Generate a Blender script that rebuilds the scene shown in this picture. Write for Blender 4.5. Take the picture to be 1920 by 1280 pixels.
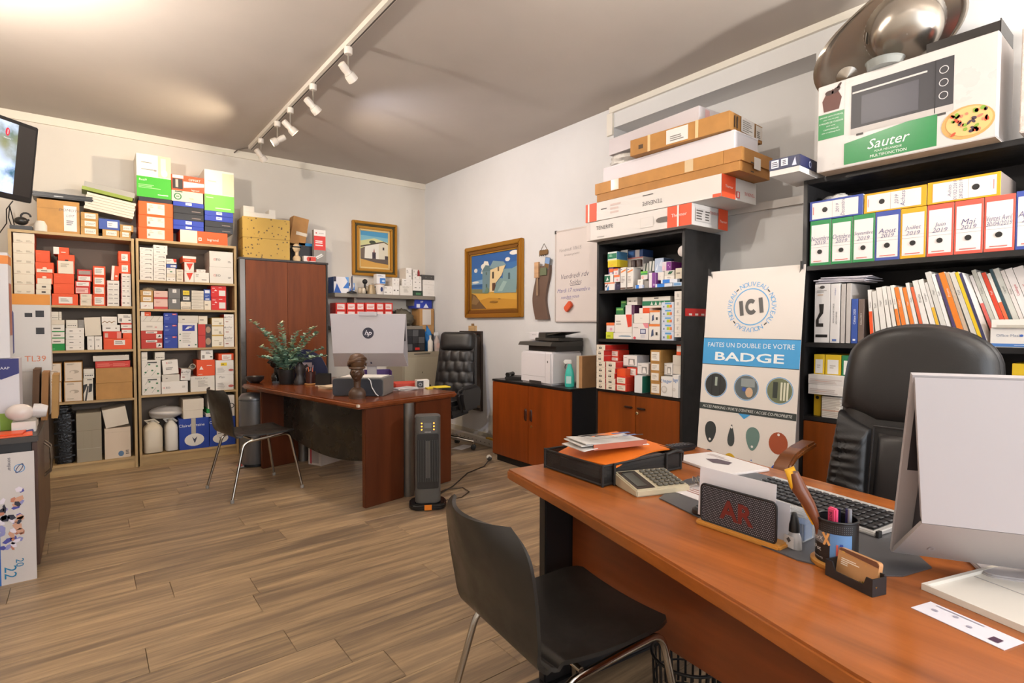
import bpy, bmesh, math, random
from mathutils import Vector, Matrix

# ------------------------------------------------------------------ camera, world, light, exposure
for o in list(bpy.data.objects): bpy.data.objects.remove(o, do_unlink=True)
SC = bpy.context.scene
COL = SC.collection
R = math.radians

# room frame in metres: camera stands at (0, 0), back wall y = 6.28, right wall x = 3.48, floor z = 0
WX, WY, LX, FY, H = 3.48, 6.28, -0.78, -2.4, 3.09
YAW, PIT, ROL = R(38.03), R(1.82), R(-0.138)
fw = Vector((math.sin(YAW)*math.cos(PIT), math.cos(YAW)*math.cos(PIT), -math.sin(PIT)))
ri = Vector((math.cos(YAW), -math.sin(YAW), 0)); dn = fw.cross(ri)
r2 = math.cos(ROL)*ri + math.sin(ROL)*dn
d2 = -math.sin(ROL)*ri + math.cos(ROL)*dn
cd = bpy.data.cameras.new('camera'); cd.sensor_width = 36; cd.lens = 1025/1920*36; cd.clip_start = .05
cam = bpy.data.objects.new('camera', cd); COL.objects.link(cam)
cam.matrix_world = Matrix(((r2.x, -d2.x, -fw.x, 0), (r2.y, -d2.y, -fw.y, 0), (r2.z, -d2.z, -fw.z, 1.3), (0, 0, 0, 1)))
SC.camera = cam
vs = SC.view_settings
vs.view_transform = 'Standard'; vs.look = 'None'; vs.gamma = 1; vs.use_curve_mapping = False
vs.exposure = 0.95
w = bpy.data.worlds.new('world'); SC.world = w; w.use_nodes = True
w.node_tree.nodes['Background'].inputs[0].default_value = (.80, .88, 1, 1)
w.node_tree.nodes['Background'].inputs[1].default_value = 1.0

def area(name, loc, rot, sx, sy, power, col):
    l = bpy.data.lights.new(name, 'AREA'); l.shape = 'RECTANGLE'; l.size = sx; l.size_y = sy
    l.energy = power; l.color = col
    o = bpy.data.objects.new(name, l); COL.objects.link(o); o.location = loc; o.rotation_euler = rot
    return o
# daylight from an assumed glazed shop front, unseen behind the camera
area('assumed_shopfront_daylight', (1.35, FY+.05, 1.55), (R(90), 0, 0), 3.9, 2.6, 44, (.9, .95, 1))
# fill light added under the ceiling over the camera, out of frame
area('front_ceiling_fill', (.75, -.6, H-.10), (0, 0, 0), 1.2, .6, 14, (1, .96, .92))

# ------------------------------------------------------------------ materials (all procedural)
MATS = {}
def lin(h):
    h = h.lstrip('#')
    if len(h) == 3: h = ''.join(c*2 for c in h)
    v = [int(h[i:i+2], 16)/255 for i in (0, 2, 4)]
    return tuple(c/12.92 if c <= .04045 else ((c+.055)/1.055)**2.4 for c in v)
def M(col, rough=.55, metal=0, kind='plain', scale=1.0, **k):
    key = (col, rough, metal, kind, scale, tuple(sorted(k.items())))
    if key in MATS: return MATS[key]
    m = bpy.data.materials.new('%s_%s' % (kind, col.lstrip('#'))); m.use_nodes = True
    nt = m.node_tree; N = nt.nodes; L = nt.links; b = N['Principled BSDF']
    c = lin(col); b.inputs['Base Color'].default_value = (*c, 1)
    b.inputs['Roughness'].default_value = rough; b.inputs['Metallic'].default_value = metal
    if 'emit' in k:
        b.inputs['Emission Color'].default_value = (*c, 1); b.inputs['Emission Strength'].default_value = k['emit']
    if 'alpha' in k: b.inputs['Alpha'].default_value = k['alpha']
    if 'trans' in k: b.inputs['Transmission Weight'].default_value = k['trans']; b.inputs['IOR'].default_value = 1.3
    if 'spec' in k: b.inputs['Specular IOR Level'].default_value = k['spec']
    def node(t, **kw):
        n = N.new(t)
        for a, v in kw.items(): setattr(n, a, v)
        return n
    def mix(f, a, bb, typ='MIX'):
        n = node('ShaderNodeMix', data_type='RGBA', blend_type=typ)
        for s, v in ((0, f), (6, a), (7, bb)):
            if hasattr(v, 'is_linked'): L.new(v, n.inputs[s])
            else: n.inputs[s].default_value = v if s == 0 else (*v, 1)
        return n.outputs[2]
    def ramp(src, p):
        n = node('ShaderNodeValToRGB'); L.new(src, n.inputs[0])
        e = n.color_ramp.elements
        while len(e) < len(p): e.new(.5)
        for q, (x, v) in zip(e, p): q.position = x; q.color = (v, v, v, 1) if not isinstance(v, tuple) else (*v, 1)
        return n.outputs[0]
    def noise(sc, det=4, vec=None, r=.55):
        n = node('ShaderNodeTexNoise'); n.inputs['Scale'].default_value = sc; n.inputs['Detail'].default_value = det
        n.inputs['Roughness'].default_value = r
        if vec is not None: L.new(vec, n.inputs['Vector'])
        return n.outputs[0]
    def coords(sx, sy, sz, rnd=False):
        t = node('ShaderNodeTexCoord'); mp = node('ShaderNodeMapping'); L.new(t.outputs['Object'], mp.inputs[0])
        mp.inputs['Scale'].default_value = (sx, sy, sz)
        if rnd:
            oi = node('ShaderNodeObjectInfo'); cm = node('ShaderNodeCombineXYZ')
            ml = node('ShaderNodeMath', operation='MULTIPLY'); ml.inputs[1].default_value = 37.0
            L.new(oi.outputs['Random'], ml.inputs[0])
            for i in range(3): L.new(ml.outputs[0], cm.inputs[i])
            L.new(cm.outputs[0], mp.inputs['Location'])
        return mp.outputs[0]
    def bump(src, s, d=.002):
        n = node('ShaderNodeBump'); n.inputs['Strength'].default_value = s; n.inputs['Distance'].default_value = d
        L.new(src, n.inputs['Height']); L.new(n.outputs[0], b.inputs['Normal'])
    mul = lambda f: tuple(min(1, x*f) for x in c)
    if kind == 'card':
        n = noise(9, 3, coords(1, 1, 1, True)); L.new(mix(ramp(n, [(.3, 0), (.75, 1)]), mul(.86), mul(1.08)), b.inputs['Base Color'])
        wv = node('ShaderNodeTexWave'); wv.inputs['Scale'].default_value = 60; L.new(coords(1, 0, 0), wv.inputs[0]); bump(wv.outputs[0], .12)
    elif kind in ('wood', 'woodz', 'woody'):
        s = {'wood': (1.2, 14, 14), 'woodz': (12, 12, 1.1), 'woody': (14, 1.2, 14)}[kind]
        v = coords(*[q*scale for q in s], True)
        n = noise(1.3, 6, v, .62); n2 = noise(5, 3, v)
        a = mix(ramp(n, [(.30, 0), (.72, 1)]), mul(.55), mul(1.22))
        L.new(mix(.22, a, mix(n2, mul(.5), mul(1.3))), b.inputs['Base Color']); bump(n2, .08)
    elif kind == 'plank':
        v = coords(1.3, 24, 4, True); v2 = coords(.9, 11, 2, True)
        n = noise(1.6, 8, v, .68); n2 = noise(1.5, 4, v2, .6)
        a = mix(ramp(n, [(.32, 0), (.5, .55), (.68, 1)]), lin('#62513f'), lin('#c6a880'))
        oi = node('ShaderNodeObjectInfo')
        a = mix(ramp(n2, [(.36, .85), (.58, 0)]), a, lin('#5a4b40'))
        a = mix(.3, a, mix(oi.outputs['Random'], lin('#8a7660'), lin('#bea280')))
        L.new(a, b.inputs['Base Color']); bump(n, .12)
    elif kind == 'leather':
        vo = node('ShaderNodeTexVoronoi'); vo.inputs['Scale'].default_value = 260; L.new(coords(1, 1, 1), vo.inputs[0]); bump(vo.outputs[0], .12, .001)
    elif kind == 'plaster':
        n = noise(.9, 5, coords(1, 1, 1)); L.new(mix(ramp(n, [(.3, 0), (.7, 1)]), mul(.92), mul(1.04)), b.inputs['Base Color'])
        bump(noise(90, 2, coords(1, 1, 1)), .05)
    elif kind == 'smudge':
        n = noise(6, 4, coords(1, 1, 1)); r = ramp(n, [(.35, max(.05, rough-.12)), (.7, min(1, rough+.18))]); L.new(r, b.inputs['Roughness'])
    elif kind == 'foil':
        bump(noise(55, 3, coords(1, 1, 1)), .8, .006)
    elif kind == 'screen':
        n = noise(5, 5, coords(1, 1, 1)); a = mix(ramp(n, [(.40, 0), (.55, 1)]), lin('#2c4a5a'), lin('#9fb0d8'))
        n2 = noise(2.2, 3, coords(1, 1, 1)); a = mix(ramp(n2, [(.45, 0), (.6, 1)]), a, lin('#5a5a36'))
        L.new(a, b.inputs['Base Color']); L.new(a, b.inputs['Emission Color']); b.inputs['Emission Strength'].default_value = 1.1
    elif kind == 'flower':
        vo = node('ShaderNodeTexVoronoi'); vo.inputs['Scale'].default_value = 26; L.new(coords(1, 1, 1), vo.inputs[0])
        n = noise(4, 4, coords(1, 1, 1))
        a = mix(ramp(vo.outputs[0], [(.16, 1), (.24, 0)]), mix(n, mul(.85), mul(1.1)), lin('#5c4420'))
        L.new(a, b.inputs['Base Color'])
    elif kind == 'mesh':
        pass
    MATS[key] = m
    return m

# ------------------------------------------------------------------ mesh helpers
class MB:
    """collects shapes into one mesh"""
    def __init__(s): s.v = []; s.f = []; s.m = []
    def add(s, vs, fs, m=0):
        n = len(s.v); s.v += [tuple(p) for p in vs]; s.f += [tuple(i+n for i in f) for f in fs]
        s.m += (m if isinstance(m, list) else [m]*len(fs)); return s
    def box(s, x0, x1, y0, y1, z0, z1, m=0):
        v = [(x0, y0, z0), (x1, y0, z0), (x1, y1, z0), (x0, y1, z0), (x0, y0, z1), (x1, y0, z1), (x1, y1, z1), (x0, y1, z1)]
        f = [(0, 1, 5, 4), (1, 2, 6, 5), (2, 3, 7, 6), (3, 0, 4, 7), (4, 5, 6, 7), (3, 2, 1, 0)]   # front right back left top bottom
        return s.add(v, f, m)
    def prism(s, poly, z0, z1, m=0, axis='z'):
        n = len(poly)
        mp = {'z': lambda a, b, c: (a, b, c), 'y': lambda a, b, c: (a, c, b), 'x': lambda a, b, c: (c, a, b)}[axis]
        v = [mp(a, b, z0) for a, b in poly]+[mp(a, b, z1) for a, b in poly]
        f = [tuple(range(n-1, -1, -1)), tuple(range(n, 2*n))]+[(i, (i+1) % n, n+(i+1) % n, n+i) for i in range(n)]
        return s.add(v, f, m)
    def tube(s, pts, r, n=10, m=0, closed=False):
        pts = [Vector(p) for p in pts]; k = len(pts); rr = r if isinstance(r, (list, tuple)) else [r]*k
        rings = []; up = None
        for i, p in enumerate(pts):
            if closed: t = pts[(i+1) % k]-pts[i-1]
            else: t = pts[min(i+1, k-1)]-pts[max(i-1, 0)]
            t.normalize()
            if up is None:
                up = Vector((0, 0, 1)) if abs(t.z) < .9 else Vector((1, 0, 0))
            a = t.cross(up)
            if a.length < 1e-5: a = t.cross(Vector((.3, .9, .1)))
            a.normalize(); b = a.cross(t).normalized(); up = b
            rings.append([p+rr[i]*(math.cos(2*math.pi*j/n)*a+math.sin(2*math.pi*j/n)*b) for j in range(n)])
        v = [q for g in rings for q in g]; f = []
        for i in range(k if closed else k-1):
            i2 = (i+1) % k
            f += [(i*n+j, i*n+(j+1) % n, i2*n+(j+1) % n, i2*n+j) for j in range(n)]
        if not closed: f += [tuple(range(n-1, -1, -1)), tuple((k-1)*n+j for j in range(n))]
        return s.add(v, f, m)
    def lathe(s, prof, n=24, m=0, c=(0, 0, 0), sx=1, sy=1):
        v = []; k = len(prof)
        for r, z in prof: v += [(c[0]+sx*r*math.cos(2*math.pi*j/n), c[1]+sy*r*math.sin(2*math.pi*j/n), c[2]+z) for j in range(n)]
        f = [(i*n+j, i*n+(j+1) % n, (i+1)*n+(j+1) % n, (i+1)*n+j) for i in range(k-1) for j in range(n)]
        f += [tuple(range(n-1, -1, -1)), tuple((k-1)*n+j for j in range(n))]
        return s.add(v, f, m)
    def grid(s, fn, nu, nv, m=0, wrap=False):
        v = [fn(i/nu if wrap else i/(nu-1), j/(nv-1)) for j in range(nv) for i in range(nu)]
        f = [(j*nu+i, j*nu+(i+1) % nu, (j+1)*nu+(i+1) % nu, (j+1)*nu+i) for j in range(nv-1) for i in range(nu if wrap else nu-1)]
        return s.add(v, f, m)
    def shell(s, fn, nu, nv, t, m=0):
        """thick sheet from a parametric surface"""
        P = [[Vector(fn(i/(nu-1), j/(nv-1))) for i in range(nu)] for j in range(nv)]
        def nrm(i, j):
            a = P[j][min(i+1, nu-1)]-P[j][max(i-1, 0)]; b = P[min(j+1, nv-1)][i]-P[max(j-1, 0)][i]
            n = a.cross(b); return n.normalized() if n.length > 1e-9 else Vector((0, 0, 1))
        top = [P[j][i]+nrm(i, j)*t/2 for j in range(nv) for i in range(nu)]
        bot = [P[j][i]-nrm(i, j)*t/2 for j in range(nv) for i in range(nu)]
        n = nu*nv; f = []
        for j in range(nv-1):
            for i in range(nu-1):
                a = j*nu+i; f += [(a, a+1, a+nu+1, a+nu), (n+a, n+a+nu, n+a+nu+1, n+a+1)]
        edge = [i for i in range(nu)]+[j*nu+nu-1 for j in range(1, nv)]+[(nv-1)*nu+i for i in range(nu-2, -1, -1)]+[j*nu for j in range(nv-2, 0, -1)]
        for a, b in zip(edge, edge[1:]+edge[:1]): f.append((a, n+a, n+b, b))
        return s.add(top+bot, f, m)
    def pillow(s, poly, y0, bulge, thick, m=0, rings=7, disp=None):
        """padded panel in the x-z plane, bulging towards +y"""
        cx = sum(p[0] for p in poly)/len(poly); cz = sum(p[1] for p in poly)/len(poly); n = len(poly); v = []
        v += [(x, y0-thick, z) for x, z in poly]
        for k in range(rings+1):
            q = 1-k/(rings+.35)
            for x, z in poly:
                X, Z = cx+(x-cx)*q, cz+(z-cz)*q; e = (1-q**5)
                y = y0+bulge*(1-q**4)**.5 if k else y0
                if disp and k: y += disp(X, Z)*min(1, e*1.2)
                v.append((X, y, Z))
        f = [(r*n+j, r*n+(j+1) % n, (r+1)*n+(j+1) % n, (r+1)*n+j) for r in range(rings+1) for j in range(n)]
        f += [tuple(range(n-1, -1, -1)), tuple((rings+1)*n+j for j in range(n))]
        return s.add(v, f, m)
    def ribbon(s, path, t, x0, x1, m=0):
        """band of thickness t following a path in the y-z plane, from x0 to x1"""
        P = [Vector(p) for p in path]; k = len(P); A = []; B = []
        for i, p in enumerate(P):
            d = (P[min(i+1, k-1)]-P[max(i-1, 0)]).normalized(); n = Vector((-d.y, d.x)); A.append(p+n*t/2); B.append(p-n*t/2)
        v = [(x, q.x, q.y) for q in A+B for x in (x0, x1)]; f = []
        for i in range(k-1):
            a, b = 2*i, 2*(k+i); f += [(a, a+1, a+3, a+2), (b, b+2, b+3, b+1), (a, a+2, b+2, b), (a+1, b+1, b+3, a+3)]
        f += [(0, 2*k, 2*k+1, 1), (2*k-2, 2*k-1, 4*k-1, 4*k-2)]
        return s.add(v, f, m)
    def ball(s, c, r, n=16, m=0, sc=(1, 1, 1)):
        return s.lathe([(max(1e-4, r*math.sin(math.pi*i/(n//2)))*1, -r*math.cos(math.pi*i/(n//2))*sc[2]) for i in range(n//2+1)], n, m, c, sc[0], sc[1])
    def xf(s, mat, start=0):
        s.v[start:] = [tuple(mat @ Vector(p)) for p in s.v[start:]]; return s
    def build(s, name, mats, parent=None, smooth=None, loc=None, rot=None, bevel=0, seg=2):
        me = bpy.data.meshes.new(name); me.from_pydata(s.v, [], s.f)
        mats = mats if isinstance(mats, (list, tuple)) else [mats]
        for m in mats: me.materials.append(m)
        if any(s.m): me.polygons.foreach_set('material_index', s.m)
        bm = bmesh.new(); bm.from_mesh(me); bmesh.ops.recalc_face_normals(bm, faces=bm.faces)
        if bevel:
            es = [e for e in bm.edges if len(e.link_faces) == 2 and e.calc_face_angle(0) > .5]
            bmesh.ops.bevel(bm, geom=es, offset=bevel, segments=seg, affect='EDGES', clamp_overlap=True)
        bm.to_mesh(me); bm.free()
        if smooth or bevel:
            me.polygons.foreach_set('use_smooth', [True]*len(me.polygons)); me.set_sharp_from_angle(angle=R(smooth if smooth else 40))
        o = bpy.data.objects.new(name, me); COL.objects.link(o)
        if parent: o.parent = parent
        if loc is not None: o.location = loc
        if rot is not None: o.rotation_euler = rot
        return o

def tag(o, label=None, cat=None, group=None, kind=None):
    if label: o['label'] = label
    if cat: o['category'] = cat
    if group: o['group'] = group
    if kind: o['kind'] = kind
    return o
def thing(name, label, cat, loc=(0, 0, 0), rz=0, group=None):
    o = bpy.data.objects.new(name, None); COL.objects.link(o); o.empty_display_size = .05
    o.location = loc; o.rotation_euler = (0, 0, R(rz)); return tag(o, label, cat, group)
def struct(o): o['kind'] = 'structure'; return o
def bx(name, mat, parent, x0, x1, y0, y1, z0, z1, bevel=0):
    return MB().box(x0, x1, y0, y1, z0, z1).build(name, mat, parent, bevel=bevel)
def copy_tree(o, parent=None):
    c = o.copy(); COL.objects.link(c); c.parent = parent
    for ch in list(o.children): copy_tree(ch, c)
    return c
def arc(cx, cy, r, a0, a1, n): return [(cx+r*math.cos(R(a0+(a1-a0)*i/n)), cy+r*math.sin(R(a0+(a1-a0)*i/n))) for i in range(n+1)]
def rrect(x0, y0, x1, y1, r, n=4):
    return arc(x1-r, y0+r, r, -90, 0, n)+arc(x1-r, y1-r, r, 0, 90, n)+arc(x0+r, y1-r, r, 90, 180, n)+arc(x0+r, y0+r, r, 180, 270, n)

# lettering as flat mesh
TXT = {}
def text2d(s, shear=0, thin=0):
    k = (s, shear, thin)
    if k not in TXT:
        c = bpy.data.curves.new('t', 'FONT'); c.body = s; c.size = 1; c.shear = shear; c.resolution_u = 2; c.offset = thin
        o = bpy.data.objects.new('t', c); me = bpy.data.meshes.new_from_object(o)
        v = [(p.co.x, p.co.y) for p in me.vertices]; f = [tuple(q.vertices) for q in me.polygons]
        bpy.data.objects.remove(o); bpy.data.curves.remove(c); bpy.data.meshes.remove(me)
        if not v: v = [(0, 0), (1, 0), (1, 1)]; f = [(0, 1, 2)]
        x0 = min(p[0] for p in v); x1 = max(p[0] for p in v); y0 = min(p[1] for p in v); y1 = max(p[1] for p in v)
        TXT[k] = ([((a-(x0+x1)/2)/(y1-y0), (b-(y0+y1)/2)/(y1-y0)) for a, b in v], f, (x1-x0)/(y1-y0))
    return TXT[k]
EPS = .0009
def flat(parent, name, col, polys, face, eps=EPS, rough=.5, **k):
    """thin printed piece: 2-D polygons (metres on the face) mapped by face(a, b, e) to the parent's frame"""
    mb = MB()
    for vs, fs in polys: mb.add([face(a, b, eps) for a, b in vs], fs)
    return mb.build(name, M(col, rough, **k) if isinstance(col, str) else col, parent)
def q(a0, b0, a1, b1): return ([(a0, b0), (a1, b0), (a1, b1), (a0, b1)], [(0, 1, 2, 3)])
def ell(cx, cy, rx, ry, n=20, rot=0):
    cr, sr = math.cos(rot), math.sin(rot); P = [(rx*math.cos(2*math.pi*i/n), ry*math.sin(2*math.pi*i/n)) for i in range(n)]
    return ([(cx+x*cr-y*sr, cy+x*sr+y*cr) for x, y in P], [tuple(range(n))])
def ring(cx, cy, r0, r1, n=40, a0=0, a1=360):
    A = [R(a0+(a1-a0)*i/n) for i in range(n+1)]
    v = [(cx+r0*math.cos(t), cy+r0*math.sin(t)) for t in A]+[(cx+r1*math.cos(t), cy+r1*math.sin(t)) for t in A]
    return (v, [(i, i+1, n+2+i, n+1+i) for i in range(n)])
def txt(s, cx, cy, h, wmax=None, rot=0, shear=0, thin=0, wfix=None):
    v, f, wd = text2d(s, shear, thin)
    sx = h
    if wmax and wd*h > wmax: sx = wmax/wd
    if wfix: sx = wfix/wd
    cr, sr = math.cos(rot), math.sin(rot)
    return ([(cx+x*sx*cr-y*h*sr, cy+x*sx*sr+y*h*cr) for x, y in v], f)
def faces_of(w_, d_, h_):
    return {'f': (lambda a, b, e: (a-w_/2, -e, b), w_, h_), 'r': (lambda a, b, e: (w_/2+e, a, b), d_, h_),
            'l': (lambda a, b, e: (-w_/2-e, d_-a, b), d_, h_), 't': (lambda a, b, e: (a-w_/2, b, h_+e), w_, d_)}
def decorate(o, spec, w_, d_, h_):
    """spec: pieces split by | ; F: face letter prefix with >, default front"""
    F = faces_of(w_, d_, h_)
    lay = 1
    for it in spec.split('|'):
        if not it: continue
        fc = 'f'
        if it[0] in '>^<': fc = {'>': 'r', '^': 't', '<': 'l'}[it[0]]; it = it[1:]
        fn, W, Hh = F[fc]; kd, rest = it.split(':', 1); p = rest.split(','); e = EPS*(.6+.5*lay); lay += 1
        g = lambda i: float(p[i])
        if kd == 'R': flat(o, 'label', p[4], [q(g(0)*W, g(1)*Hh, g(2)*W, g(3)*Hh)], fn, e)
        elif kd == 'E': flat(o, 'print', p[4], [ell(g(0)*W, g(1)*Hh, g(2)*min(W, Hh), g(3)*min(W, Hh))], fn, e)
        elif kd == 'P':   # block of fine print lines
            n = int(g(4)); rnd = random.Random(int(W*1e4)+n); L = []
            for i in range(n):
                b0 = g(1)+(g(3)-g(1))*(i+.25)/n; b1 = g(1)+(g(3)-g(1))*(i+.75)/n
                L.append(q(g(0)*W, b0*Hh, (g(0)+(g(2)-g(0))*rnd.uniform(.55, 1))*W, b1*Hh))
            flat(o, 'print', p[5], L, fn, e)
        elif kd == 'D':   # row of dots
            n = int(g(4)); r = min(W, Hh)*g(3)
            flat(o, 'print', p[5], [ell((g(0)+(g(2)-g(0))*(i+.5)/n)*W, g(1)*Hh, r, r, 8) for i in range(n)], fn, e)
        elif kd == 'G':
            L = [(float(p[i])*W, float(p[i+1])*Hh) for i in range(0, len(p)-1, 2)]
            flat(o, 'print', p[-1], [(L, [tuple(range(len(L)))])], fn, e)
        elif kd == 'T': flat(o, 'lettering', p[4], [txt(p[0], g(1)*W, g(2)*Hh, g(3)*Hh, W*.92)], fn, e)
        elif kd == 'I': flat(o, 'lettering', p[4], [txt(p[0], g(1)*W, g(2)*Hh, g(3)*Hh, W*.84, 0, .25, -.012)], fn, e)
        elif kd == 'V': flat(o, 'lettering', p[4], [txt(p[0], g(1)*W, g(2)*Hh, g(3)*W, Hh*.9, math.pi/2)], fn, e)
        elif kd == 'v': flat(o, 'lettering', p[4], [txt(p[0], g(1)*W, g(2)*Hh, g(3)*W, Hh*.84, math.pi/2, .25, -.012)], fn, e)
# ------------------------------------------------------------------ room shell
WALL = M('#d9d3c8', .9, kind='plaster'); TRIMM = M('#e2ddd2', .6)
fl = struct(MB().box(LX-.1, WX+.1, FY-.1, WY+.1, -.06, -.012).build('floor', M('#4a3d30', .9)))
tag(fl, 'brown wood-look plank floor of the office')
PLK = M('#96785a', .42, kind='plank')
def plank_mesh(L):
    return MB().box(0, L, .0012, .1988, -.012, 0).build('plank', PLK, fl, bevel=.0015, seg=1)
pm = {}
rnd = random.Random(4)
row = 0; y = FY
fixed = {2.8: .645, 3.8: .795, 3.2: .18, 2.4: .17}
while y < WY-.001:
    yy = round(y, 2); off = fixed.get(yy, None)
    x = (off-1.25*2) if off is not None else LX-.05-rnd.random()*1.2
    while x < WX:
        x0, x1 = max(x, LX), min(x+1.25, WX)
        L = round(x1-x0, 3)
        if L > .02:
            if L in pm:
                o = pm[L].copy(); COL.objects.link(o); o.parent = fl
            else: o = pm[L] = plank_mesh(L-.0015)
            o.location = (x0, y, 0)
            if y+.2 > WY: o.scale = (1, (WY-y)/.2, 1)
        x += 1.25
    y += .2
struct(MB().box(LX-.1, WX+.3, FY-.1, WY+.1, H, H+.1).build('ceiling', M('#b8afa6', .95, kind='plaster')))
struct(MB().box(LX-.1, WX+.1, WY, WY+.1, 0, H).build('wall_back', M('#d8d1c6', .9, kind='plaster')))
struct(MB().box(LX-.1, LX, FY, WY, 0, H).build('wall_left', M('#d8d1c6', .9, kind='plaster')))
# right wall with the tall recess above the bookcases
NY0, NY1, NZ0, NZ1, ND = 1.50, 3.09, 2.09, 2.925, .22
mb = MB()
mb.box(WX, WX+.1, FY, NY0, 0, H); mb.box(WX, WX+.1, NY1, WY, 0, H); mb.box(WX, WX+.1, NY0, NY1, 0, NZ0); mb.box(WX, WX+.1, NY0, NY1, NZ1, H)
mb.box(WX+ND, WX+ND+.05, NY0-.05, NY1+.05, NZ0-.05, NZ1+.05)
mb.box(WX+.1, WX+ND, NY0-.05, NY0, NZ0-.05, NZ1+.05); mb.box(WX+.1, WX+ND, NY1, NY1+.05, NZ0-.05, NZ1+.05)
mb.box(WX+.1, WX+ND, NY0, NY1, NZ1, NZ1+.05); mb.box(WX+.1, WX+ND, NY0, NY1, NZ0-.05, NZ0)
struct(mb.build('wall_right', M('#d6d6d6', .9, kind='plaster')))
struct(MB().box(WX-.025, WX, FY, NY1+.03, H-.045, H).build('trim_1', TRIMM))
struct(MB().box(WX-.02, WX, NY1+.0, NY1+.06, NZ1-.06, H-.045).build('trim_2', TRIMM))
struct(MB().box(WX-.018, WX, NY0-.1, NY1+.1, NZ0-.05, NZ0).build('trim_3', M('#c9c7c4', .6)))
struct(MB().box(LX, WX, WY-.02, WY, H-.07, H).build('trim_4', M('#e0d8c8', .6)))
struct(MB().box(WX-.015, WX, 4.24, WY, 0, .10).build('baseboard_right', M('#c9c2b4', .6)))
struct(MB().box(2.2, WX, WY-.015, WY, 0, .10).build('baseboard_back', M('#c9c2b4', .6)))
# assumed shop front, unseen behind the camera: wall with glazed opening for daylight
mb = MB(); mb.box(LX-.1, -.6, FY-.1, FY, 0, H); mb.box(3.3, WX+.1, FY-.1, FY, 0, H); mb.box(-.6, 3.3, FY-.1, FY, 0, .25); mb.box(-.6, 3.3, FY-.1, FY, 2.85, H)
struct(mb.build('wall_front', WALL))
wf = struct(MB().box(-.6, -.54, FY-.08, FY-.02, .25, 2.85).box(3.24, 3.3, FY-.08, FY-.02, .25, 2.85).box(-.54, 3.24, FY-.08, FY-.02, .25, .31).box(-.54, 3.24, FY-.08, FY-.02, 2.79, 2.85).box(1.3, 1.36, FY-.08, FY-.02, .31, 2.79).build('assumed_window_1', M('#3a3a3c', .4)))
for a, b in ((-.54, 1.3), (1.36, 3.24)): bx('pane', M('#ffffff', .02, trans=1.0), wf, a, b, FY-.055, FY-.045, .31, 2.79)

# ------------------------------------------------------------------ track lighting on the ceiling
tr = thing('track_light_rail', 'white ceiling track rail running towards the back wall', 'light rail', (1.35, 0, H))
bx('rail', M('#d8d0c4', .4), tr, -.018, .018, 1.0, 6.02, -.035, 0)
bx('slot', M('#4a443e', .6), tr, .004, .013, 1.0, 6.02, -.0365, -.034)
mb = MB().tube([(0, 6.02, -.02), (-.03, 6.1, -.01), (-.08, 6.2, -.012), (-.1, 6.255, -.03)], .006, 8); mb.build('feed_cable', M('#6a6058', .5), tr, 60)
SPW = M('#d6cdc2', .35)
def spot(y, az, tilt, lit, label):
    t = thing('track_spotlight', label, 'spotlight', (1.35, y, H-.0372), 0, 'track spotlights on the ceiling rail')
    MB().lathe([(.022, -.045), (.026, -.04), (.026, -.004), (.02, 0)], 16).build('adapter', SPW, t, 40)
    MB().tube([(0, 0, -.045), (0, 0, -.135)], .005, 8).build('stem', M('#b0a89c', .3, .6), t, 60)
    d = Vector((math.sin(R(az))*math.cos(R(tilt)), math.cos(R(az))*math.cos(R(tilt)), -math.sin(R(tilt))))
    c = Vector((0, 0, -.165)); rot = d.to_track_quat('Z', 'Y').to_matrix().to_4x4(); rot.translation = c
    hd = MB().lathe([(.012, -.075), (.024, -.07), (.026, -.03), (.022, -.01), (.034, .012), (.036, .05), (.031, .05), (.028, .036)], 20).xf(rot).build('lamp_head', SPW, t, 40)
    MB().lathe([(.028, .0), (.03, .012)], 20).xf(rot).build('clip_ring', M('#8f867a', .3, .5), hd, 40)
    col = lit[0] if lit else '#cfc8bc'
    MB().lathe([(.001, .034), (.027, .036), (.027, .042), (.001, .045)], 20).xf(rot).build('lens', M(col, .3, emit=lit[1]) if lit else M(col, .15), t, 60)
    if lit and lit[2]:
        l = bpy.data.lights.new('spot_beam', 'SPOT'); l.energy = lit[2]; l.color = lin(lit[0]); l.spot_size = R(lit[3]); l.spot_blend = .7; l.shadow_soft_size = .03
        lo = bpy.data.objects.new('spot_beam', l); COL.objects.link(lo); lo.parent = t; lo.location = c+d*.055; lo.rotation_euler = d.to_track_quat('-Z', 'Y').to_euler()
spot(3.42, 70, 35, None, 'unlit track spotlight nearest the camera on the ceiling rail')
spot(4.10, 80, 38, ('#e8eaff', 12, 34, 150), 'cool white lit track spotlight, second from the camera')
spot(4.66, 95, 42, ('#ffe2b8', 16, 34, 150), 'brightest warm lit track spotlight in the middle of the rail')
spot(5.04, -75, 32, ('#ffe8c8', 9, 36, 150), 'warm lit track spotlight turned towards the wooden racks')
spot(5.60, 60, 38, None, 'unlit track spotlight closest to the back wall')
# two spots added to the rail, unseen, to brighten the left and right sides
spot(2.2, -70, 12, ('#fff0dc', 9, 15, 150), 'added warm lit track spotlight turned left, unseen overhead')
spot(1.5, 75, 20, ('#fff4e6', 9, 25, 150), 'added white lit track spotlight turned right, unseen overhead')

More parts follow.
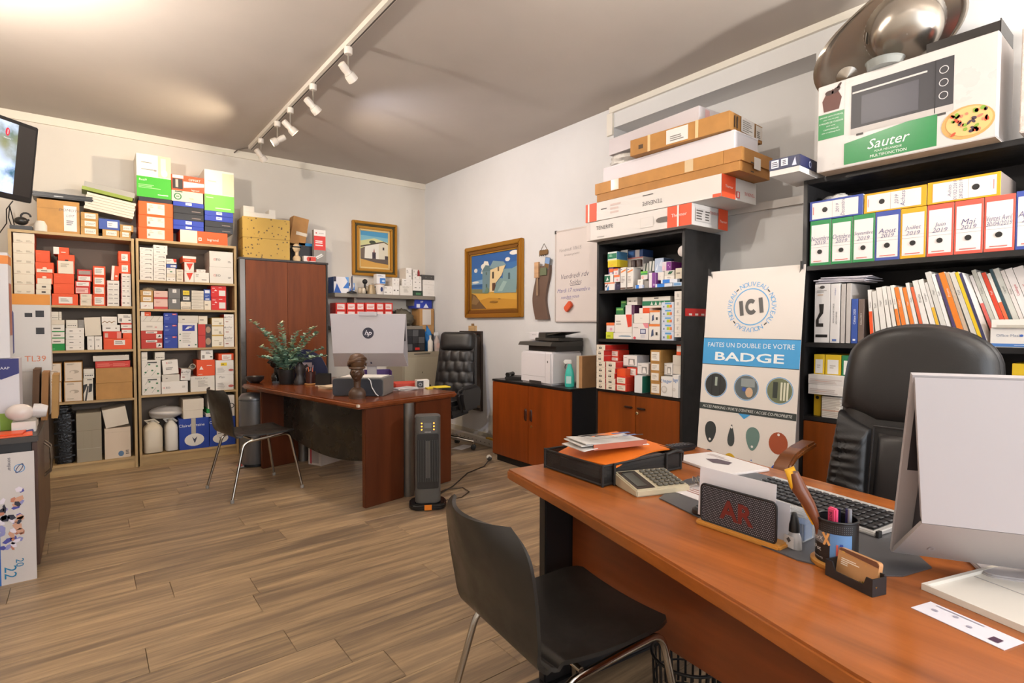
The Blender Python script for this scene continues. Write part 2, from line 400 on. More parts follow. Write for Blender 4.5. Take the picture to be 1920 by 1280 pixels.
# assumed uplighter on the left wall, just out of frame, to brighten the ceiling
ul = thing('assumed_uplighter', 'assumed white half-bowl uplighter on the left wall above television, unseen, brightening ceiling', 'assumed wall lamp', (LX, 3.45, 2.52))
MB().lathe([(.02, -.10), (.08, -.07), (.11, 0), (.10, 0), (.07, -.06), (.02, -.08)], 24).xf(Matrix.Translation((.12, 0, 0))).build('bowl', M('#e8e4dc', .5), ul, 40)
bx('bracket', M('#d8d4cc', .5), ul, .001, .03, -.03, .03, -.09, -.02)
l = bpy.data.lights.new('assumed_uplight_bulb', 'POINT'); l.energy = 82; l.color = lin('#fff6ec'); l.shadow_soft_size = .05
lo = bpy.data.objects.new('assumed_uplight_bulb', l); COL.objects.link(lo); lo.parent = ul; lo.location = (.12, 0, .02)
# torch lamp added unseen behind the camera to brighten the ceiling
t = thing('floor_lamp', 'added white torch lamp, unseen behind the viewpoint, brightening the ceiling', 'lamp', (2.7, -.9, 0))
MB().lathe([(.14, 0), (.14, .015), (.02, .03)], 28).build('base', M('#d8d4cc', .4), t, 40); MB().tube([(0, 0, .03), (0, 0, 1.85)], .012, 10).build('pole', M('#d8d4cc', .4), t, 60); MB().lathe([(.03, 1.84), (.11, 1.90), (.16, 1.97), (.15, 1.97), (.1, 1.91), (.02, 1.86)], 28).build('shade', M('#e4e0d8', .5), t, 40)
l = bpy.data.lights.new('added_torch_bulb', 'POINT'); l.energy = 170; l.color = lin('#fffaf4'); l.shadow_soft_size = .08
lo = bpy.data.objects.new('added_torch_bulb', l); COL.objects.link(lo); lo.parent = t; lo.location = (0, 0, 1.99)

# ------------------------------------------------------------------ wooden racks on the back wall
PINE = M('#c0a272', .5, kind='woodz', scale=.7); PINEH = M('#c0a272', .5, kind='wood', scale=.7); GREYB = M('#75685c', .7)
def rack(x0, x1, zs, top, label):
    t = thing('storage_rack', label, 'shelf unit', ((x0+x1)/2, 5.95, 0)); w2 = (x1-x0)/2
    for s in (-1, 1): bx('side_panel', PINE, t, min(s*w2, s*(w2-.02)), max(s*w2, s*(w2-.02)), 0, .325, 0, top)
    bx('top_panel', PINEH, t, -w2+.02, w2-.02, 0, .325, top-.022, top)
    bx('back_panel', GREYB, t, -w2+.02, w2-.02, .318, .325, .06, top-.022)
    for z in zs: bx('shelf', PINEH, t, -w2+.0205, w2-.0205, .002, .317, z-.02, z)
    bx('plinth', PINEH, t, -w2+.02, w2-.02, .012, .03, 0, .078)
    return t
rack(-.47, .362, [1.45, 1.068, .63, .10], 2.055, 'left pale wooden rack filled with red and white cartons')
rack(.375, 1.195, [1.69, 1.43, 1.068, .645, .10], 2.06, 'right pale wooden rack filled with cartons beside wardrobe')

# ------------------------------------------------------------------ tall wardrobe
CH = M('#743a16', .5, kind='woodz', scale=.6, spec=.3); BLK = M('#17171a', .45); DKB = M('#26221f', .5)
t = thing('wardrobe', 'tall dark cherry wood two-door wardrobe behind far desk', 'wardrobe', (1.65, 5.85, 0))
bx('carcass', DKB, t, -.445, .415, .022, .42, .0, 1.93)
bx('top_panel', M('#2a201b', .4), t, -.452, .422, -.004, .425, 1.93, 1.95, .003)
for a, b in ((-.395, -.001), (.001, .395)):
    d = bx('door', CH, t, a, b, .0, .02, .08, 1.925, .002)
    hx = -.03 if a < 0 else .03
    bx('handle', M('#b8b0a4', .3, .8), d, hx-.006, hx+.006, -.02, 0, 1.08, 1.18)
bx('side_post', M('#55504c', .3, .5), t, -.445, -.40, .0, .021, .02, 1.93)
bx('side_post', DKB, t, .398, .415, .0, .021, .02, 1.93)

# ------------------------------------------------------------------ carton styles: front, side, top colour, printed pieces
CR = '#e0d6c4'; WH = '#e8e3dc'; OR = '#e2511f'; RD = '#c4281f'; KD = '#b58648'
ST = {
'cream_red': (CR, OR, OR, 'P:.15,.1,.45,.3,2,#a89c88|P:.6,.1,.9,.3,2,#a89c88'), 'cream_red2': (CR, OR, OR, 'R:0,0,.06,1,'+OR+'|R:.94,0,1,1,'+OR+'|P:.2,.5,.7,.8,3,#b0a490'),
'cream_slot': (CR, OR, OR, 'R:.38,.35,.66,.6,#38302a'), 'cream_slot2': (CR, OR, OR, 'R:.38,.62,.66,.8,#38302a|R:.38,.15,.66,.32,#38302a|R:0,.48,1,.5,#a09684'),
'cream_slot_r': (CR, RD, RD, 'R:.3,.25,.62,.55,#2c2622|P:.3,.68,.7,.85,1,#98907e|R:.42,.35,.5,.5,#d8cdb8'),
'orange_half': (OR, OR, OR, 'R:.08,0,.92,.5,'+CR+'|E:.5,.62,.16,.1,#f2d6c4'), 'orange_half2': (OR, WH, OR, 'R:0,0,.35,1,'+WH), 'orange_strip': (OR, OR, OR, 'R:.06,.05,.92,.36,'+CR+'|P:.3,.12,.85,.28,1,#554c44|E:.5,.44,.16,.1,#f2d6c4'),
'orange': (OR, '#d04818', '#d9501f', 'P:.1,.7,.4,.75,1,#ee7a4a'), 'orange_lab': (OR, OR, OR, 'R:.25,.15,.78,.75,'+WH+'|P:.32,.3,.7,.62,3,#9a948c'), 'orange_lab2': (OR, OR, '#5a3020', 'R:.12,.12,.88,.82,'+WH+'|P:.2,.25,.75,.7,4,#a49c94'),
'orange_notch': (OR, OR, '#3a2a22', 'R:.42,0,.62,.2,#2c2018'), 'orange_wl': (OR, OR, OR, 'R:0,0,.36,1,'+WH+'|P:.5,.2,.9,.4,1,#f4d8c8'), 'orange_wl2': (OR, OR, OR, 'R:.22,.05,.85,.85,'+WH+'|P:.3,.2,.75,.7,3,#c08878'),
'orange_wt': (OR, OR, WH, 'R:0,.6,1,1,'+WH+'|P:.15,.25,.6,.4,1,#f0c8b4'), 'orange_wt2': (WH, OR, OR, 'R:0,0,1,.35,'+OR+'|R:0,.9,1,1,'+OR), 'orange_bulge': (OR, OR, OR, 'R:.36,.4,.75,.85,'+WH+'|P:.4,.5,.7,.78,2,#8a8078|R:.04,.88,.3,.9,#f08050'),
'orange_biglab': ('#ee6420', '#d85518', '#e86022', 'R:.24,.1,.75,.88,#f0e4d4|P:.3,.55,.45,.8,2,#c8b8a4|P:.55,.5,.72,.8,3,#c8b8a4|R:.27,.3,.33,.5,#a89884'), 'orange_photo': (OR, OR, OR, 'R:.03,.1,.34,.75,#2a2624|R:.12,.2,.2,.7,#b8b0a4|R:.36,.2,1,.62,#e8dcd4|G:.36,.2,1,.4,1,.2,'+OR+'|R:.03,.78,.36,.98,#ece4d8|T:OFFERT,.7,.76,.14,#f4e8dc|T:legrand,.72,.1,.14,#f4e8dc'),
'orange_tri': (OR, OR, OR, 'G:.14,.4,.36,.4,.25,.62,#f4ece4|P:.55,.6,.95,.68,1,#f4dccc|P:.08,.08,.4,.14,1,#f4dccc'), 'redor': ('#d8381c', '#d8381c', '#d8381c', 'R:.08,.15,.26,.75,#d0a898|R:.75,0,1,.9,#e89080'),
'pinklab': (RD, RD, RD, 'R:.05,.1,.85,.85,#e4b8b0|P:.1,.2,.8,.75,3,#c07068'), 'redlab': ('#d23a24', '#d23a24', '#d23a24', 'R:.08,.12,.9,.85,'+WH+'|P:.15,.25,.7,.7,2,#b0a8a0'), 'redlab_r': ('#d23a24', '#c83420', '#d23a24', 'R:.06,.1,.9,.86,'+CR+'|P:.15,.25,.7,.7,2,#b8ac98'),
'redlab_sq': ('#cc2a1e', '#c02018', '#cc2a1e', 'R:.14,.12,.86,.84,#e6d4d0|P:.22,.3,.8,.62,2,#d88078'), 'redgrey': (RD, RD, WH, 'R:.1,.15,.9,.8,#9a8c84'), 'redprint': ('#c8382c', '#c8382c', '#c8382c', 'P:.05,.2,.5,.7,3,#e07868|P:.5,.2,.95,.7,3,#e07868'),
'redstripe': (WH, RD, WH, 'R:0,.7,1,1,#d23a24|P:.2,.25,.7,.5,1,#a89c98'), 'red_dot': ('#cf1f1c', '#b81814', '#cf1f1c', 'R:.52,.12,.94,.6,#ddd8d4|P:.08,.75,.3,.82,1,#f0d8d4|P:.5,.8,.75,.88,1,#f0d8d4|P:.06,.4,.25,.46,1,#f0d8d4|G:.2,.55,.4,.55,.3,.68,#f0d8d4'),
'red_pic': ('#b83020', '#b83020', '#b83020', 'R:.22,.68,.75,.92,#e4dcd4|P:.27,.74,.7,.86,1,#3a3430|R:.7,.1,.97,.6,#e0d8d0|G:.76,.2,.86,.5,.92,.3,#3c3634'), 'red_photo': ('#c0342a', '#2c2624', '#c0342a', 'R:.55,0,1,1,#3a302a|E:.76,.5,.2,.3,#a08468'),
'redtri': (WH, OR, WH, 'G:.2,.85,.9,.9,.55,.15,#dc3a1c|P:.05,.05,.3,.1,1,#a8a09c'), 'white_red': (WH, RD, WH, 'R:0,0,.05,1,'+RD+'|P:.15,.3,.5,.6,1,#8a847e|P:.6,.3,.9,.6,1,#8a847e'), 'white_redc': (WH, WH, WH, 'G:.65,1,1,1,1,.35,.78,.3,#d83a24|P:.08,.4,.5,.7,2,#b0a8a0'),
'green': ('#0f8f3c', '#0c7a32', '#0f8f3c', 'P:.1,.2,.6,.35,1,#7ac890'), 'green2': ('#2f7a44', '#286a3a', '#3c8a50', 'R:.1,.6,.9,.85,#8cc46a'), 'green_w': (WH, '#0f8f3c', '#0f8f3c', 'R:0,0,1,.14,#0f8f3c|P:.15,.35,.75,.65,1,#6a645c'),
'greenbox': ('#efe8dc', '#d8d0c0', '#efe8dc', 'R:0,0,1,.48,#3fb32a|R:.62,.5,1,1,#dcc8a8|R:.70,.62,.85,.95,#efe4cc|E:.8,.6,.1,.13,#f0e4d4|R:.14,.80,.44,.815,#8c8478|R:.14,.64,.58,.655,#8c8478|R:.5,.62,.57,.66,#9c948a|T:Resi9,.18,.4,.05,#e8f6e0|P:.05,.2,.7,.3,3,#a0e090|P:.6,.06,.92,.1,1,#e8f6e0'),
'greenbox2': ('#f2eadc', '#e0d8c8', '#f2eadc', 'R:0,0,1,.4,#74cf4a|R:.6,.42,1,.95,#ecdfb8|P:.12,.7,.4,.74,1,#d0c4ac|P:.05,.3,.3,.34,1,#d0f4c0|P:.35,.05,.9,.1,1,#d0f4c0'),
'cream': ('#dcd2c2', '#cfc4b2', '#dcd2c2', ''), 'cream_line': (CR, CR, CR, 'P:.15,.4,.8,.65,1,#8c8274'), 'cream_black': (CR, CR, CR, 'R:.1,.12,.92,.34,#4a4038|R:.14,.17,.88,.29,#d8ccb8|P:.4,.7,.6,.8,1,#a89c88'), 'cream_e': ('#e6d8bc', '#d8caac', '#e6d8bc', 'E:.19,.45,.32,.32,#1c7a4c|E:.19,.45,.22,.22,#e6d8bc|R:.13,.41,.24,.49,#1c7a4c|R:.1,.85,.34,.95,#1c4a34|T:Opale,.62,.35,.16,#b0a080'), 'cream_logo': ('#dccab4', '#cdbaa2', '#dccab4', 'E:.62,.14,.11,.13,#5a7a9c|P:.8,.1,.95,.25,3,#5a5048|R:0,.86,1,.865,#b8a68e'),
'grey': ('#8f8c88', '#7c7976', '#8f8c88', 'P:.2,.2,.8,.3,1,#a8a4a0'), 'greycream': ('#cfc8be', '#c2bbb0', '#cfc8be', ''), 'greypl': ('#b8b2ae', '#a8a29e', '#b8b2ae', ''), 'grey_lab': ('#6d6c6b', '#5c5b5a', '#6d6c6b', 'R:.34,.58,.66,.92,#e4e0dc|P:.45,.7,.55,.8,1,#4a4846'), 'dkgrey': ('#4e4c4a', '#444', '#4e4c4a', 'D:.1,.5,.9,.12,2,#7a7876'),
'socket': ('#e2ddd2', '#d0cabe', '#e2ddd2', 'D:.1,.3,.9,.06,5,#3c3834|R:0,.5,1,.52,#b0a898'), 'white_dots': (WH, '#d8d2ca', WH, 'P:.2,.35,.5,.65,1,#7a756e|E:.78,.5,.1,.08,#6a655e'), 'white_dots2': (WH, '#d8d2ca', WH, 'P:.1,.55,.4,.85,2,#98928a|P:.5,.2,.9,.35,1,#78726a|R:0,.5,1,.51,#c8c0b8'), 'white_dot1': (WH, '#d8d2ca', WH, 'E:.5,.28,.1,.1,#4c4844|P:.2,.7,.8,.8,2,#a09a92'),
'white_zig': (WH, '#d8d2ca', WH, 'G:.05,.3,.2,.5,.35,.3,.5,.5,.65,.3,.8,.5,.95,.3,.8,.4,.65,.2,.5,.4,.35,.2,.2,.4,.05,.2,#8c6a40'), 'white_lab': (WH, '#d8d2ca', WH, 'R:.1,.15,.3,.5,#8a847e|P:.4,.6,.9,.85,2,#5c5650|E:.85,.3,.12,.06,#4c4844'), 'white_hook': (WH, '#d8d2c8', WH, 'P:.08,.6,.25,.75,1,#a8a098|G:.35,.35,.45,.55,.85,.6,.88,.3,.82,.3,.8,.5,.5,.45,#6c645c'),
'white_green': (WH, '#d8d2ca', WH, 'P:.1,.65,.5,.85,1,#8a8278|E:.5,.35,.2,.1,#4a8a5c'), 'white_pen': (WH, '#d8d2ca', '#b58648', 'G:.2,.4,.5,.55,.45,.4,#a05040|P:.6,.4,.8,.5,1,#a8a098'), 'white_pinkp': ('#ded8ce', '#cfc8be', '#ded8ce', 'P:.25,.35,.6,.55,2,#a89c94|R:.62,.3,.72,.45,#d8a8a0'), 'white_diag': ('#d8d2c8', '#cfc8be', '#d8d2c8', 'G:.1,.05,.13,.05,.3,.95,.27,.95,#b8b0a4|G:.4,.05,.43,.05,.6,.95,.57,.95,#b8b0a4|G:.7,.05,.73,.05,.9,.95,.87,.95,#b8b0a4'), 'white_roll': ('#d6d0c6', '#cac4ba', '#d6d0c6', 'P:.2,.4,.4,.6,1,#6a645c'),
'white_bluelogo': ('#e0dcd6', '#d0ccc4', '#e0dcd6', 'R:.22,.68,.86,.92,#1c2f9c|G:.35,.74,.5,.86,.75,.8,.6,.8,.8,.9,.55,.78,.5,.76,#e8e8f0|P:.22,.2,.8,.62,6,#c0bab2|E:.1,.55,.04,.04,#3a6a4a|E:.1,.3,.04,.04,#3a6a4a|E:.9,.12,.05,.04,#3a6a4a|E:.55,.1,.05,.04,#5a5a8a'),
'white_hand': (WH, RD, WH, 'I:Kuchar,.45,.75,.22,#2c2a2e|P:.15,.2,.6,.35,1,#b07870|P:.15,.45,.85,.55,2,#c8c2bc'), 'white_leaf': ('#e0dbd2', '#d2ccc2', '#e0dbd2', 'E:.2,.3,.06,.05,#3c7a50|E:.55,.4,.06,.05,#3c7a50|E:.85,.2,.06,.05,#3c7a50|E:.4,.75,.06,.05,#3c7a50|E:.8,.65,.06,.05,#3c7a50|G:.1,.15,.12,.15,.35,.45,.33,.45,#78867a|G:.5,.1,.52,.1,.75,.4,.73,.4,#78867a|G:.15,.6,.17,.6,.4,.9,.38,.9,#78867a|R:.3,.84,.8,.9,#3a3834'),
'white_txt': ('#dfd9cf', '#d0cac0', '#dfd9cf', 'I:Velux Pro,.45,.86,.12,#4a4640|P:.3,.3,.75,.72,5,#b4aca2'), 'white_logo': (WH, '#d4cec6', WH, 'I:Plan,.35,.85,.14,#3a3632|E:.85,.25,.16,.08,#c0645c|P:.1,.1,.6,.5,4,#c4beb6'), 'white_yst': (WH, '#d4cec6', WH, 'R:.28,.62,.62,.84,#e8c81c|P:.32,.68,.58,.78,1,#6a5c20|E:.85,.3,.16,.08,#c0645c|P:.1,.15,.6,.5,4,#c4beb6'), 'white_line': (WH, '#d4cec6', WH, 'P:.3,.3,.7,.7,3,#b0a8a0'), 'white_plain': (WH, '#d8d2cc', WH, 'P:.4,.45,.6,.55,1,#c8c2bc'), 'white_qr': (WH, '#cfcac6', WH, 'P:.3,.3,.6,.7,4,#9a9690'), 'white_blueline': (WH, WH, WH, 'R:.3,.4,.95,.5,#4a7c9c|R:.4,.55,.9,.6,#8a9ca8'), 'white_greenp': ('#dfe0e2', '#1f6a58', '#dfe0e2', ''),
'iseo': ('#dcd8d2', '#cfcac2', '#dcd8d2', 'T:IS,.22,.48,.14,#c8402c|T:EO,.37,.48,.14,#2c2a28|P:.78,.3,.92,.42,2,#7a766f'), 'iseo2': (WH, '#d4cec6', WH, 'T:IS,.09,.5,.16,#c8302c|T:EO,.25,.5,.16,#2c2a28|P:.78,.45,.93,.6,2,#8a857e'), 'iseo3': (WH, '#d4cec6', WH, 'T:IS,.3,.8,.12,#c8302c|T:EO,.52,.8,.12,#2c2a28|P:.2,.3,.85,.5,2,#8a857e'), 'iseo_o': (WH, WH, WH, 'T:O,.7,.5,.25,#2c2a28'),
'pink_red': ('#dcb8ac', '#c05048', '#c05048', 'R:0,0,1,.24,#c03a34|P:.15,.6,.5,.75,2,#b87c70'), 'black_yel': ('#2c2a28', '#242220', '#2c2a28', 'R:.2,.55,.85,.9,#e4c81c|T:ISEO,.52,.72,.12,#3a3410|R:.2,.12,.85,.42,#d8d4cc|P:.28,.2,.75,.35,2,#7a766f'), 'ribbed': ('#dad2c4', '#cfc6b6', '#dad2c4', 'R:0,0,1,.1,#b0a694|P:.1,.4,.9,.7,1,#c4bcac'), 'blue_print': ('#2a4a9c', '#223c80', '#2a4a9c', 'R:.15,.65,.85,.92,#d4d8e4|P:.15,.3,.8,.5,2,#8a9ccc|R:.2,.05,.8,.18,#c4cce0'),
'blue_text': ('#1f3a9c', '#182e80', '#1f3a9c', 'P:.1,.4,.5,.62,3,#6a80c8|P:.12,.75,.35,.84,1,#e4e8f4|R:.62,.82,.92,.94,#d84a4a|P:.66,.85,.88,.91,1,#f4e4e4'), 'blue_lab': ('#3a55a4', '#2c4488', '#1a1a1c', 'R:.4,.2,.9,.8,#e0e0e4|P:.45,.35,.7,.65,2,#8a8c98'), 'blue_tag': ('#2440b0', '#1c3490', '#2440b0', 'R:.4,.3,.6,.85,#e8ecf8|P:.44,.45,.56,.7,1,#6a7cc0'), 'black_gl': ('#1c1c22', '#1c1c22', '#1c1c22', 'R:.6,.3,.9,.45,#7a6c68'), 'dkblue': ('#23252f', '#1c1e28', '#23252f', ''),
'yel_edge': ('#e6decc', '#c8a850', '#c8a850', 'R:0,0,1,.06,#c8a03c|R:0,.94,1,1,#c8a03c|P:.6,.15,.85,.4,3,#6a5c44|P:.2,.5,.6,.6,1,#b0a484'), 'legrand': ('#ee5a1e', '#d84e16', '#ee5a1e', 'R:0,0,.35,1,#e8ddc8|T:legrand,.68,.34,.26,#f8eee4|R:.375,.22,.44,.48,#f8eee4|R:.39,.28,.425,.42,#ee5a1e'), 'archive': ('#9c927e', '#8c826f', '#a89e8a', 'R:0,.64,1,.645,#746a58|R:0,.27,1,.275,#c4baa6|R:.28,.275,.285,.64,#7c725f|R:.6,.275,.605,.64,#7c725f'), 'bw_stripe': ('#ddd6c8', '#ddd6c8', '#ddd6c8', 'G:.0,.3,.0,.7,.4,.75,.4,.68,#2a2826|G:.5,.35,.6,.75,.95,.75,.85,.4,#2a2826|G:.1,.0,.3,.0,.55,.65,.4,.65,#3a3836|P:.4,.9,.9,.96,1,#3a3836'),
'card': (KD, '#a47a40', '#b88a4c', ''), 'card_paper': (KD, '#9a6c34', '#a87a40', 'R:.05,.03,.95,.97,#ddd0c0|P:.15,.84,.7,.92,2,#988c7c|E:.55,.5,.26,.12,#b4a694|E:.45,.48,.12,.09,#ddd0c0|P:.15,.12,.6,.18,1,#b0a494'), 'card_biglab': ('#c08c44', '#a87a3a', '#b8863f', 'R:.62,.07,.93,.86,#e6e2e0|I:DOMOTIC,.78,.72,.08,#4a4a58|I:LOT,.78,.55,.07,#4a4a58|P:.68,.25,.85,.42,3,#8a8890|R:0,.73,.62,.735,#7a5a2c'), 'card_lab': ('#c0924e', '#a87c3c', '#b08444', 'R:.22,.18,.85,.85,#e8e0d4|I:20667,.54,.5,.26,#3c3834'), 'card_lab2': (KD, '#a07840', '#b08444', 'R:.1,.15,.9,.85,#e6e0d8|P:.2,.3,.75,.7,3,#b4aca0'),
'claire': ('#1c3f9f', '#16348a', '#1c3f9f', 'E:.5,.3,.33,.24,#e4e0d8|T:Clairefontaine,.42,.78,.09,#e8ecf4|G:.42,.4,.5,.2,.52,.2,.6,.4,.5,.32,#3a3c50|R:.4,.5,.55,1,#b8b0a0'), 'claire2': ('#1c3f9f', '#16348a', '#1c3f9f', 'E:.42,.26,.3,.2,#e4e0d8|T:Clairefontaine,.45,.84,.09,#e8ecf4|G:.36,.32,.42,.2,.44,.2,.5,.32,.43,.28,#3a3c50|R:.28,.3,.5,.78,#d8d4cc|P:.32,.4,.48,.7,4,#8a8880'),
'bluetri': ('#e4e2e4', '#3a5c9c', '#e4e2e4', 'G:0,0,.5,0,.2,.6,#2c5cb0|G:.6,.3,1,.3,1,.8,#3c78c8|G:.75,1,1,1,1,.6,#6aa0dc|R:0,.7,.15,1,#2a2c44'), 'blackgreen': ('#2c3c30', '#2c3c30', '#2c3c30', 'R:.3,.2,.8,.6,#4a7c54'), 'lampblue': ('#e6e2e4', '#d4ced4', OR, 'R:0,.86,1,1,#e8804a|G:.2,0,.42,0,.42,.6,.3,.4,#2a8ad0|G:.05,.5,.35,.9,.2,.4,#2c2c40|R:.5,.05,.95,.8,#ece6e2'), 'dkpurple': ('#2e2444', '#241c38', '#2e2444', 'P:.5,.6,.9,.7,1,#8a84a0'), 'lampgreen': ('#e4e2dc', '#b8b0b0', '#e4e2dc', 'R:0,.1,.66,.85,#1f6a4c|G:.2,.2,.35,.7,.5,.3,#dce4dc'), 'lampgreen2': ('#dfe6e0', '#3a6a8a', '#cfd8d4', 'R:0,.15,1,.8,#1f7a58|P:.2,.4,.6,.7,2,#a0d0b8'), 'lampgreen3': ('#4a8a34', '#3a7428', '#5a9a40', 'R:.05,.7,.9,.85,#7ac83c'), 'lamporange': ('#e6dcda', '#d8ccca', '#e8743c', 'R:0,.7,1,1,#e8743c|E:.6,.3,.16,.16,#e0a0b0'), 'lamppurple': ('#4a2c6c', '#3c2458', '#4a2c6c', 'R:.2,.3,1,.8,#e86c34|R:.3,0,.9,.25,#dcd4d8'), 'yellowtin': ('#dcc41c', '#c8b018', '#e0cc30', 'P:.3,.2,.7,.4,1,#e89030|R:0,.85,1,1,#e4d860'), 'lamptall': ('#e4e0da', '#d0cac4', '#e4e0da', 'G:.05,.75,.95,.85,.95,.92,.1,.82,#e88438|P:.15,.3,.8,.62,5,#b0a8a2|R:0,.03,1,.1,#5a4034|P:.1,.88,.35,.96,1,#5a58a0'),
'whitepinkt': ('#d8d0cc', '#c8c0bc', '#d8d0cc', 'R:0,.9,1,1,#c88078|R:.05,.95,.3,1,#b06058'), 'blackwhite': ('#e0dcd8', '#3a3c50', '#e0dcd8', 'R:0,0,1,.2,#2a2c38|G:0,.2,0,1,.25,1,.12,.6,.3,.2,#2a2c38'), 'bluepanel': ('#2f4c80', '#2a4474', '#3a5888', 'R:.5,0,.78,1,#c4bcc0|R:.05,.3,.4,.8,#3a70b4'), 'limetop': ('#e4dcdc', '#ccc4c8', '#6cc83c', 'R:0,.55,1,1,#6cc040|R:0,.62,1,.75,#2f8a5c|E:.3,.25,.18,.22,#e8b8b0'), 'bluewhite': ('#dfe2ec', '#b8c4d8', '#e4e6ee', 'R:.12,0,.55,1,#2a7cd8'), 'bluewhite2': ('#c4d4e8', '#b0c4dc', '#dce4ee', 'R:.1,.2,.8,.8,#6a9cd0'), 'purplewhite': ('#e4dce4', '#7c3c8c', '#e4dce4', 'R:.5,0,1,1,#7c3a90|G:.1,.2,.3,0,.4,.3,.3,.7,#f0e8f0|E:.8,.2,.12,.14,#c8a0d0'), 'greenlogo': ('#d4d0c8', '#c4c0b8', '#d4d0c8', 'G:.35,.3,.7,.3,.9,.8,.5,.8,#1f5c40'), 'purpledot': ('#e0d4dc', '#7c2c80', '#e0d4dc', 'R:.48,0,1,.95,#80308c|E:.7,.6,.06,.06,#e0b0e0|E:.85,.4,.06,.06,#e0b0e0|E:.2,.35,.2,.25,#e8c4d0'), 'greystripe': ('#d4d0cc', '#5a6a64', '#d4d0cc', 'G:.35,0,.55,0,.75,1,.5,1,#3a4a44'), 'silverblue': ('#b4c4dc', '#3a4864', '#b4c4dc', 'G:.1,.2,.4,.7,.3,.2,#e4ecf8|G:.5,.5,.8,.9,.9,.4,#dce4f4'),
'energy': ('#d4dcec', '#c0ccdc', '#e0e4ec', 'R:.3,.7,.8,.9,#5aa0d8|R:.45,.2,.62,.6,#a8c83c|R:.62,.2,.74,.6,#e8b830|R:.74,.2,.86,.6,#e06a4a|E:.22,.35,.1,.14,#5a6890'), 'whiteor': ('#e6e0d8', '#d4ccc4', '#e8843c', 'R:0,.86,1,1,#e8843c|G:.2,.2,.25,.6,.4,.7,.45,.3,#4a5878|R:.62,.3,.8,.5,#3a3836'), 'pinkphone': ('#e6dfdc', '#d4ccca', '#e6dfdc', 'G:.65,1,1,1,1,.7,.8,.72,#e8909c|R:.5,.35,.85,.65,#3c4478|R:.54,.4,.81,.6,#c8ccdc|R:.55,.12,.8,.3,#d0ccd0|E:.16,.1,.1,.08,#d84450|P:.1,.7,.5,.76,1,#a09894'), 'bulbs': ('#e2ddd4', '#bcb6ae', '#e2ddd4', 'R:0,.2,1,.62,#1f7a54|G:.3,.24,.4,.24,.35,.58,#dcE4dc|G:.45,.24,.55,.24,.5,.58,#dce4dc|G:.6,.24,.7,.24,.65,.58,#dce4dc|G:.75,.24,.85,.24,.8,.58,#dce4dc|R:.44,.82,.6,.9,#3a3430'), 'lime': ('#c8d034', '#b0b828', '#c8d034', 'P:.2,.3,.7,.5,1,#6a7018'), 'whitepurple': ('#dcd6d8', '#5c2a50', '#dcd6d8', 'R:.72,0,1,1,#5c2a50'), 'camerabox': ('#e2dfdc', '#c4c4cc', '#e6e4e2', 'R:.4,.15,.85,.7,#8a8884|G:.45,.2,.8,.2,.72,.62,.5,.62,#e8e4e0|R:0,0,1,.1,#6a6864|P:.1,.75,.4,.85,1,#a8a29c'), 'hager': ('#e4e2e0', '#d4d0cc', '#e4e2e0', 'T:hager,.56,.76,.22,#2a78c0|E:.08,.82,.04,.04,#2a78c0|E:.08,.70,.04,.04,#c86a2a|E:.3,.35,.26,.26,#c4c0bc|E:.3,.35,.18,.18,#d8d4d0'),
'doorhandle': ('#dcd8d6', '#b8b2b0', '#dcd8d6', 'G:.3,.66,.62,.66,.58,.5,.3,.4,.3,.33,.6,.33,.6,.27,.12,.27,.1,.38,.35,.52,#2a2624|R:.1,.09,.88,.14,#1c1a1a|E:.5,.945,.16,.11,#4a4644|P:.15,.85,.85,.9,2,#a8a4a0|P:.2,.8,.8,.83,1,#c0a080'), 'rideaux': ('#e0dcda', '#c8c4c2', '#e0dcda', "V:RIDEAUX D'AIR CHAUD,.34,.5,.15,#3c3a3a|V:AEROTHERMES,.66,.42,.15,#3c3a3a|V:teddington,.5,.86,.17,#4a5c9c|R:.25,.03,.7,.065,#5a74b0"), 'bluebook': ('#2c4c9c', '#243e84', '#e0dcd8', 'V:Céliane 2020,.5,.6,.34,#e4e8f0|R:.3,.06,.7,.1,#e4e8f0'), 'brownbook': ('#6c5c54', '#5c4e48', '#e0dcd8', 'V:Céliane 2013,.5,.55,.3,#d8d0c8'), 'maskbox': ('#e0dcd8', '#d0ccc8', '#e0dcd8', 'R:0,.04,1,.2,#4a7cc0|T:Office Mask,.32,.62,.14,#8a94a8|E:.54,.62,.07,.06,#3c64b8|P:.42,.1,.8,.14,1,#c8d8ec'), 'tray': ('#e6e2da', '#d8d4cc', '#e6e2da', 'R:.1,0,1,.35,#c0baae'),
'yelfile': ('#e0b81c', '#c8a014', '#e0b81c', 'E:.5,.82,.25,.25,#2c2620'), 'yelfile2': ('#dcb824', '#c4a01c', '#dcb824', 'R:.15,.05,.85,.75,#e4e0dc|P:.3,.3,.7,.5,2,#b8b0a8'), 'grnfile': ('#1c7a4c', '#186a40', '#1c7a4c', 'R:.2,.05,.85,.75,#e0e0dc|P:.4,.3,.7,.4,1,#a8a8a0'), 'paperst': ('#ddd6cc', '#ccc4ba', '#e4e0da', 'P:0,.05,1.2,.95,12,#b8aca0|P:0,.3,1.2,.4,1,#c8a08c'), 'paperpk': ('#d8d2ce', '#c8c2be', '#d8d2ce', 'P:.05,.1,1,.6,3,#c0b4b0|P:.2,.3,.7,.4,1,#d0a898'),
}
FC = {'gn': '#2f8a50', 'bl': '#3c4f9e', 'ye': '#e0a418', 'rd': '#dd5a4a'}
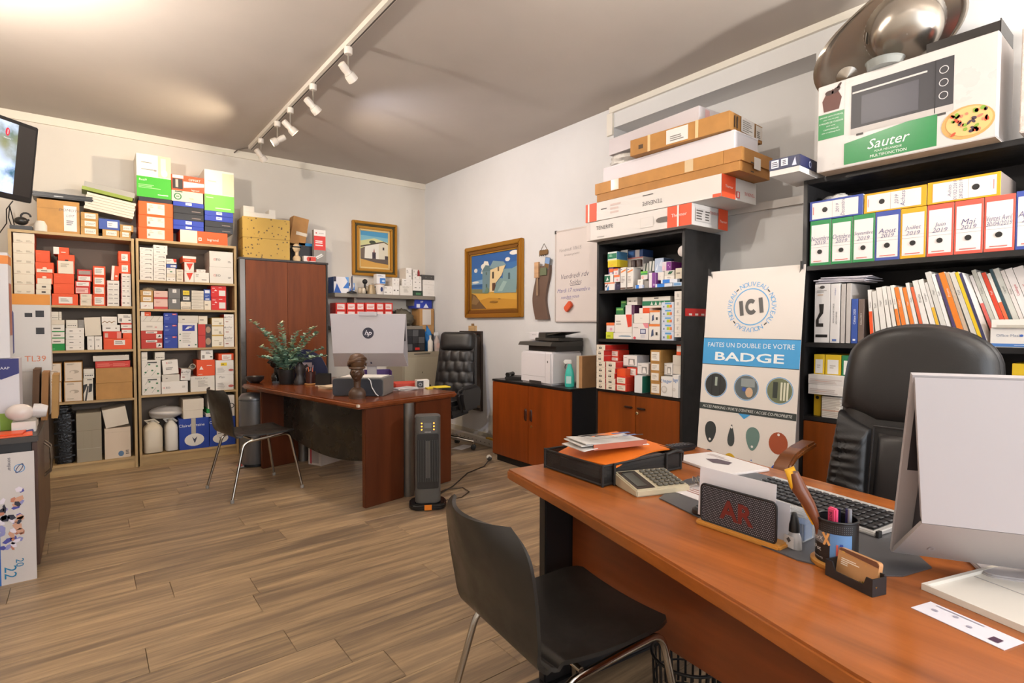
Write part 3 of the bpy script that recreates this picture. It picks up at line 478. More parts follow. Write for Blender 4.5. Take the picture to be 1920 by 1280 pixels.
def style(st):
    if st in ST: return ST[st]
    k, c, t = st.split('_'); t = t.replace('-', ' '); c = FC[c]
    if k == 'F':
        dec = 'R:.07,.06,.93,.90,#e4dedc|R:.07,.40,.93,.405,#8a8684|R:.07,.465,.93,.47,#b0aaa8|I:%s,.5,.60,.10,#3a3474|I:%s,.5,.50,.08,#3a3474|E:.5,.30,.12,.12,#1c1a1a|P:.2,.08,.85,.11,1,#d86a5c' % (t, '30/04/2019' if ' ' in t else '2019')
        return (c, '#e0dcd8', '#c8c4c0', dec)
    if k == 'G':
        dec = 'R:.05,.07,.92,.9,#e4dedc|R:.44,.07,.445,.9,#b0aaa8|E:.3,.5,.13,.13,#1c1a1a|v:%s,.64,.5,.07,#3a3474|v:2019,.54,.5,.06,#3a3474|P:.07,.1,.085,.9,1,#d86a5c' % t
        return (c, '#d8d4d0', c, dec)
    dec = 'R:.08,.07,.95,.9,#e4dedc|R:.58,.07,.585,.9,#b0aaa8|E:.68,.5,.13,.13,#1c1a1a|v:%s,.32,.5,.05,#3a3474|v:01/02/2019,.4,.5,.05,#3a3474|v:28/02/2019,.48,.5,.05,#3a3474|P:.91,.1,.925,.9,1,#d86a5c' % t
    return (c, '#8a7e78', c, dec)
CARDST = {'card', 'card_paper', 'card_biglab', 'card_lab', 'card_lab2'}

BOXES = [
('R1',-0.070,0.103,0.1006,0.5221,0.300,0.015,'archive','beige grey archive box standing at bottom of left rack',0,'carton'),
('R1',0.122,0.311,0.1006,0.3713,0.280,0.015,'cream_logo','tall cream carton with blue logo at bottom of left rack',0,'carton'),
('R1',0.132,0.302,0.3719,0.5338,0.280,0.015,'cream','cream lid lying askew on the tall cream carton',-9,'carton'),
('R1',0.069,0.332,0.6306,0.7737,0.270,0.015,'card','lower plain cardboard box at right of left rack third shelf',0,'carton'),
('R1',-0.274,-0.160,0.6306,0.8062,0.270,0.015,'card_paper','brown carton with sketched paper front, lower left of a block of four',0,'carton'),
('R1',-0.145,-0.021,0.6306,0.8020,0.270,0.015,'card_paper','brown carton with sketched paper front, lower right of a block of four',0,'carton'),
('R1',-0.016,0.051,0.6306,0.8251,0.270,0.015,'bw_stripe','white carton with slanted black stripes on left rack third shelf',0,'carton'),
('R1',0.071,0.334,0.7743,0.9065,0.270,0.015,'card','upper plain cardboard box at right of left rack third shelf',0,'carton'),
('R1',-0.142,-0.019,0.8026,0.9685,0.270,0.015,'card_paper','brown carton with sketched paper front, upper right of a block of four',0,'carton'),
('R1',-0.271,-0.157,0.8068,0.9630,0.270,0.015,'card_paper','brown carton with sketched paper front, upper left of a block of four',0,'carton'),
('R1',-0.013,0.060,0.8257,0.9028,0.270,0.015,'socket','white dotted carton on the black-striped one',0,'carton'),
('R1',0.069,0.318,0.9071,0.9654,0.270,0.015,'redprint','flat red carton on the two plain cardboard boxes',0,'carton'),
('R1',0.054,0.312,0.9660,1.0120,0.270,0.015,'greycream','flat pale carton on top of the flat red one',-1,'carton'),
('R1',-0.251,-0.132,1.0686,1.1200,0.240,0.015,'green','wide green carton at foot of green stack on left rack',0,'carton'),
('R1',0.068,0.119,1.0686,1.1854,0.240,0.015,'white_dot1','tall white carton with one dot, right of a matching pair',0,'carton'),
('R1',-0.127,-0.004,1.0686,1.1114,0.240,0.015,'white_dots','white carton with small print, bottom one of four right of green stack',0,'carton'),
('R1',0.017,0.066,1.0686,1.1860,0.240,0.015,'white_dot1','tall white carton with one dot, left of a matching pair',0,'carton'),
('R1',0.130,0.335,1.0686,1.1642,0.240,0.015,'orange_bulge','wide crumpled orange carton with white label on left rack second shelf',0,'carton'),
('R1',-0.127,-0.003,1.1120,1.1583,0.240,0.015,'white_dots','white carton with small print, second from bottom of four right of green stack',0,'carton'),
('R1',-0.220,-0.134,1.1206,1.1701,0.240,0.015,'green_w','white carton with green base, bottom one of four on the wide green one',0,'carton'),
('R1',-0.126,-0.002,1.1589,1.2069,0.240,0.015,'white_dots','white carton with small print, third from bottom of four right of green stack',0,'carton'),
('R1',0.268,0.335,1.1648,1.2115,0.240,0.015,'orange','small orange carton at right on the crumpled orange one',0,'carton'),
('R1',0.129,0.258,1.1648,1.2265,0.240,0.015,'redor','red-orange carton lying on the wide crumpled orange one',0,'carton'),
('R1',-0.219,-0.133,1.1707,1.2239,0.240,0.015,'green_w','white carton with green base, second from bottom of four on the wide green one',0,'carton'),
('R1',0.004,0.117,1.1866,1.3469,0.240,0.015,'cream','blank cream carton on the two white dotted ones',-2,'carton'),
('R1',-0.125,-0.002,1.2075,1.2580,0.240,0.015,'white_dots','white carton with small print, topmost of four right of green stack',0,'carton'),
('R1',0.260,0.335,1.2121,1.2544,0.240,0.015,'redstripe','white carton with red stripe, bottom one of two at right end of second shelf',0,'carton'),
('R1',-0.218,-0.132,1.2245,1.2860,0.240,0.015,'green_w','white carton with green base, third from bottom of four on the wide green one',0,'carton'),
('R1',0.123,0.249,1.2271,1.2838,0.240,0.015,'white_dots','white flat carton on the red-orange one, left rack',0,'carton'),
('R1',0.255,0.335,1.2550,1.3018,0.240,0.015,'redstripe','white carton with red stripe, topmost of two at right end of second shelf',0,'carton'),
('R1',-0.042,-0.001,1.2586,1.3281,0.240,0.015,'grey','small grey carton atop the four white ones on left rack',0,'carton'),
('R1',-0.122,-0.045,1.2586,1.3260,0.240,0.015,'socket','white carton with row of dots atop the four white ones',0,'carton'),
('R1',0.119,0.229,1.2844,1.3566,0.240,0.015,'white_zig','white carton with zigzag drawing, top of its stack on left rack',0,'carton'),
('R1',-0.217,-0.131,1.2866,1.3254,0.240,0.015,'cream','white carton with green base, topmost of four on the wide green one',0,'carton'),
('R1',0.235,0.335,1.3024,1.3810,0.240,0.015,'white_lab','white carton with black print above the red-striped pair',0,'carton'),
('R1',-0.216,-0.169,1.3260,1.3947,0.240,0.015,'socket','small white socket box on top of the green cartons',0,'carton'),
('R1',-0.168,-0.149,1.3260,1.3953,0.240,0.015,'socket','narrow white socket box beside another on the green cartons',0,'carton'),
('R1',-0.442,-0.319,1.4506,1.5397,0.240,0.015,'cream_red','cream carton with red side, bottom one of the tall leftmost stack on left rack',0,'carton'),
('R1',-0.315,-0.218,1.4506,1.5027,0.240,0.015,'cream_slot','cream carton at foot of second stack, left rack top compartment',0,'carton'),
('R1',-0.209,-0.037,1.4506,1.5450,0.240,0.015,'orange_lab','wide orange carton with white label at foot of third rack stack',0,'carton'),
('R1',-0.028,0.059,1.4506,1.5053,0.240,0.015,'cream_red2','cream flat carton, bottom one of two beside the orange labelled stack',0,'carton'),
('R1',0.063,0.150,1.4506,1.5445,0.240,0.015,'orange_lab2','orange cube carton with white label, bottom one of the stack of four',0,'carton'),
('R1',0.157,0.247,1.4506,1.5030,0.240,0.015,'white_red','thin white carton with red spine, bottom one of five beside the orange cubes',0,'carton'),
('R1',0.260,0.335,1.4506,1.5157,0.240,0.015,'white_red','thin white carton, bottom one of six at right end of rack top shelf',0,'carton'),
('R1',-0.309,-0.215,1.5033,1.5772,0.240,0.015,'cream_slot2','cream carton with two black slots, low in second stack of left rack',0,'carton'),
('R1',0.158,0.248,1.5036,1.5382,0.240,0.015,'white_red','thin white carton with red spine, second from bottom of five beside the orange cubes',0,'carton'),
('R1',-0.027,0.060,1.5059,1.5500,0.240,0.015,'cream_red2','cream flat carton, topmost of two beside the orange labelled stack',0,'carton'),
('R1',0.261,0.335,1.5163,1.5692,0.240,0.015,'white_red','thin white carton, second from bottom of six at right end of rack top shelf',0,'carton'),
('R1',0.159,0.248,1.5388,1.5733,0.240,0.015,'white_red','thin white carton with red spine, third from bottom of five beside the orange cubes',0,'carton'),
('R1',-0.442,-0.317,1.5403,1.6129,0.240,0.015,'cream_red','cream carton with red side, second from bottom of the tall leftmost stack on left rack',0,'carton'),
('R1',0.065,0.151,1.5451,1.6270,0.240,0.015,'orange_lab2','orange cube carton with white label, second from bottom of the stack of four',0,'carton'),
('R1',-0.197,-0.062,1.5456,1.6313,0.240,0.015,'orange','plain orange carton, lower of the pair on the wide labelled one',0,'carton'),
('R1',-0.056,0.047,1.5506,1.6116,0.240,0.015,'pinklab','red carton with pink label strip, middle of left rack top shelf',0,'carton'),
('R1',0.262,0.335,1.5698,1.6092,0.240,0.015,'white_red','thin white carton, third from bottom of six at right end of rack top shelf',0,'carton'),
('R1',0.159,0.249,1.5739,1.6173,0.240,0.015,'white_red','thin white carton with red spine, fourth from bottom of five beside the orange cubes',0,'carton'),
('R1',-0.307,-0.212,1.5778,1.6227,0.240,0.015,'cream_slot','cream slotted carton just under the orange ones, second stack of left rack',0,'carton'),
('R1',0.262,0.335,1.6098,1.6537,0.240,0.015,'white_red','thin white carton, fourth from bottom of six at right end of rack top shelf',0,'carton'),
('R1',-0.442,-0.316,1.6135,1.6982,0.240,0.015,'cream_red','cream carton with red side, third from bottom of the tall leftmost stack on left rack',0,'carton'),
('R1',-0.055,0.048,1.6122,1.6578,0.240,0.015,'redlab','red flat carton with white label on the pink-labelled one',0,'carton'),
('R1',0.160,0.250,1.6179,1.6735,0.240,0.015,'white_red','thin white carton with red spine, topmost of five beside the orange cubes',0,'carton'),
('R1',-0.307,-0.200,1.6233,1.7138,0.240,0.015,'orange_half','orange carton with white lower half in second stack of left rack',0,'carton'),
('R1',0.066,0.153,1.6276,1.7094,0.240,0.015,'orange_lab2','orange cube carton with white label, third from bottom of the stack of four',0,'carton'),
('R1',-0.196,-0.061,1.6319,1.7154,0.240,0.015,'orange','plain orange carton, upper of the pair above the wide labelled one',0,'carton'),
('R1',0.263,0.335,1.6543,1.6911,0.240,0.015,'white_red','thin white carton, fifth from bottom of six at right end of rack top shelf',0,'carton'),
('R1',-0.041,0.058,1.6584,1.7080,0.240,0.015,'redlab','red flat carton, bottom one of the top pair, fourth rack stack',0,'carton'),
('R1',0.191,0.246,1.6741,1.8008,0.240,0.015,'orange_wl','orange open carton standing on the thin white red-spined cartons',4,'carton'),
('R1',0.264,0.335,1.6917,1.7400,0.240,0.015,'white_red','thin white carton, topmost of six at right end of rack top shelf',0,'carton'),
('R1',-0.442,-0.314,1.6988,1.7834,0.240,0.015,'cream_red','cream carton with red side, fourth from bottom of the tall leftmost stack on left rack',0,'carton'),
('R1',-0.040,0.059,1.7086,1.7576,0.240,0.015,'redgrey','red flat carton, topmost of the top pair, fourth rack stack',0,'carton'),
('R1',0.067,0.154,1.7100,1.7943,0.240,0.015,'orange_lab2','orange cube carton with white label, topmost of the stack of four',0,'carton'),
('R1',-0.308,-0.192,1.7144,1.8024,0.240,0.015,'orange_strip','orange carton with white label strip near top of second rack stack',0,'carton'),
('R1',-0.171,-0.057,1.7160,1.8230,0.240,0.015,'cream_red2','cream carton framed in orange above the plain orange pair',0,'carton'),
('R1',0.248,0.335,1.7406,1.8395,0.240,0.015,'orange_lab','orange labelled carton, bottom one of two, top right corner of left rack',0,'carton'),
('R1',-0.442,-0.312,1.7840,1.8645,0.240,0.015,'cream_red','cream carton with red side, fifth from bottom of the tall leftmost stack on left rack',0,'carton'),
('R1',-0.306,-0.215,1.8030,1.8988,0.240,0.015,'orange','open orange carton topping the second stack on left rack',0,'carton'),
('R1',-0.164,-0.055,1.8236,1.8762,0.240,0.015,'orange_notch','flat orange carton with dark notch near top of third rack stack',0,'carton'),
('R1',0.247,0.335,1.8401,1.9370,0.240,0.015,'orange_lab','orange labelled carton, topmost of two, top right corner of left rack',0,'carton'),
('R1',-0.442,-0.311,1.8651,1.9496,0.240,0.015,'cream_red','cream carton with red side, sixth from bottom of the tall leftmost stack on left rack',0,'carton'),
('R1',-0.193,-0.091,1.8768,1.9354,0.240,0.015,'orange_wl','small orange carton with white left part topping third rack stack',0,'carton'),
('R1',-0.440,-0.309,1.9502,2.0290,0.240,0.015,'cream_red','cream carton with red side, topmost of the tall leftmost stack on left rack',0,'carton'),
('R1',-0.290,-0.015,2.0556,2.3238,0.300,0.015,'card_biglab','big brown cardboard box with long white label on left rack top',0,'carton'),
('R1',-0.010,0.111,2.0556,2.1211,0.280,0.015,'card_lab','small brown carton with handwritten label, bottom one of three on left rack',0,'carton'),
('R1',0.138,0.257,2.0556,2.1177,0.280,0.015,'card_lab','small brown labelled carton under the blue box on left rack',0,'carton'),
('R1',0.261,0.340,2.0556,2.1141,0.280,0.015,'card_lab','small brown labelled carton, lower of two at rack top right',0,'carton'),
('R1',0.264,0.361,2.1147,2.1720,0.280,0.015,'card_lab','small brown labelled carton, upper of two at rack top right',0,'carton'),
('R1',0.114,0.262,2.1183,2.2085,0.280,0.015,'blue_lab','blue open carton with white label on left rack top',0,'carton'),
('R1',-0.009,0.111,2.1217,2.1853,0.280,0.015,'card_lab','small brown carton with handwritten label, second from bottom of three on left rack',0,'carton'),
('R1',-0.008,0.112,2.1859,2.2495,0.280,0.015,'card_lab','small brown carton with handwritten label, topmost of three on left rack',0,'carton'),
('R2',0.939,1.167,0.1006,0.3826,0.300,0.015,'claire2','blue paper carton with oval logo, right of two at rack bottom',0,'carton'),
('R2',0.686,0.936,0.1006,0.3944,0.300,0.015,'claire','blue paper carton with oval logo, left of two at rack bottom',0,'carton'),
('R2',1.067,1.163,0.3832,0.5911,0.200,0.015,'iseo_o','white carton with a black letter behind the far chair back',0,'carton'),
('R2',0.912,1.037,0.3950,0.4289,0.240,0.015,'white_redc','flat white and red carton on the right blue paper carton',0,'carton'),
('R2',0.721,0.886,0.3950,0.4725,0.260,0.015,'cream','cream box lying on the left blue paper carton',0,'carton'),
('R2',0.917,1.037,0.4295,0.4709,0.240,0.015,'green','flat green carton on the right blue paper carton',0,'carton'),
('R2',0.928,1.030,0.4715,0.6158,0.240,0.015,'white_roll','white soft pack above the flat green carton',0,'carton'),
('R2',0.720,0.893,0.4731,0.5787,0.270,0.015,'cream','cream box lid above the cream box at rack bottom',0,'carton'),
('R2',0.552,0.764,0.6456,0.7567,0.240,0.015,'iseo2','wide white iseo carton at foot of fourth shelf',0,'carton'),
('R2',0.786,0.991,0.6456,0.7941,0.240,0.015,'white_txt','wide white carton with handwriting on fourth shelf',0,'carton'),
('R2',0.402,0.547,0.6456,0.8047,0.240,0.015,'white_leaf','white carton with green leaf print, bottom one of two on fourth shelf',0,'carton'),
('R2',0.998,1.158,0.6456,0.7975,0.240,0.015,'white_logo','white carton at right end of fourth shelf, bottom one of two',0,'carton'),
('R2',0.703,0.784,0.7573,0.8640,0.240,0.015,'white_hand','small white torn carton left of the orange one, fourth shelf',5,'carton'),
('R2',0.558,0.698,0.7573,0.8213,0.240,0.015,'white_roll','white rolled pack between two iseo cartons',0,'carton'),
('R2',0.839,0.994,0.7947,0.9481,0.240,0.015,'orange_tri','orange carton with white triangle mark on fourth shelf',0,'carton'),
('R2',1.000,1.160,0.7981,0.9380,0.240,0.015,'white_yst','white carton at right end of fourth shelf, topmost of two',0,'carton'),
('R2',0.402,0.549,0.8053,0.9618,0.240,0.015,'white_leaf','white carton with green leaf print, topmost of two on fourth shelf',0,'carton'),
('R2',0.567,0.692,0.8219,0.9537,0.240,0.015,'iseo3','white iseo carton leaning on the rolled pack',-4,'carton'),
('R2',1.027,1.161,0.9386,1.0036,0.240,0.015,'orange_wl2','flat orange carton with white label at fourth shelf right end',0,'carton'),
('R2',0.876,0.979,0.9487,1.0420,0.240,0.015,'white_lab','white carton with side print on the orange triangle one',0,'carton'),
('R2',0.505,0.582,0.9624,1.0332,0.240,0.015,'socket','small dotted white carton at right on the leaf print cartons',0,'carton'),
('R2',0.402,0.448,0.9624,1.0369,0.240,0.015,'socket','small dotted white carton at top left of fourth shelf',0,'carton'),
('R2',0.691,0.850,1.0686,1.3031,0.220,0.015,'white_bluelogo','tall white carton with blue logo panel on third shelf',0,'carton'),
('R2',0.575,0.687,1.0686,1.1850,0.220,0.015,'blue_text','blue carton with white text, bottom one of three on right rack third shelf',0,'carton'),
('R2',0.854,0.968,1.0686,1.1854,0.220,0.015,'red_photo','red carton with dark photo half, bottom one of two on third shelf',0,'carton'),
('R2',0.402,0.567,1.0686,1.1531,0.220,0.015,'red_pic','red carton with small picture, bottom one of two at left of third shelf',0,'carton'),
('R2',0.971,1.075,1.0686,1.1842,0.220,0.015,'yel_edge','white carton with yellow edges, bottom one of three at right of third shelf',0,'carton'),
('R2',1.078,1.166,1.0686,1.1886,0.220,0.015,'white_hand','white carton with handwriting, bottom one of three at right end of third shelf',0,'carton'),
('R2',0.402,0.568,1.1537,1.2319,0.220,0.015,'red_pic','red carton with small picture, topmost of two at left of third shelf',0,'carton'),
('R2',0.972,1.076,1.1848,1.2771,0.220,0.015,'yel_edge','white carton with yellow edges, second from bottom of three at right of third shelf',0,'carton'),
('R2',0.576,0.688,1.1856,1.2907,0.220,0.015,'blue_text','blue carton with white text, second from bottom of three on right rack third shelf',0,'carton'),
('R2',0.855,0.969,1.1860,1.2912,0.220,0.015,'red_photo','red carton with dark photo half, topmost of two on third shelf',0,'carton'),
('R2',1.079,1.167,1.1892,1.2880,0.220,0.015,'white_hand','white carton with handwriting, second from bottom of three at right end of third shelf',0,'carton'),
('R2',0.402,0.573,1.2325,1.3156,0.220,0.015,'white_pinkp','long white carton on the red picture cartons',0,'carton'),
('R2',0.973,1.077,1.2777,1.3557,0.220,0.015,'yel_edge','white carton with yellow edges, topmost of three at right of third shelf',0,'carton'),
('R2',1.080,1.167,1.2886,1.3891,0.220,0.015,'white_hand','white carton with handwriting, topmost of three at right end of third shelf',0,'carton'),
('R2',0.578,0.690,1.2913,1.3964,0.220,0.015,'blue_text','blue carton with white text, topmost of three on right rack third shelf',0,'carton'),
('R2',0.859,0.936,1.2918,1.3703,0.220,0.015,'cream_line','cream carton on the red photo cartons',0,'carton'),
('R2',0.694,0.857,1.3037,1.3725,0.220,0.015,'white_roll','crumpled white pack lying on the blue logo carton',0,'carton'),
('R2',0.402,0.574,1.3162,1.3658,0.220,0.015,'white_diag','long white carton with diagonal lines above the plain white one',0,'carton'),
('R2',0.405,0.481,1.3664,1.4040,0.220,0.015,'orange_wl','small white and orange carton at top left of third shelf',0,'carton'),
('R2',0.505,0.613,1.4306,1.5218,0.220,0.015,'pink_red','pink carton with red base, bottom one of two on right rack second shelf',0,'carton'),
('R2',0.402,0.499,1.4306,1.4910,0.220,0.015,'white_pen','small brown or white labelled carton, bottom one of three at left of shelf two',0,'carton'),
('R2',0.617,0.714,1.4306,1.5301,0.220,0.015,'grey_lab','dark grey carton with small white square, bottom one of two on right rack',0,'carton'),
('R2',0.716,0.799,1.4306,1.5036,0.220,0.015,'cream_black','cream carton with black slot under the black yellow-labelled one',0,'carton'),
('R2',0.804,0.906,1.4306,1.4660,0.220,0.015,'ribbed','thin cream carton, bottom one of six stacked right of the black carton',0,'carton'),
('R2',0.971,1.102,1.4306,1.5539,0.220,0.015,'red_dot','red carton with white patches, bottom one of two at right of second shelf',0,'carton'),
('R2',0.911,0.969,1.4306,1.5209,0.220,0.015,'cream_line','cream carton under the small blue one, right rack second shelf',0,'carton'),
('R2',0.804,0.907,1.4666,1.4940,0.220,0.015,'ribbed','thin cream carton, second from bottom of six stacked right of the black carton',0,'carton'),
('R2',0.402,0.500,1.4916,1.5451,0.220,0.015,'card_lab','small brown or white labelled carton, second from bottom of three at left of shelf two',0,'carton'),
('R2',0.804,0.907,1.4946,1.5237,0.220,0.015,'ribbed','thin cream carton, third from bottom of six stacked right of the black carton',0,'carton'),
('R2',0.719,0.801,1.5042,1.6192,0.220,0.015,'black_yel','black carton with yellow label on right rack second shelf',0,'carton'),
('R2',0.506,0.614,1.5224,1.5976,0.220,0.015,'pink_red','pink carton with red base, topmost of two on right rack second shelf',0,'carton'),
('R2',0.909,0.967,1.5215,1.6265,0.220,0.015,'blue_print','small upright blue carton left of the red cartons',0,'carton'),
('R2',0.805,0.907,1.5243,1.5534,0.220,0.015,'ribbed','thin cream carton, fourth from bottom of six stacked right of the black carton',0,'carton'),
('R2',0.619,0.716,1.5307,1.6240,0.220,0.015,'grey_lab','dark grey carton with small white square, topmost of two on right rack',0,'carton'),
('R2',0.402,0.501,1.5457,1.5983,0.220,0.015,'card_lab','small brown or white labelled carton, topmost of three at left of shelf two',0,'carton'),
('R2',0.805,0.907,1.5540,1.5822,0.220,0.015,'ribbed','thin cream carton, fifth from bottom of six stacked right of the black carton',0,'carton'),
('R2',0.970,1.103,1.5545,1.6640,0.220,0.015,'red_dot','red carton with white patches, topmost of two at right of second shelf',0,'carton'),
('R2',0.806,0.908,1.5828,1.6110,0.220,0.015,'ribbed','thin cream carton, topmost of six stacked right of the black carton',0,'carton'),
('R2',0.606,0.679,1.6906,1.7257,0.220,0.015,'white_dots','small white carton, bottom one of three under the little blue one',0,'carton'),
('R2',0.685,0.741,1.6906,1.7338,0.220,0.015,'cream_line','small cream carton, bottom one of three left of the red triangle cartons',0,'carton'),
('R2',0.750,0.829,1.6906,1.7881,0.220,0.015,'redtri','white carton with red triangle, bottom one of two on right rack',0,'carton'),
('R2',0.830,0.955,1.6906,1.7856,0.220,0.015,'white_dots2','white printed carton left of the lower iseo carton',0,'carton'),
('R2',0.505,0.603,1.6906,1.7369,0.220,0.015,'white_hook','white carton with hook drawing, bottom one of six in second stack of right rack',0,'carton'),
('R2',0.402,0.503,1.6906,1.7444,0.220,0.015,'white_hook','white carton with hook drawing, bottom one of seven at right rack left end',0,'carton'),
('R2',0.959,1.167,1.6906,1.8468,0.300,0.015,'iseo','large grey-white iseo carton, bottom one of two on right rack top shelf',0,'carton'),
('R2',0.607,0.680,1.7263,1.7597,0.220,0.015,'cream','small white carton, second from bottom of three under the little blue one',0,'carton'),
('R2',0.686,0.741,1.7344,1.7681,0.220,0.015,'cream_line','small cream carton, second from bottom of three left of the red triangle cartons',0,'carton'),
('R2',0.506,0.604,1.7375,1.7738,0.220,0.015,'white_hook','white carton with hook drawing, second from bottom of six in second stack of right rack',0,'carton'),
('R2',0.402,0.503,1.7450,1.7792,0.220,0.015,'white_hook','white carton with hook drawing, second from bottom of seven at right rack left end',0,'carton'),
('R2',0.608,0.680,1.7603,1.8132,0.220,0.015,'white_green','small white carton, topmost of three under the little blue one',0,'carton'),
('R2',0.686,0.742,1.7687,1.8040,0.220,0.015,'cream_line','small cream carton, topmost of three left of the red triangle cartons',0,'carton'),
('R2',0.507,0.604,1.7744,1.8116,0.220,0.015,'white_hook','white carton with hook drawing, third from bottom of six in second stack of right rack',0,'carton'),
('R2',0.403,0.504,1.7798,1.8174,0.220,0.015,'white_hook','white carton with hook drawing, third from bottom of seven at right rack left end',0,'carton'),
('R2',0.849,0.927,1.7862,1.8150,0.220,0.015,'white_dots','small flat white carton left of the upper iseo carton',0,'carton'),
('R2',0.751,0.830,1.7887,1.8762,0.220,0.015,'redtri','white carton with red triangle, topmost of two on right rack',0,'carton'),
('R2',0.507,0.605,1.8122,1.8494,0.220,0.015,'white_hook','white carton with hook drawing, fourth from bottom of six in second stack of right rack',0,'carton'),
('R2',0.607,0.692,1.8138,1.8475,0.220,0.015,'blue_lab','little blue carton with white label, right rack top compartment',0,'carton'),
('R2',0.403,0.505,1.8180,1.8605,0.220,0.015,'white_hook','white carton with hook drawing, fourth from bottom of seven at right rack left end',0,'carton'),
('R2',0.961,1.167,1.8474,1.9984,0.300,0.015,'iseo','large grey-white iseo carton, topmost of two on right rack top shelf',0,'carton'),
('R2',0.607,0.689,1.8481,1.8957,0.220,0.015,'white_redc','small white carton with red corner on the little blue one',-2,'carton'),
('R2',0.508,0.605,1.8500,1.8880,0.220,0.015,'white_hook','white carton with hook drawing, fifth from bottom of six in second stack of right rack',0,'carton'),
('R2',0.404,0.505,1.8611,1.9019,0.220,0.015,'white_hook','white carton with hook drawing, fifth from bottom of seven at right rack left end',0,'carton'),
('R2',0.739,0.848,1.8768,1.9325,0.220,0.015,'orange_wt','orange carton with white top on the red triangle cartons',0,'carton'),
('R2',0.508,0.606,1.8886,1.9308,0.220,0.015,'white_hook','white carton with hook drawing, topmost of six in second stack of right rack',0,'carton'),
('R2',0.405,0.506,1.9025,1.9433,0.220,0.015,'white_hook','white carton with hook drawing, sixth from bottom of seven at right rack left end',0,'carton'),
('R2',0.508,0.617,1.9314,1.9740,0.250,0.015,'white_dots','white flat carton, bottom one of two capping the second white stack',0,'carton'),
('R2',0.405,0.507,1.9439,1.9848,0.220,0.015,'white_hook','white carton with hook drawing, topmost of seven at right rack left end',0,'carton'),
('R2',0.508,0.618,1.9746,2.0151,0.250,0.015,'white_dots','white flat carton, topmost of two capping the second white stack',0,'carton'),
('R2',0.721,1.121,2.0606,2.1776,0.300,0.015,'legrand','orange carton with white legrand lettering on right rack top',0,'carton'),
('R2',0.398,0.665,2.0606,2.1670,0.300,0.015,'orange_biglab','large orange carton with white label, bottom one of three on right rack top',0,'carton'),
('R2',0.667,0.916,2.1782,2.2149,0.300,0.015,'blue_tag','flat blue or black tray carton, bottom one of five above the legrand carton',0,'carton'),
('R2',0.400,0.665,2.1676,2.2792,0.300,0.015,'orange_biglab','large orange carton with white label, second from bottom of three on right rack top',0,'carton'),
('R2',0.925,1.172,2.1782,2.2315,0.300,0.015,'black_gl','flat blue or black tray carton, bottom one of four under the green-white carton',0,'carton'),
('R2',0.667,0.917,2.2155,2.2673,0.300,0.015,'blue_tag','flat blue or black tray carton, second from bottom of five above the legrand carton',0,'carton'),
('R2',0.926,1.172,2.2321,2.2879,0.300,0.015,'black_gl','flat blue or black tray carton, second from bottom of four under the green-white carton',0,'carton'),
('R2',0.669,0.918,2.2679,2.3298,0.300,0.015,'black_gl','flat blue or black tray carton, third from bottom of five above the legrand carton',0,'carton'),
('R2',0.402,0.667,2.2798,2.4018,0.300,0.015,'orange_biglab','large orange carton with white label, topmost of three on right rack top',0,'carton'),
('R2',0.926,1.173,2.2885,2.3378,0.300,0.015,'blue_tag','flat blue or black tray carton, third from bottom of four under the green-white carton',0,'carton'),
('R2',0.669,0.918,2.3304,2.3946,0.300,0.015,'black_gl','flat blue or black tray carton, fourth from bottom of five above the legrand carton',0,'carton'),
('R2',0.927,1.174,2.3384,2.3845,0.300,0.015,'blue_tag','flat blue or black tray carton, topmost of four under the green-white carton',0,'carton'),
('R2',0.928,1.185,2.3851,2.7771,0.300,0.015,'greenbox2','tall white and bright green carton in plastic wrap, right rack top',0,'carton'),
('R2',0.669,0.919,2.3952,2.4375,0.300,0.015,'blue_tag','flat blue or black tray carton, topmost of five above the legrand carton',0,'carton'),
('R2',0.404,0.659,2.4024,2.4406,0.300,0.015,'dkblue','flat dark blue carton under the tall green carton',0,'carton'),
('R2',0.658,0.915,2.4381,2.5376,0.300,0.015,'cream_e','cream carton with green round e sign above the blue trays',0,'carton'),
('R2',0.391,0.656,2.4412,2.8254,0.300,0.015,'greenbox','tall green and white carton at left of right rack top',0,'carton'),
('R2',0.658,0.926,2.5382,2.6822,0.300,0.015,'orange_photo','orange carton with a black photo square on the cream one',0,'carton'),
('WS',2.199,2.371,1.6456,1.8268,0.180,0.020,'bluetri','white carton with blue triangles at left end of wall shelf',0,'carton'),
('WS',2.781,2.905,1.6456,1.7026,0.180,0.020,'white_dots','small white carton, bottom one of two right of the narrow upright one',0,'carton'),
('WS',2.907,2.998,1.6456,1.7569,0.180,0.020,'white_dots','white carton, bottom one of three behind the middle of wall shelf',0,'carton'),
('WS',2.720,2.777,1.6456,1.7819,0.180,0.020,'white_line','narrow upright white carton right of the mug',0,'carton'),
('WS',3.005,3.177,1.6456,1.7621,0.180,0.020,'white_txt','wide white carton with text on wall shelf',0,'carton'),
('WS',3.319,3.490,1.6456,1.7252,0.180,0.020,'white_plain','plain white carton, bottom one of three at wall shelf right end',0,'carton'),
('WS',3.180,3.315,1.6456,1.7086,0.180,0.020,'blackgreen','dark green flat carton on wall shelf under white ones',0,'carton'),
('WS',2.373,2.440,1.6456,1.7635,0.180,0.020,'bluetri','small blue and white carton right of the big triangle one',0,'carton'),
('WS',2.781,2.905,1.7032,1.7470,0.180,0.020,'white_dots','small white carton, topmost of two right of the narrow upright one',0,'carton'),
('WS',3.180,3.299,1.7092,1.7800,0.180,0.020,'white_dots','white carton, bottom one of three on the dark green one',0,'carton'),
('WS',3.320,3.490,1.7258,1.7876,0.180,0.020,'white_plain','plain white carton, second from bottom of three at wall shelf right end',0,'carton'),
('WS',2.907,2.999,1.7575,1.7998,0.180,0.020,'white_dots','white carton, second from bottom of three behind the middle of wall shelf',0,'carton'),
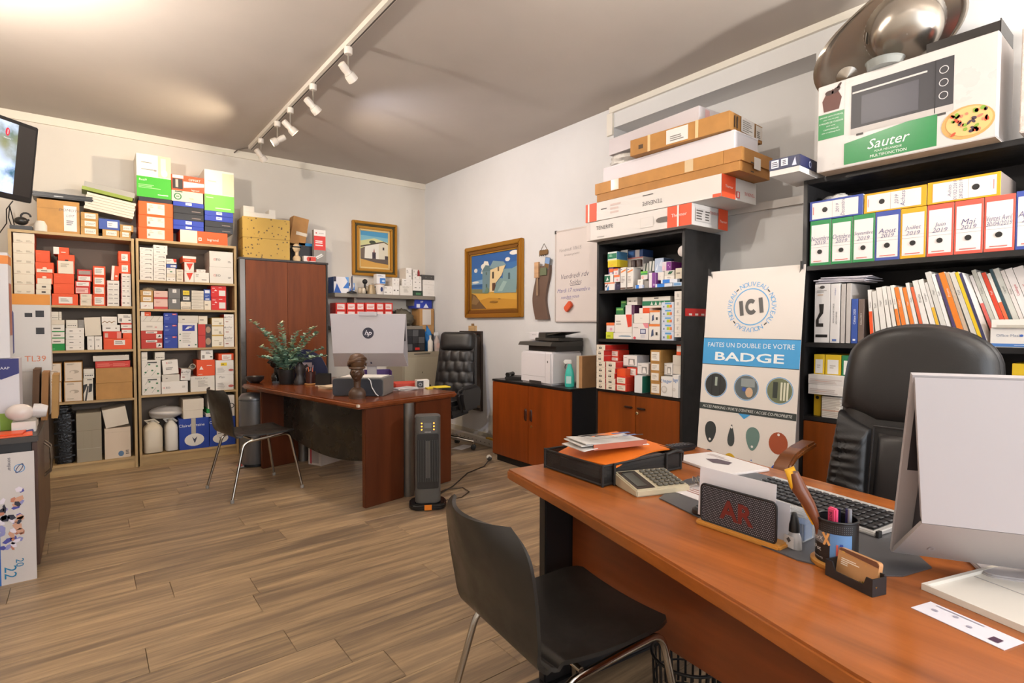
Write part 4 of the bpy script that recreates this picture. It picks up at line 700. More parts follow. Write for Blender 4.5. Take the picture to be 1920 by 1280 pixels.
('WS',3.035,3.175,1.7627,1.8011,0.180,0.020,'white_dots','flat white carton, bottom one of two on the wide text carton',0,'carton'),
('WS',3.181,3.299,1.7806,1.8445,0.180,0.020,'white_dots','white carton, second from bottom of three on the dark green one',0,'carton'),
('WS',3.320,3.490,1.7882,1.8489,0.180,0.020,'white_plain','plain white carton, topmost of three at wall shelf right end',0,'carton'),
('WS',2.907,2.999,1.8004,1.8496,0.180,0.020,'white_dots','white carton, topmost of three behind the middle of wall shelf',0,'carton'),
('WS',3.035,3.175,1.8017,1.8446,0.180,0.020,'white_dots','flat white carton, topmost of two on the wide text carton',0,'carton'),
('WS',3.181,3.299,1.8451,1.8875,0.180,0.020,'white_dots','white carton, topmost of three on the dark green one',0,'carton'),
('WS',3.088,3.166,1.8452,1.9804,0.180,0.020,'white_dots2','upright white carton on the two flat ones, wall shelf',0,'carton'),
('WS',3.304,3.493,1.8495,1.9087,0.180,0.020,'dkgrey','dark grey flat carton topping the right end white stack',0,'carton'),
('WS',3.185,3.242,1.8881,1.9656,0.180,0.020,'white_dots2','small upright white carton near right end of wall shelf',0,'carton'),
('WL',2.210,2.328,1.2756,1.3595,0.180,0.020,'redlab_sq','red carton hidden low behind the computer, first from left',0,'carton'),
('WL',2.336,2.445,1.2756,1.3605,0.180,0.020,'redlab_sq','red carton hidden low behind the computer, second from left',0,'carton'),
('WL',2.449,2.548,1.2756,1.3614,0.180,0.020,'redlab_sq','red carton hidden low behind the computer, third from left',0,'carton'),
('WL',2.558,2.684,1.2756,1.3624,0.180,0.020,'redlab_sq','red carton hidden low behind the computer, fourth from left',0,'carton'),
('WL',2.690,2.789,1.2756,1.3634,0.180,0.020,'redlab_sq','red carton hidden low behind the computer, fifth from left',0,'carton'),
('WL',2.793,2.900,1.2756,1.3643,0.180,0.020,'redlab_sq','red carton hidden low behind the computer, sixth from left',0,'carton'),
('WL',2.211,2.329,1.3601,1.4501,0.180,0.020,'redlab_sq','red carton, lower row, first from left, behind the white computer',0,'carton'),
('WL',2.337,2.446,1.3611,1.4522,0.180,0.020,'redlab_sq','red carton, lower row, second from left, behind the white computer',0,'carton'),
('WL',2.450,2.549,1.3620,1.4541,0.180,0.020,'redlab_sq','red carton, lower row, third from left, behind the white computer',0,'carton'),
('WL',2.559,2.685,1.3630,1.4562,0.180,0.020,'redlab_sq','red carton, lower row, fourth from left, behind the white computer',0,'carton'),
('WL',2.691,2.789,1.3640,1.4582,0.180,0.020,'redlab_sq','red carton, lower row, fifth from left, behind the white computer',0,'carton'),
('WL',2.793,2.900,1.3649,1.4601,0.180,0.020,'redlab_sq','red carton, lower row, sixth from left, behind the white computer',0,'carton'),
('WL',2.211,2.330,1.4507,1.5341,0.180,0.020,'redlab_sq','red carton with white label, upper row, first from left above computer',0,'carton'),
('WL',2.337,2.447,1.4528,1.5372,0.180,0.020,'redlab_sq','red carton with white label, upper row, second from left above computer',0,'carton'),
('WL',2.451,2.549,1.4547,1.5400,0.180,0.020,'redlab_sq','red carton with white label, upper row, third from left above computer',0,'carton'),
('WL',2.559,2.685,1.4568,1.5432,0.180,0.020,'redlab_sq','red carton with white label, upper row, fourth from left above computer',0,'carton'),
('WL',2.691,2.790,1.4588,1.5462,0.180,0.020,'redlab_sq','red carton with white label, upper row, fifth from left above computer',0,'carton'),
('WL',2.794,2.901,1.4607,1.5490,0.180,0.020,'redlab_sq','red carton with white label, upper row, sixth from left above computer',0,'carton'),
('BK',-2.832,-2.744,0.8206,0.8609,0.260,-0.050,'cream_slot_r','cream red-sided carton with black slot, bottom one of eight at left front',0,'carton'),
('BK',-2.736,-2.647,0.8206,0.8621,0.260,-0.050,'cream_slot_r','cream red-sided carton with black slot, bottom one of the second stack',0,'carton'),
('BK',-2.645,-2.552,0.8206,0.8723,0.260,-0.040,'redlab_r','red carton with white label, bottom one of two right of slotted stacks',0,'carton'),
('BK',-2.497,-2.429,0.8206,0.9406,0.160,-0.020,'white_greenp','white carton with green side panel in the lower compartment',0,'carton'),
('BK',-2.366,-2.282,0.8206,0.9083,0.260,-0.010,'card_lab2','brown carton with white label, bottom one of four in the bookcase',0,'carton'),
('BK',-2.171,-2.129,0.8206,0.9694,0.140,-0.030,'hager','white carton with blue hager lettering, right of two',0,'carton'),
('BK',-2.272,-2.179,0.8206,0.9520,0.140,-0.020,'hager','white carton with blue hager lettering, left of two',0,'carton'),
('BK',-2.833,-2.745,0.8615,0.8997,0.260,-0.050,'cream_slot_r','cream red-sided carton with black slot, second from bottom of eight at left front',0,'carton'),
('BK',-2.737,-2.648,0.8627,0.9038,0.260,-0.050,'cream_slot_r','cream red-sided carton with black slot, second from bottom of the second stack',0,'carton'),
('BK',-2.644,-2.553,0.8729,0.9255,0.260,-0.040,'redlab_r','red carton with white label, topmost of two right of slotted stacks',0,'carton'),
('BK',-2.833,-2.745,0.9003,0.9407,0.260,-0.050,'cream_slot_r','cream red-sided carton with black slot, third from bottom of eight at left front',0,'carton'),
('BK',-2.737,-2.656,0.9044,0.9440,0.260,-0.050,'cream_slot_r','cream red-sided carton with black slot, third from bottom of the second stack',0,'carton'),
('BK',-2.367,-2.289,0.9089,0.9793,0.260,-0.010,'card_lab2','brown carton with white label, second from bottom of four in the bookcase',0,'carton'),
('BK',-2.649,-2.571,0.9261,0.9815,0.056,-0.030,'orange','orange carton on the two red labelled ones',0,'carton'),
('BK',-2.608,-2.516,0.9261,0.9924,0.160,0.030,'redlab','red carton half hidden under the upper camera carton',0,'carton'),
('BK',-2.512,-2.414,0.9412,1.0269,0.140,0.030,'camerabox','white carton with camera picture above the green-sided one',0,'carton'),
('BK',-2.833,-2.745,0.9413,0.9816,0.260,-0.050,'cream_slot_r','cream red-sided carton with black slot, fourth from bottom of eight at left front',0,'carton'),
('BK',-2.738,-2.651,0.9446,0.9820,0.260,-0.050,'cream_slot_r','cream red-sided carton with black slot, fourth from bottom of the second stack',0,'carton'),
('BK',-2.284,-2.218,0.9526,1.0389,0.140,0.030,'camerabox','white carton with camera picture above left hager carton',0,'carton'),
('BK',-2.215,-2.129,0.9700,1.0305,0.140,0.030,'greycream','blank pale grey carton, bottom one of two above right hager carton',0,'carton'),
('BK',-2.368,-2.286,0.9799,1.0406,0.260,-0.010,'card_lab2','brown carton with white label, third from bottom of four in the bookcase',0,'carton'),
('BK',-2.834,-2.746,0.9822,1.0248,0.260,-0.050,'cream_slot_r','cream red-sided carton with black slot, fifth from bottom of eight at left front',0,'carton'),
('BK',-2.738,-2.646,0.9826,1.0281,0.260,-0.050,'cream_slot_r','cream red-sided carton with black slot, topmost of the second stack',0,'carton'),
('BK',-2.643,-2.517,0.9930,1.0766,0.140,0.030,'camerabox','white carton with camera picture, upper of two',0,'carton'),
('BK',-2.834,-2.760,1.0254,1.0673,0.260,-0.050,'cream_slot_r','cream red-sided carton with black slot, sixth from bottom of eight at left front',0,'carton'),
('BK',-2.758,-2.687,1.0287,1.0578,0.120,0.030,'redlab','small red carton with white label, bottom one of two on second stack',0,'carton'),
('BK',-2.216,-2.129,1.0311,1.0956,0.140,0.030,'greycream','blank pale grey carton, topmost of two above right hager carton',0,'carton'),
('BK',-2.369,-2.285,1.0412,1.1252,0.260,-0.010,'card_lab2','brown carton with white label, topmost of four in the bookcase',0,'carton'),
('BK',-2.758,-2.688,1.0584,1.1083,0.120,0.030,'redlab','small red carton with white label, topmost of two on second stack',0,'carton'),
('BK',-2.835,-2.760,1.0679,1.1082,0.260,-0.050,'cream_slot_r','cream red-sided carton with black slot, seventh from bottom of eight at left front',0,'carton'),
('BK',-2.187,-2.129,1.0962,1.1660,0.100,0.030,'orange_wt2','white and orange carton on the pale grey ones',0,'carton'),
('BK',-2.835,-2.747,1.1089,1.1483,0.260,-0.050,'cream_slot_r','cream red-sided carton with black slot, topmost of eight at left front',0,'carton'),
('BK',-2.739,-2.565,1.1926,1.2395,0.140,0.030,'white_blueline','flat white carton with blue line at front of middle shelf',0,'carton'),
('BK',-2.814,-2.741,1.1926,1.2431,0.140,0.030,'lime','small lime carton at left end of middle shelf',0,'carton'),
('BK',-2.561,-2.419,1.1926,1.3090,0.140,0.030,'pinkphone','white carton with pink corner and phone picture on middle shelf',0,'carton'),
('BK',-2.414,-2.322,1.1926,1.3021,0.140,0.030,'whiteor','white carton with orange top band, bottom one of two on middle shelf',0,'carton'),
('BK',-2.302,-2.202,1.1926,1.2518,0.140,0.020,'energy','pale blue carton with colour bars, bottom one of five on middle shelf',0,'carton'),
('BK',-2.191,-2.129,1.2159,1.2485,0.140,0.010,'white_qr','white carton with grey print, bottom one of six at right end of middle shelf',0,'carton'),
('BK',-2.726,-2.566,1.2401,1.3710,0.140,0.030,'white_redc','white carton with red corner and black phone on middle shelf',0,'carton'),
('BK',-2.810,-2.729,1.2437,1.3127,0.140,0.030,'lamporange','small orange-topped white carton on the lime one',0,'carton'),
('BK',-2.192,-2.129,1.2491,1.3024,0.140,0.010,'white_qr','white carton with grey print, second from bottom of six at right end of middle shelf',0,'carton'),
('BK',-2.303,-2.203,1.2524,1.3036,0.140,0.020,'energy','pale blue carton with colour bars, second from bottom of five on middle shelf',0,'carton'),
('BK',-2.409,-2.323,1.3027,1.3973,0.140,0.030,'whiteor','white carton with orange top band, topmost of two on middle shelf',0,'carton'),
('BK',-2.193,-2.129,1.3030,1.3582,0.140,0.010,'white_qr','white carton with grey print, third from bottom of six at right end of middle shelf',0,'carton'),
('BK',-2.304,-2.204,1.3042,1.3527,0.140,0.020,'energy','pale blue carton with colour bars, third from bottom of five on middle shelf',0,'carton'),
('BK',-2.546,-2.413,1.3096,1.3781,0.140,0.030,'white_plain','white carton under the orange one on middle shelf',0,'carton'),
('BK',-2.304,-2.204,1.3533,1.4030,0.140,0.020,'energy','pale blue carton with colour bars, fourth from bottom of five on middle shelf',0,'carton'),
('BK',-2.193,-2.129,1.3588,1.4088,0.140,0.010,'white_qr','white carton with grey print, fourth from bottom of six at right end of middle shelf',0,'carton'),
('BK',-2.670,-2.587,1.3716,1.4409,0.140,0.080,'whitepurple','white carton with purple end behind the middle shelf',0,'carton'),
('BK',-2.779,-2.701,1.3716,1.4278,0.140,0.100,'green2','small green carton at back left of middle shelf',0,'carton'),
('BK',-2.500,-2.411,1.3787,1.4156,0.140,0.030,'orange_half2','small orange and white carton on the white one, middle shelf',0,'carton'),
('BK',-2.305,-2.205,1.4036,1.4500,0.030,0.020,'energy','pale blue carton with colour bars, topmost of five on middle shelf',0,'carton'),
('BK',-2.194,-2.129,1.4094,1.4632,0.140,0.010,'white_qr','white carton with grey print, fifth from bottom of six at right end of middle shelf',0,'carton'),
('BK',-2.730,-2.677,1.4284,1.4768,0.140,0.100,'green2','little green carton above another at back of middle shelf',0,'carton'),
('BK',-2.490,-2.255,1.4162,1.4923,0.140,0.050,'bulbs','wide white carton with green stripe of bulbs on middle shelf',0,'carton'),
('BK',-2.656,-2.559,1.4415,1.4972,0.140,0.080,'white_dots','white grey carton behind the bulbs carton',0,'carton'),
('BK',-2.195,-2.129,1.4638,1.5203,0.140,0.010,'white_qr','white carton with grey print, topmost of six at right end of middle shelf',0,'carton'),
('BK',-2.351,-2.211,1.5526,1.5757,0.120,0.010,'bluewhite','long flat blue and white carton at front right of lamp shelf',0,'carton'),
('BK',-2.523,-2.462,1.5526,1.5781,0.120,0.010,'bluewhite','small flat white and blue carton at front of lamp shelf',0,'carton'),
('BK',-2.830,-2.729,1.5526,1.6116,0.120,0.030,'lampblue','white carton with blue stripe and orange top, bottom left of lamp shelf',0,'carton'),
('BK',-2.727,-2.680,1.5526,1.6007,0.120,0.030,'dkpurple','small dark purple carton beside the blue-striped one',0,'carton'),
('BK',-2.206,-2.132,1.5526,1.5790,0.120,0.010,'bluewhite2','flat pale blue carton at right end of lamp shelf',0,'carton'),
('BK',-2.460,-2.423,1.5526,1.6044,0.120,0.030,'grey','small grey carton at front middle of lamp shelf',0,'carton'),
('BK',-2.421,-2.363,1.5526,1.6572,0.120,0.030,'purplewhite','upright white and purple carton in middle of lamp shelf',0,'carton'),
('BK',-2.676,-2.624,1.5526,1.7139,0.120,0.030,'lamptall','tall white lamp carton with orange swoosh, left of two',0,'carton'),
('BK',-2.613,-2.559,1.5526,1.7092,0.086,0.030,'lamptall','tall white lamp carton with orange swoosh, right of two',0,'carton'),
('BK',-2.320,-2.187,1.5796,1.6036,0.030,0.030,'bluewhite','long flat carton with blue end above the first long one',0,'carton'),
('BK',-2.217,-2.161,1.6042,1.6751,0.120,0.050,'cream_line','upright cream carton at right end of lamp shelf',0,'carton'),
('BK',-2.519,-2.473,1.5787,1.6177,0.120,0.030,'white_line','small white carton right of the tall lamp cartons',0,'carton'),
('BK',-2.622,-2.566,1.5526,1.6990,0.120,0.120,'lampgreen3','green lamp carton in the middle of lamp shelf',0,'carton'),
('BK',-2.361,-2.309,1.6042,1.6588,0.120,0.050,'white_plain','white carton standing right of the purple one',0,'carton'),
('BK',-2.299,-2.219,1.6042,1.6287,0.120,0.040,'white_line','flat white carton at right of lamp shelf',0,'carton'),
('BK',-2.739,-2.683,1.6122,1.6634,0.120,0.030,'lamporange','white carton with orange top beside the green panel one',0,'carton'),
('BK',-2.833,-2.745,1.6122,1.6731,0.120,0.030,'lampgreen','white carton with green panel at left of lamp shelf',0,'carton'),
('BK',-2.515,-2.454,1.6183,1.6763,0.120,0.060,'limetop','white carton with lime green top, middle of lamp shelf',0,'carton'),
('BK',-2.306,-2.227,1.6293,1.6653,0.120,0.050,'greenlogo','white carton with dark green logo at right of lamp shelf',0,'carton'),
('BK',-2.744,-2.698,1.6640,1.7113,0.120,0.030,'lamporange','small white carton with orange top on the left lamp cartons',0,'carton'),
('BK',-2.348,-2.272,1.6659,1.7303,0.120,0.080,'purpledot','white and purple dotted carton near the round white lid',0,'carton'),
('BK',-2.795,-2.746,1.6737,1.7238,0.120,0.030,'lamppurple','purple and orange carton at left of lamp shelf',0,'carton'),
('BK',-2.527,-2.478,1.6769,1.7362,0.120,0.100,'greystripe','small grey and white carton leaning mid lamp shelf',10,'carton'),
('BK',-2.473,-2.427,1.6769,1.7480,0.120,0.100,'greystripe','small white carton leaning beside the silver box',10,'carton'),
('BK',-2.425,-2.350,1.6594,1.7627,0.120,0.100,'silverblue','silver blue carton leaning at upper right of lamp shelf',12,'carton'),
('BK',-2.726,-2.582,1.6996,1.7994,0.120,0.170,'whitepinkt','wide white carton with pink top edge at back of lamp shelf',0,'carton'),
('BK',-2.801,-2.710,1.7244,1.7779,0.120,0.030,'yellowtin','yellow carton in the left lamp stack',0,'carton'),
('BK',-2.815,-2.729,1.5526,1.8105,0.120,0.170,'white_line','white carton behind the two tall lamp cartons',0,'carton'),
('BK',-2.802,-2.713,1.7785,1.8386,0.120,0.030,'lampgreen2','green carton with white rim topping the left lamp stack',0,'carton'),
('BK',-2.726,-2.584,1.8000,1.8526,0.120,0.170,'bluepanel','blue and white carton at back of lamp shelf',0,'carton'),
('BK',-2.810,-2.729,1.8111,1.8646,0.120,0.170,'blackwhite','black and white carton at back of lamp shelf',0,'carton'),
('RB',-1.265,-1.174,0.8106,0.9227,0.250,-0.000,'paperst','tall stack of white paper on lower bookcase shelf',0,'carton'),
('RB',-1.318,-1.281,0.8106,0.9307,0.250,0.030,'yelfile','yellow file with finger hole under the paper packs',0,'carton'),
('RB',-0.517,-0.477,0.8106,1.1382,0.250,0.020,'yelfile2','yellow file behind the right of the leather chair',0,'carton'),
('RB',-1.327,-1.145,0.9313,0.9853,0.250,-0.020,'paperpk','long white paper pack, lower of two',0,'carton'),
('RB',-1.328,-1.146,0.9859,1.0358,0.250,-0.020,'paperpk','long white paper pack, upper of two',0,'carton'),
('RB',-1.260,-1.182,1.0364,1.1426,0.250,0.020,'yelfile2','wide yellow file standing on the paper packs',0,'carton'),
('RB',-1.180,-1.128,1.0364,1.1418,0.250,0.020,'grnfile','green file standing on the paper packs',0,'carton'),
('RB',-1.317,-1.263,1.0364,1.1422,0.250,0.020,'yelfile2','narrow yellow file standing on the paper packs',0,'carton'),
('RB',-0.589,-0.402,1.2056,1.2886,0.085,0.010,'maskbox','white box with blue base stripe at right of catalogue shelf',0,'carton'),
('RB',-1.104,-1.077,1.2056,1.4306,0.250,0.010,'brownbook','brown catalogue with white title on bookcase shelf',0,'carton'),
('RB',-1.136,-1.105,1.2056,1.4329,0.250,0.010,'bluebook','blue catalogue with white title on bookcase shelf',0,'carton'),
('RB',-1.160,-1.138,1.2056,1.5132,0.250,0.010,'greypl','thin grey binder, right of two beside the titled white binder',0,'carton'),
('RB',-1.185,-1.164,1.2056,1.5121,0.250,0.010,'greypl','thin grey binder, left of two beside the titled white binder',0,'carton'),
('RB',-1.236,-1.189,1.2056,1.5155,0.250,0.010,'rideaux','white binder with black title at left of catalogue shelf',0,'carton'),
('RB',-1.315,-1.238,1.2056,1.5165,0.250,0.010,'doorhandle','white box with black door handle picture at left of catalogue shelf',0,'carton'),
('RB',-0.585,-0.403,1.2892,1.3251,0.085,0.000,'tray','white paper tray above the blue-striped white box',0,'carton'),
('RB',-0.619,-0.518,1.6156,1.8536,0.290,0.000,'F_rd_Ventes-Avril','red file box with white spine label marked ventes avril',0,'file_box'),
('RB',-0.823,-0.724,1.6156,1.8515,0.290,0.000,'F_rd_Juin','red file box with white spine label marked juin',0,'file_box'),
('RB',-0.517,-0.420,1.6156,1.8592,0.290,0.000,'F_bl_Achats','blue file box with white spine label marked achats',0,'file_box'),
('RB',-0.722,-0.621,1.6156,1.8520,0.290,0.000,'F_rd_Mai','red file box with white spine label marked mai',0,'file_box'),
('RB',-0.927,-0.826,1.6156,1.8516,0.290,0.000,'F_ye_Juillet','yellow file box with white spine label marked juillet',0,'file_box'),
('RB',-1.134,-1.035,1.6156,1.8534,0.290,0.000,'F_gn_Septembre','green file box with white spine label marked septembre',0,'file_box'),
('RB',-1.235,-1.136,1.6156,1.8512,0.290,0.000,'F_gn_Octobre','green file box with white spine label marked octobre',0,'file_box'),
('RB',-1.033,-0.929,1.6156,1.8542,0.290,0.000,'F_bl_Aout','blue file box with white spine label marked aout',0,'file_box'),
('RB',-1.341,-1.238,1.6156,1.8535,0.290,0.000,'F_gn_Novembre','green file box with white spine label marked novembre',0,'file_box'),
('RB',-1.085,-0.827,1.8548,1.9511,0.290,0.000,'G_ye_Achats','yellow file box lying flat, left of two on the upright files',0,'file_box'),
('RB',-0.825,-0.567,1.8542,1.9551,0.290,0.000,'H_ye_Achats','yellow file box lying flat, right of two on the upright files',0,'file_box'),
('RB',-1.345,-1.090,1.8541,1.9572,0.290,0.000,'G_bl_Decembre','blue file box lying flat, marked decembre, on the green files',0,'file_box'),
]
GRP = {'R1': 'cartons on the left wooden rack', 'R2': 'cartons on the right wooden rack', 'WS': 'boxes on the grey wall shelf', 'WL': 'red cartons on the lower wall shelf', 'BK': 'cartons in the black bookcase', 'RB': 'files and boxes on the right bookcase'}
PLN = {'R1': 5.95, 'R2': 5.95, 'WS': 6.02, 'WL': 6.0, 'BK': 3.07, 'RB': 3.08}
rj = random.Random(7)
for (u, a0, a1, z0, z1, dep, back, st, lab, tilt, nm) in BOXES:
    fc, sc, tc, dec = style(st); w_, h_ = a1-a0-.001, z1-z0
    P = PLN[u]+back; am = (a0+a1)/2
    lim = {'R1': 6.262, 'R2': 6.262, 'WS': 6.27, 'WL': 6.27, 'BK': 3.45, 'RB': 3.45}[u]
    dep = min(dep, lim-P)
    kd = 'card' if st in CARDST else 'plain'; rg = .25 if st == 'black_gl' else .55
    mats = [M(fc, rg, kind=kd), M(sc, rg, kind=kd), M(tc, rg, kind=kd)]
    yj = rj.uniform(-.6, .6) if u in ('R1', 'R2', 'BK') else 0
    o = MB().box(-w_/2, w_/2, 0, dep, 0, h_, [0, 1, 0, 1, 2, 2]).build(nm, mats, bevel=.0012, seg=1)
    if u in ('BK', 'RB'): o.location = (P, -am, z0); rz = -90
    else: o.location = (am, P, z0); rz = 0
    o.rotation_euler = (0, R(tilt), R(rz+yj)) if rz == 0 else (R(0), 0, R(rz+yj))
    if tilt and rz == 0: o.location.z += abs(math.sin(R(tilt)))*w_/2+.001
    tag(o, lab, 'file box' if nm == 'file_box' else ('catalogue' if 'catalogue ' in lab and 'book' in st else 'carton'), GRP[u])
    decorate(o, dec, w_, dep, h_)
# ------------------------------------------------------------------ black bookcase with cherry doors (right wall)
ORW = M('#84400f', .33, kind='woodz', scale=.55); LBL = M('#1b1a1b', .4, kind='smudge')
t = thing('bookcase', 'black bookcase with wooden double doors below lamp cartons', 'bookcase', (3.06, 2.49, 0), -90)   # local x: -y world, local y: depth
HW = .385
for s in (-1, 1): bx('side_panel', LBL, t, min(s*HW, s*(HW-.022)), max(s*HW, s*(HW-.022)), 0, .415, 0, 1.92, .002)
bx('top_panel', LBL, t, -HW+.022, HW-.022, 0, .415, 1.895, 1.92)
bx('back_panel', M('#232021', .6), t, -HW+.022, HW-.022, .405, .413, .06, 1.895)
for z in (1.552, 1.192, .82): bx('shelf', LBL, t, -HW+.0225, HW-.0225, .004, .404, z-.022, z)
bx('plinth', BLK, t, -HW+.022, HW-.022, .03, .05, 0, .07)
for a, b, hx in ((-HW+.024, -.002, -.06), (.002, HW-.024, .055)):
    d = bx('door', ORW, t, a, b, -.003, .017, .075, .795, .002)
    MB().box(hx-.035, hx+.035, -.02, -.003, .705, .717).build('handle', M('#2c1c14', .4), d, bevel=.004)
MB().lathe([(.011, 0), (.011, .006), (.008, .008)], 14).xf(Matrix.Translation((.018, -.004, .675)) @ Matrix.Rotation(R(90), 4, 'X')).build('lock', M('#c8b890', .25, .9), d, 40)
ss = flat(t, 'red_label_strip', '#b8201c', [q(.10, 1.355, .42, 1.405)], lambda a, b, e: (HW+e+.0005, a-.09, b))
flat(ss, 'price_tag', '#d8c8c0', [q(.14+.07*i, 1.36, .175+.07*i, 1.373) for i in range(4)], lambda a, b, e: (HW+2*e+.001, a-.09, b))

# ------------------------------------------------------------------ right bookcase
t = thing('bookcase', 'tall black bookcase of coloured files behind the leather chair', 'bookcase', (3.07, .70, 0), -90)
HW2 = .675
for s in (-1, 1): bx('side_panel', LBL, t, min(s*HW2, s*(HW2-.022)), max(s*HW2, s*(HW2-.022)), 0, .405, 0, 2.075, .002)
bx('top_panel', LBL, t, -HW2+.022, HW2-.022, 0, .405, 2.05, 2.075, .002)
bx('back_panel', M('#232021', .6), t, -HW2+.022, HW2-.022, .39, .403, .06, 2.05)
for z in (1.615, 1.205, .81): bx('shelf', LBL, t, -HW2+.0225, HW2-.0225, .004, .389, z-.024, z)
bx('plinth', BLK, t, -HW2+.022, HW2-.022, .03, .05, 0, .07)
for a, b in ((-HW2+.024, -.002), (.002, HW2-.024)):
    d = bx('door', ORW, t, a, b, -.003, .017, .075, .782, .002)
    hx = -.06 if a < -.1 else .06
    MB().box(hx-.035, hx+.035, -.02, -.003, .70, .712).build('handle', M('#2c1c14', .4), d, bevel=.004)

# leaning catalogues on the right bookcase
cat = [  # spine colour, thickness, height, lean degrees, second colour
('#e0dcd8', .016, .27, 4, OR), ('#d8d4ce', .02, .262, 6, ''), ('#e0dcd6', .024, .28, 7, ''), ('#e4e0da', .018, .285, 8, ''), ('#dcd6d0', .016, .284, 9, ''), ('#e8e2da', .014, .29, 10, '#e07a2c'),
('#e07a2c', .018, .28, 11, ''), ('#dcd8d0', .012, .28, 11, ''), ('#e07a2c', .016, .278, 12, ''), ('#dcdad8', .014, .30, 12, ''), ('#d8623c', .013, .28, 13, ''), ('#e0dcd8', .022, .31, 13, ''), ('#e2dedb', .02, .315, 14, ''), ('#d4d0cc', .012, .30, 14, '#e0b030'),
('#cfcdc8', .02, .35, 15, ''), ('#e4e2e0', .014, .34, 15, ''), ('#4a3c68', .012, .34, 16, ''), ('#e07c24', .022, .345, 16, ''), ('#c0a890', .014, .345, 16, ''), ('#cfcac2', .018, .345, 17, ''), ('#e0bc24', .013, .345, 17, ''), ('#3c3a5c', .011, .34, 17, ''), ('#e4dcd8', .013, .335, 18, '#d8645c'),
('#bcbab0', .016, .36, 18, ''), ('#dcdad4', .012, .35, 18, ''), ('#d4442c', .016, .345, 18, ''), ('#e4e0d8', .013, .34, 18, '#e0663c'), ('#2c4a54', .011, .36, 18, ''), ('#c4c4bc', .02, .36, 18, ''), ('#d8d0cc', .014, .35, 18, ''), ('#e2dcda', .026, .355, 18, ''), ('#e0dad8', .034, .36, 18, '#d02c24'), ('#3c3c4c', .018, .30, 17, ''), ('#dcdad8', .014, .32, 17, ''), ('#dc4a24', .024, .35, 16, ''), ('#d4d0cc', .02, .33, 16, ''), ('#dcd8d4', .05, .34, 14, '')]
yv = 1.045
ORDW = ['first', 'second', 'third', 'fourth', 'fifth', 'sixth', 'seventh', 'eighth', 'ninth', 'tenth', 'eleventh', 'twelfth', 'thirteenth', 'fourteenth', 'fifteenth', 'sixteenth', 'seventeenth', 'eighteenth', 'nineteenth', 'twentieth']
def cname(c):
    r, g, b = [int(c[i:i+2], 16) for i in (1, 3, 5)]
    if min(r, g, b) > 170: return 'pale'
    if r > 190 and g > 150 and b < 90: return 'yellow'
    if r > 190: return 'orange' if g > 100 else 'red'
    if b > r+20: return 'dark purple'
    return 'dark teal' if b > r else 'tan'
x0 = -yv
for i, (c, th, hh, lean, c2) in enumerate(cat):
    yb = 3.09 if -x0 > .60 else 3.185
    if -x0 < .04: break
    o = MB().box(0, th-.001, 0, .21, 0, hh, [0, 1, 1, 1, 1, 1]).build('catalogue', [M(c, .4), M('#d8d2ca', .7)])
    a = R(-lean); o.rotation_euler = (0, 0, 0)
    o.matrix_world = Matrix.Translation((yb, -x0, 1.2058)) @ Matrix.Rotation(R(-90), 4, 'Z') @ Matrix.Rotation(a, 4, 'Y')
    pos = ORDW[i]+' from the left' if i < 20 else ORDW[len(cat)-1-i]+' from the right'
    tag(o, '%s catalogue leaning left, %s in the row above the leather chair' % (cname(c), pos), 'catalogue', 'leaning catalogues on the bookcase')
    F = faces_of(th, .21, hh); fn = lambda a, b, e: (a, -e, b)
    if c2: flat(o, 'spine_band', c2, [q(0, 0, th-.001, hh*.6)] if i not in (31,) else [q(0, hh*.3, th-.001, hh*.46)], fn)
    dk = '#5a5652' if cname(c) == 'pale' else '#e8e0d8'
    if th > .013: flat(o, 'lettering', dk if i not in (30, 31) else '#b83040', [txt(('Catalogue', 'Tarif', 'Hager', 'Guide', 'Legrand', 'Promo')[i % 6], th/2, hh*.72, th*.45, hh*.3, math.pi/2)], fn, EPS*1.5)
    lean2 = cat[i+1][3] if i+1 < len(cat) else lean
    x0 += (th/math.cos(R(lean))) + max(0, math.tan(R(lean2))-math.tan(R(lean)))*hh+.0008
# loose papers on the left boxes and a crumpled foil bundle
o = MB()
for i, (dx, dz, rz) in enumerate(((0, 0, 2), (.01, .006, -4), (-.008, .012, 6), (.012, .018, -2), (.03, .024, 9))):
    k = len(o.v); o.box(-.11, .12, 0, .2, dz, dz+.004); o.xf(Matrix.Translation((dx, 0, 0)) @ Matrix.Rotation(R(rz), 4, 'Z'), k)
tag(o.build('paper_bundle', M('#cfcad2', .7), loc=(3.1, 1.205, 1.522), rot=(0, 0, R(-90))), 'fanned bundle of papers on the white door handle box', 'papers')
def blob(name, label, cat_, loc, sx, sy, sz, mat, amp, seed, lobes=6, n=28, rot=None, group=None):
    rr = random.Random(seed); ph = [(rr.uniform(1, lobes), rr.uniform(1, lobes), rr.uniform(0, 6.3), rr.uniform(.3, 1)) for _ in range(10)]
    def fn(u, v_):
        th = 2*math.pi*u; f = math.pi*v_; d = 1+amp*sum(a*math.sin(p*th*round(1)+q_*f*2+s) for p, q_, s, a in [(round(p), q_, s, a) for p, q_, s, a in ph])/4
        z = -math.cos(f)*d; z = max(z, -.82)
        return (sx*math.sin(f)*math.cos(th)*d, sy*math.sin(f)*math.sin(th)*d, sz*(z+.82))
    o = MB().grid(fn, n, n//2+2, wrap=True).build(name, mat, smooth=70, loc=loc, rot=rot)
    return tag(o, label, cat_, group) if label else o
FOIL = M('#b8b4b0', .22, .6, kind='foil'); WRAP = M('#d8d4ce', .25, kind='foil')
blob('plastic_bundle', 'crumpled clear plastic bundle on the flat blue file', 'bundle', (3.2, 1.26, 1.951), .06, .07, .025, WRAP, .3, 3)

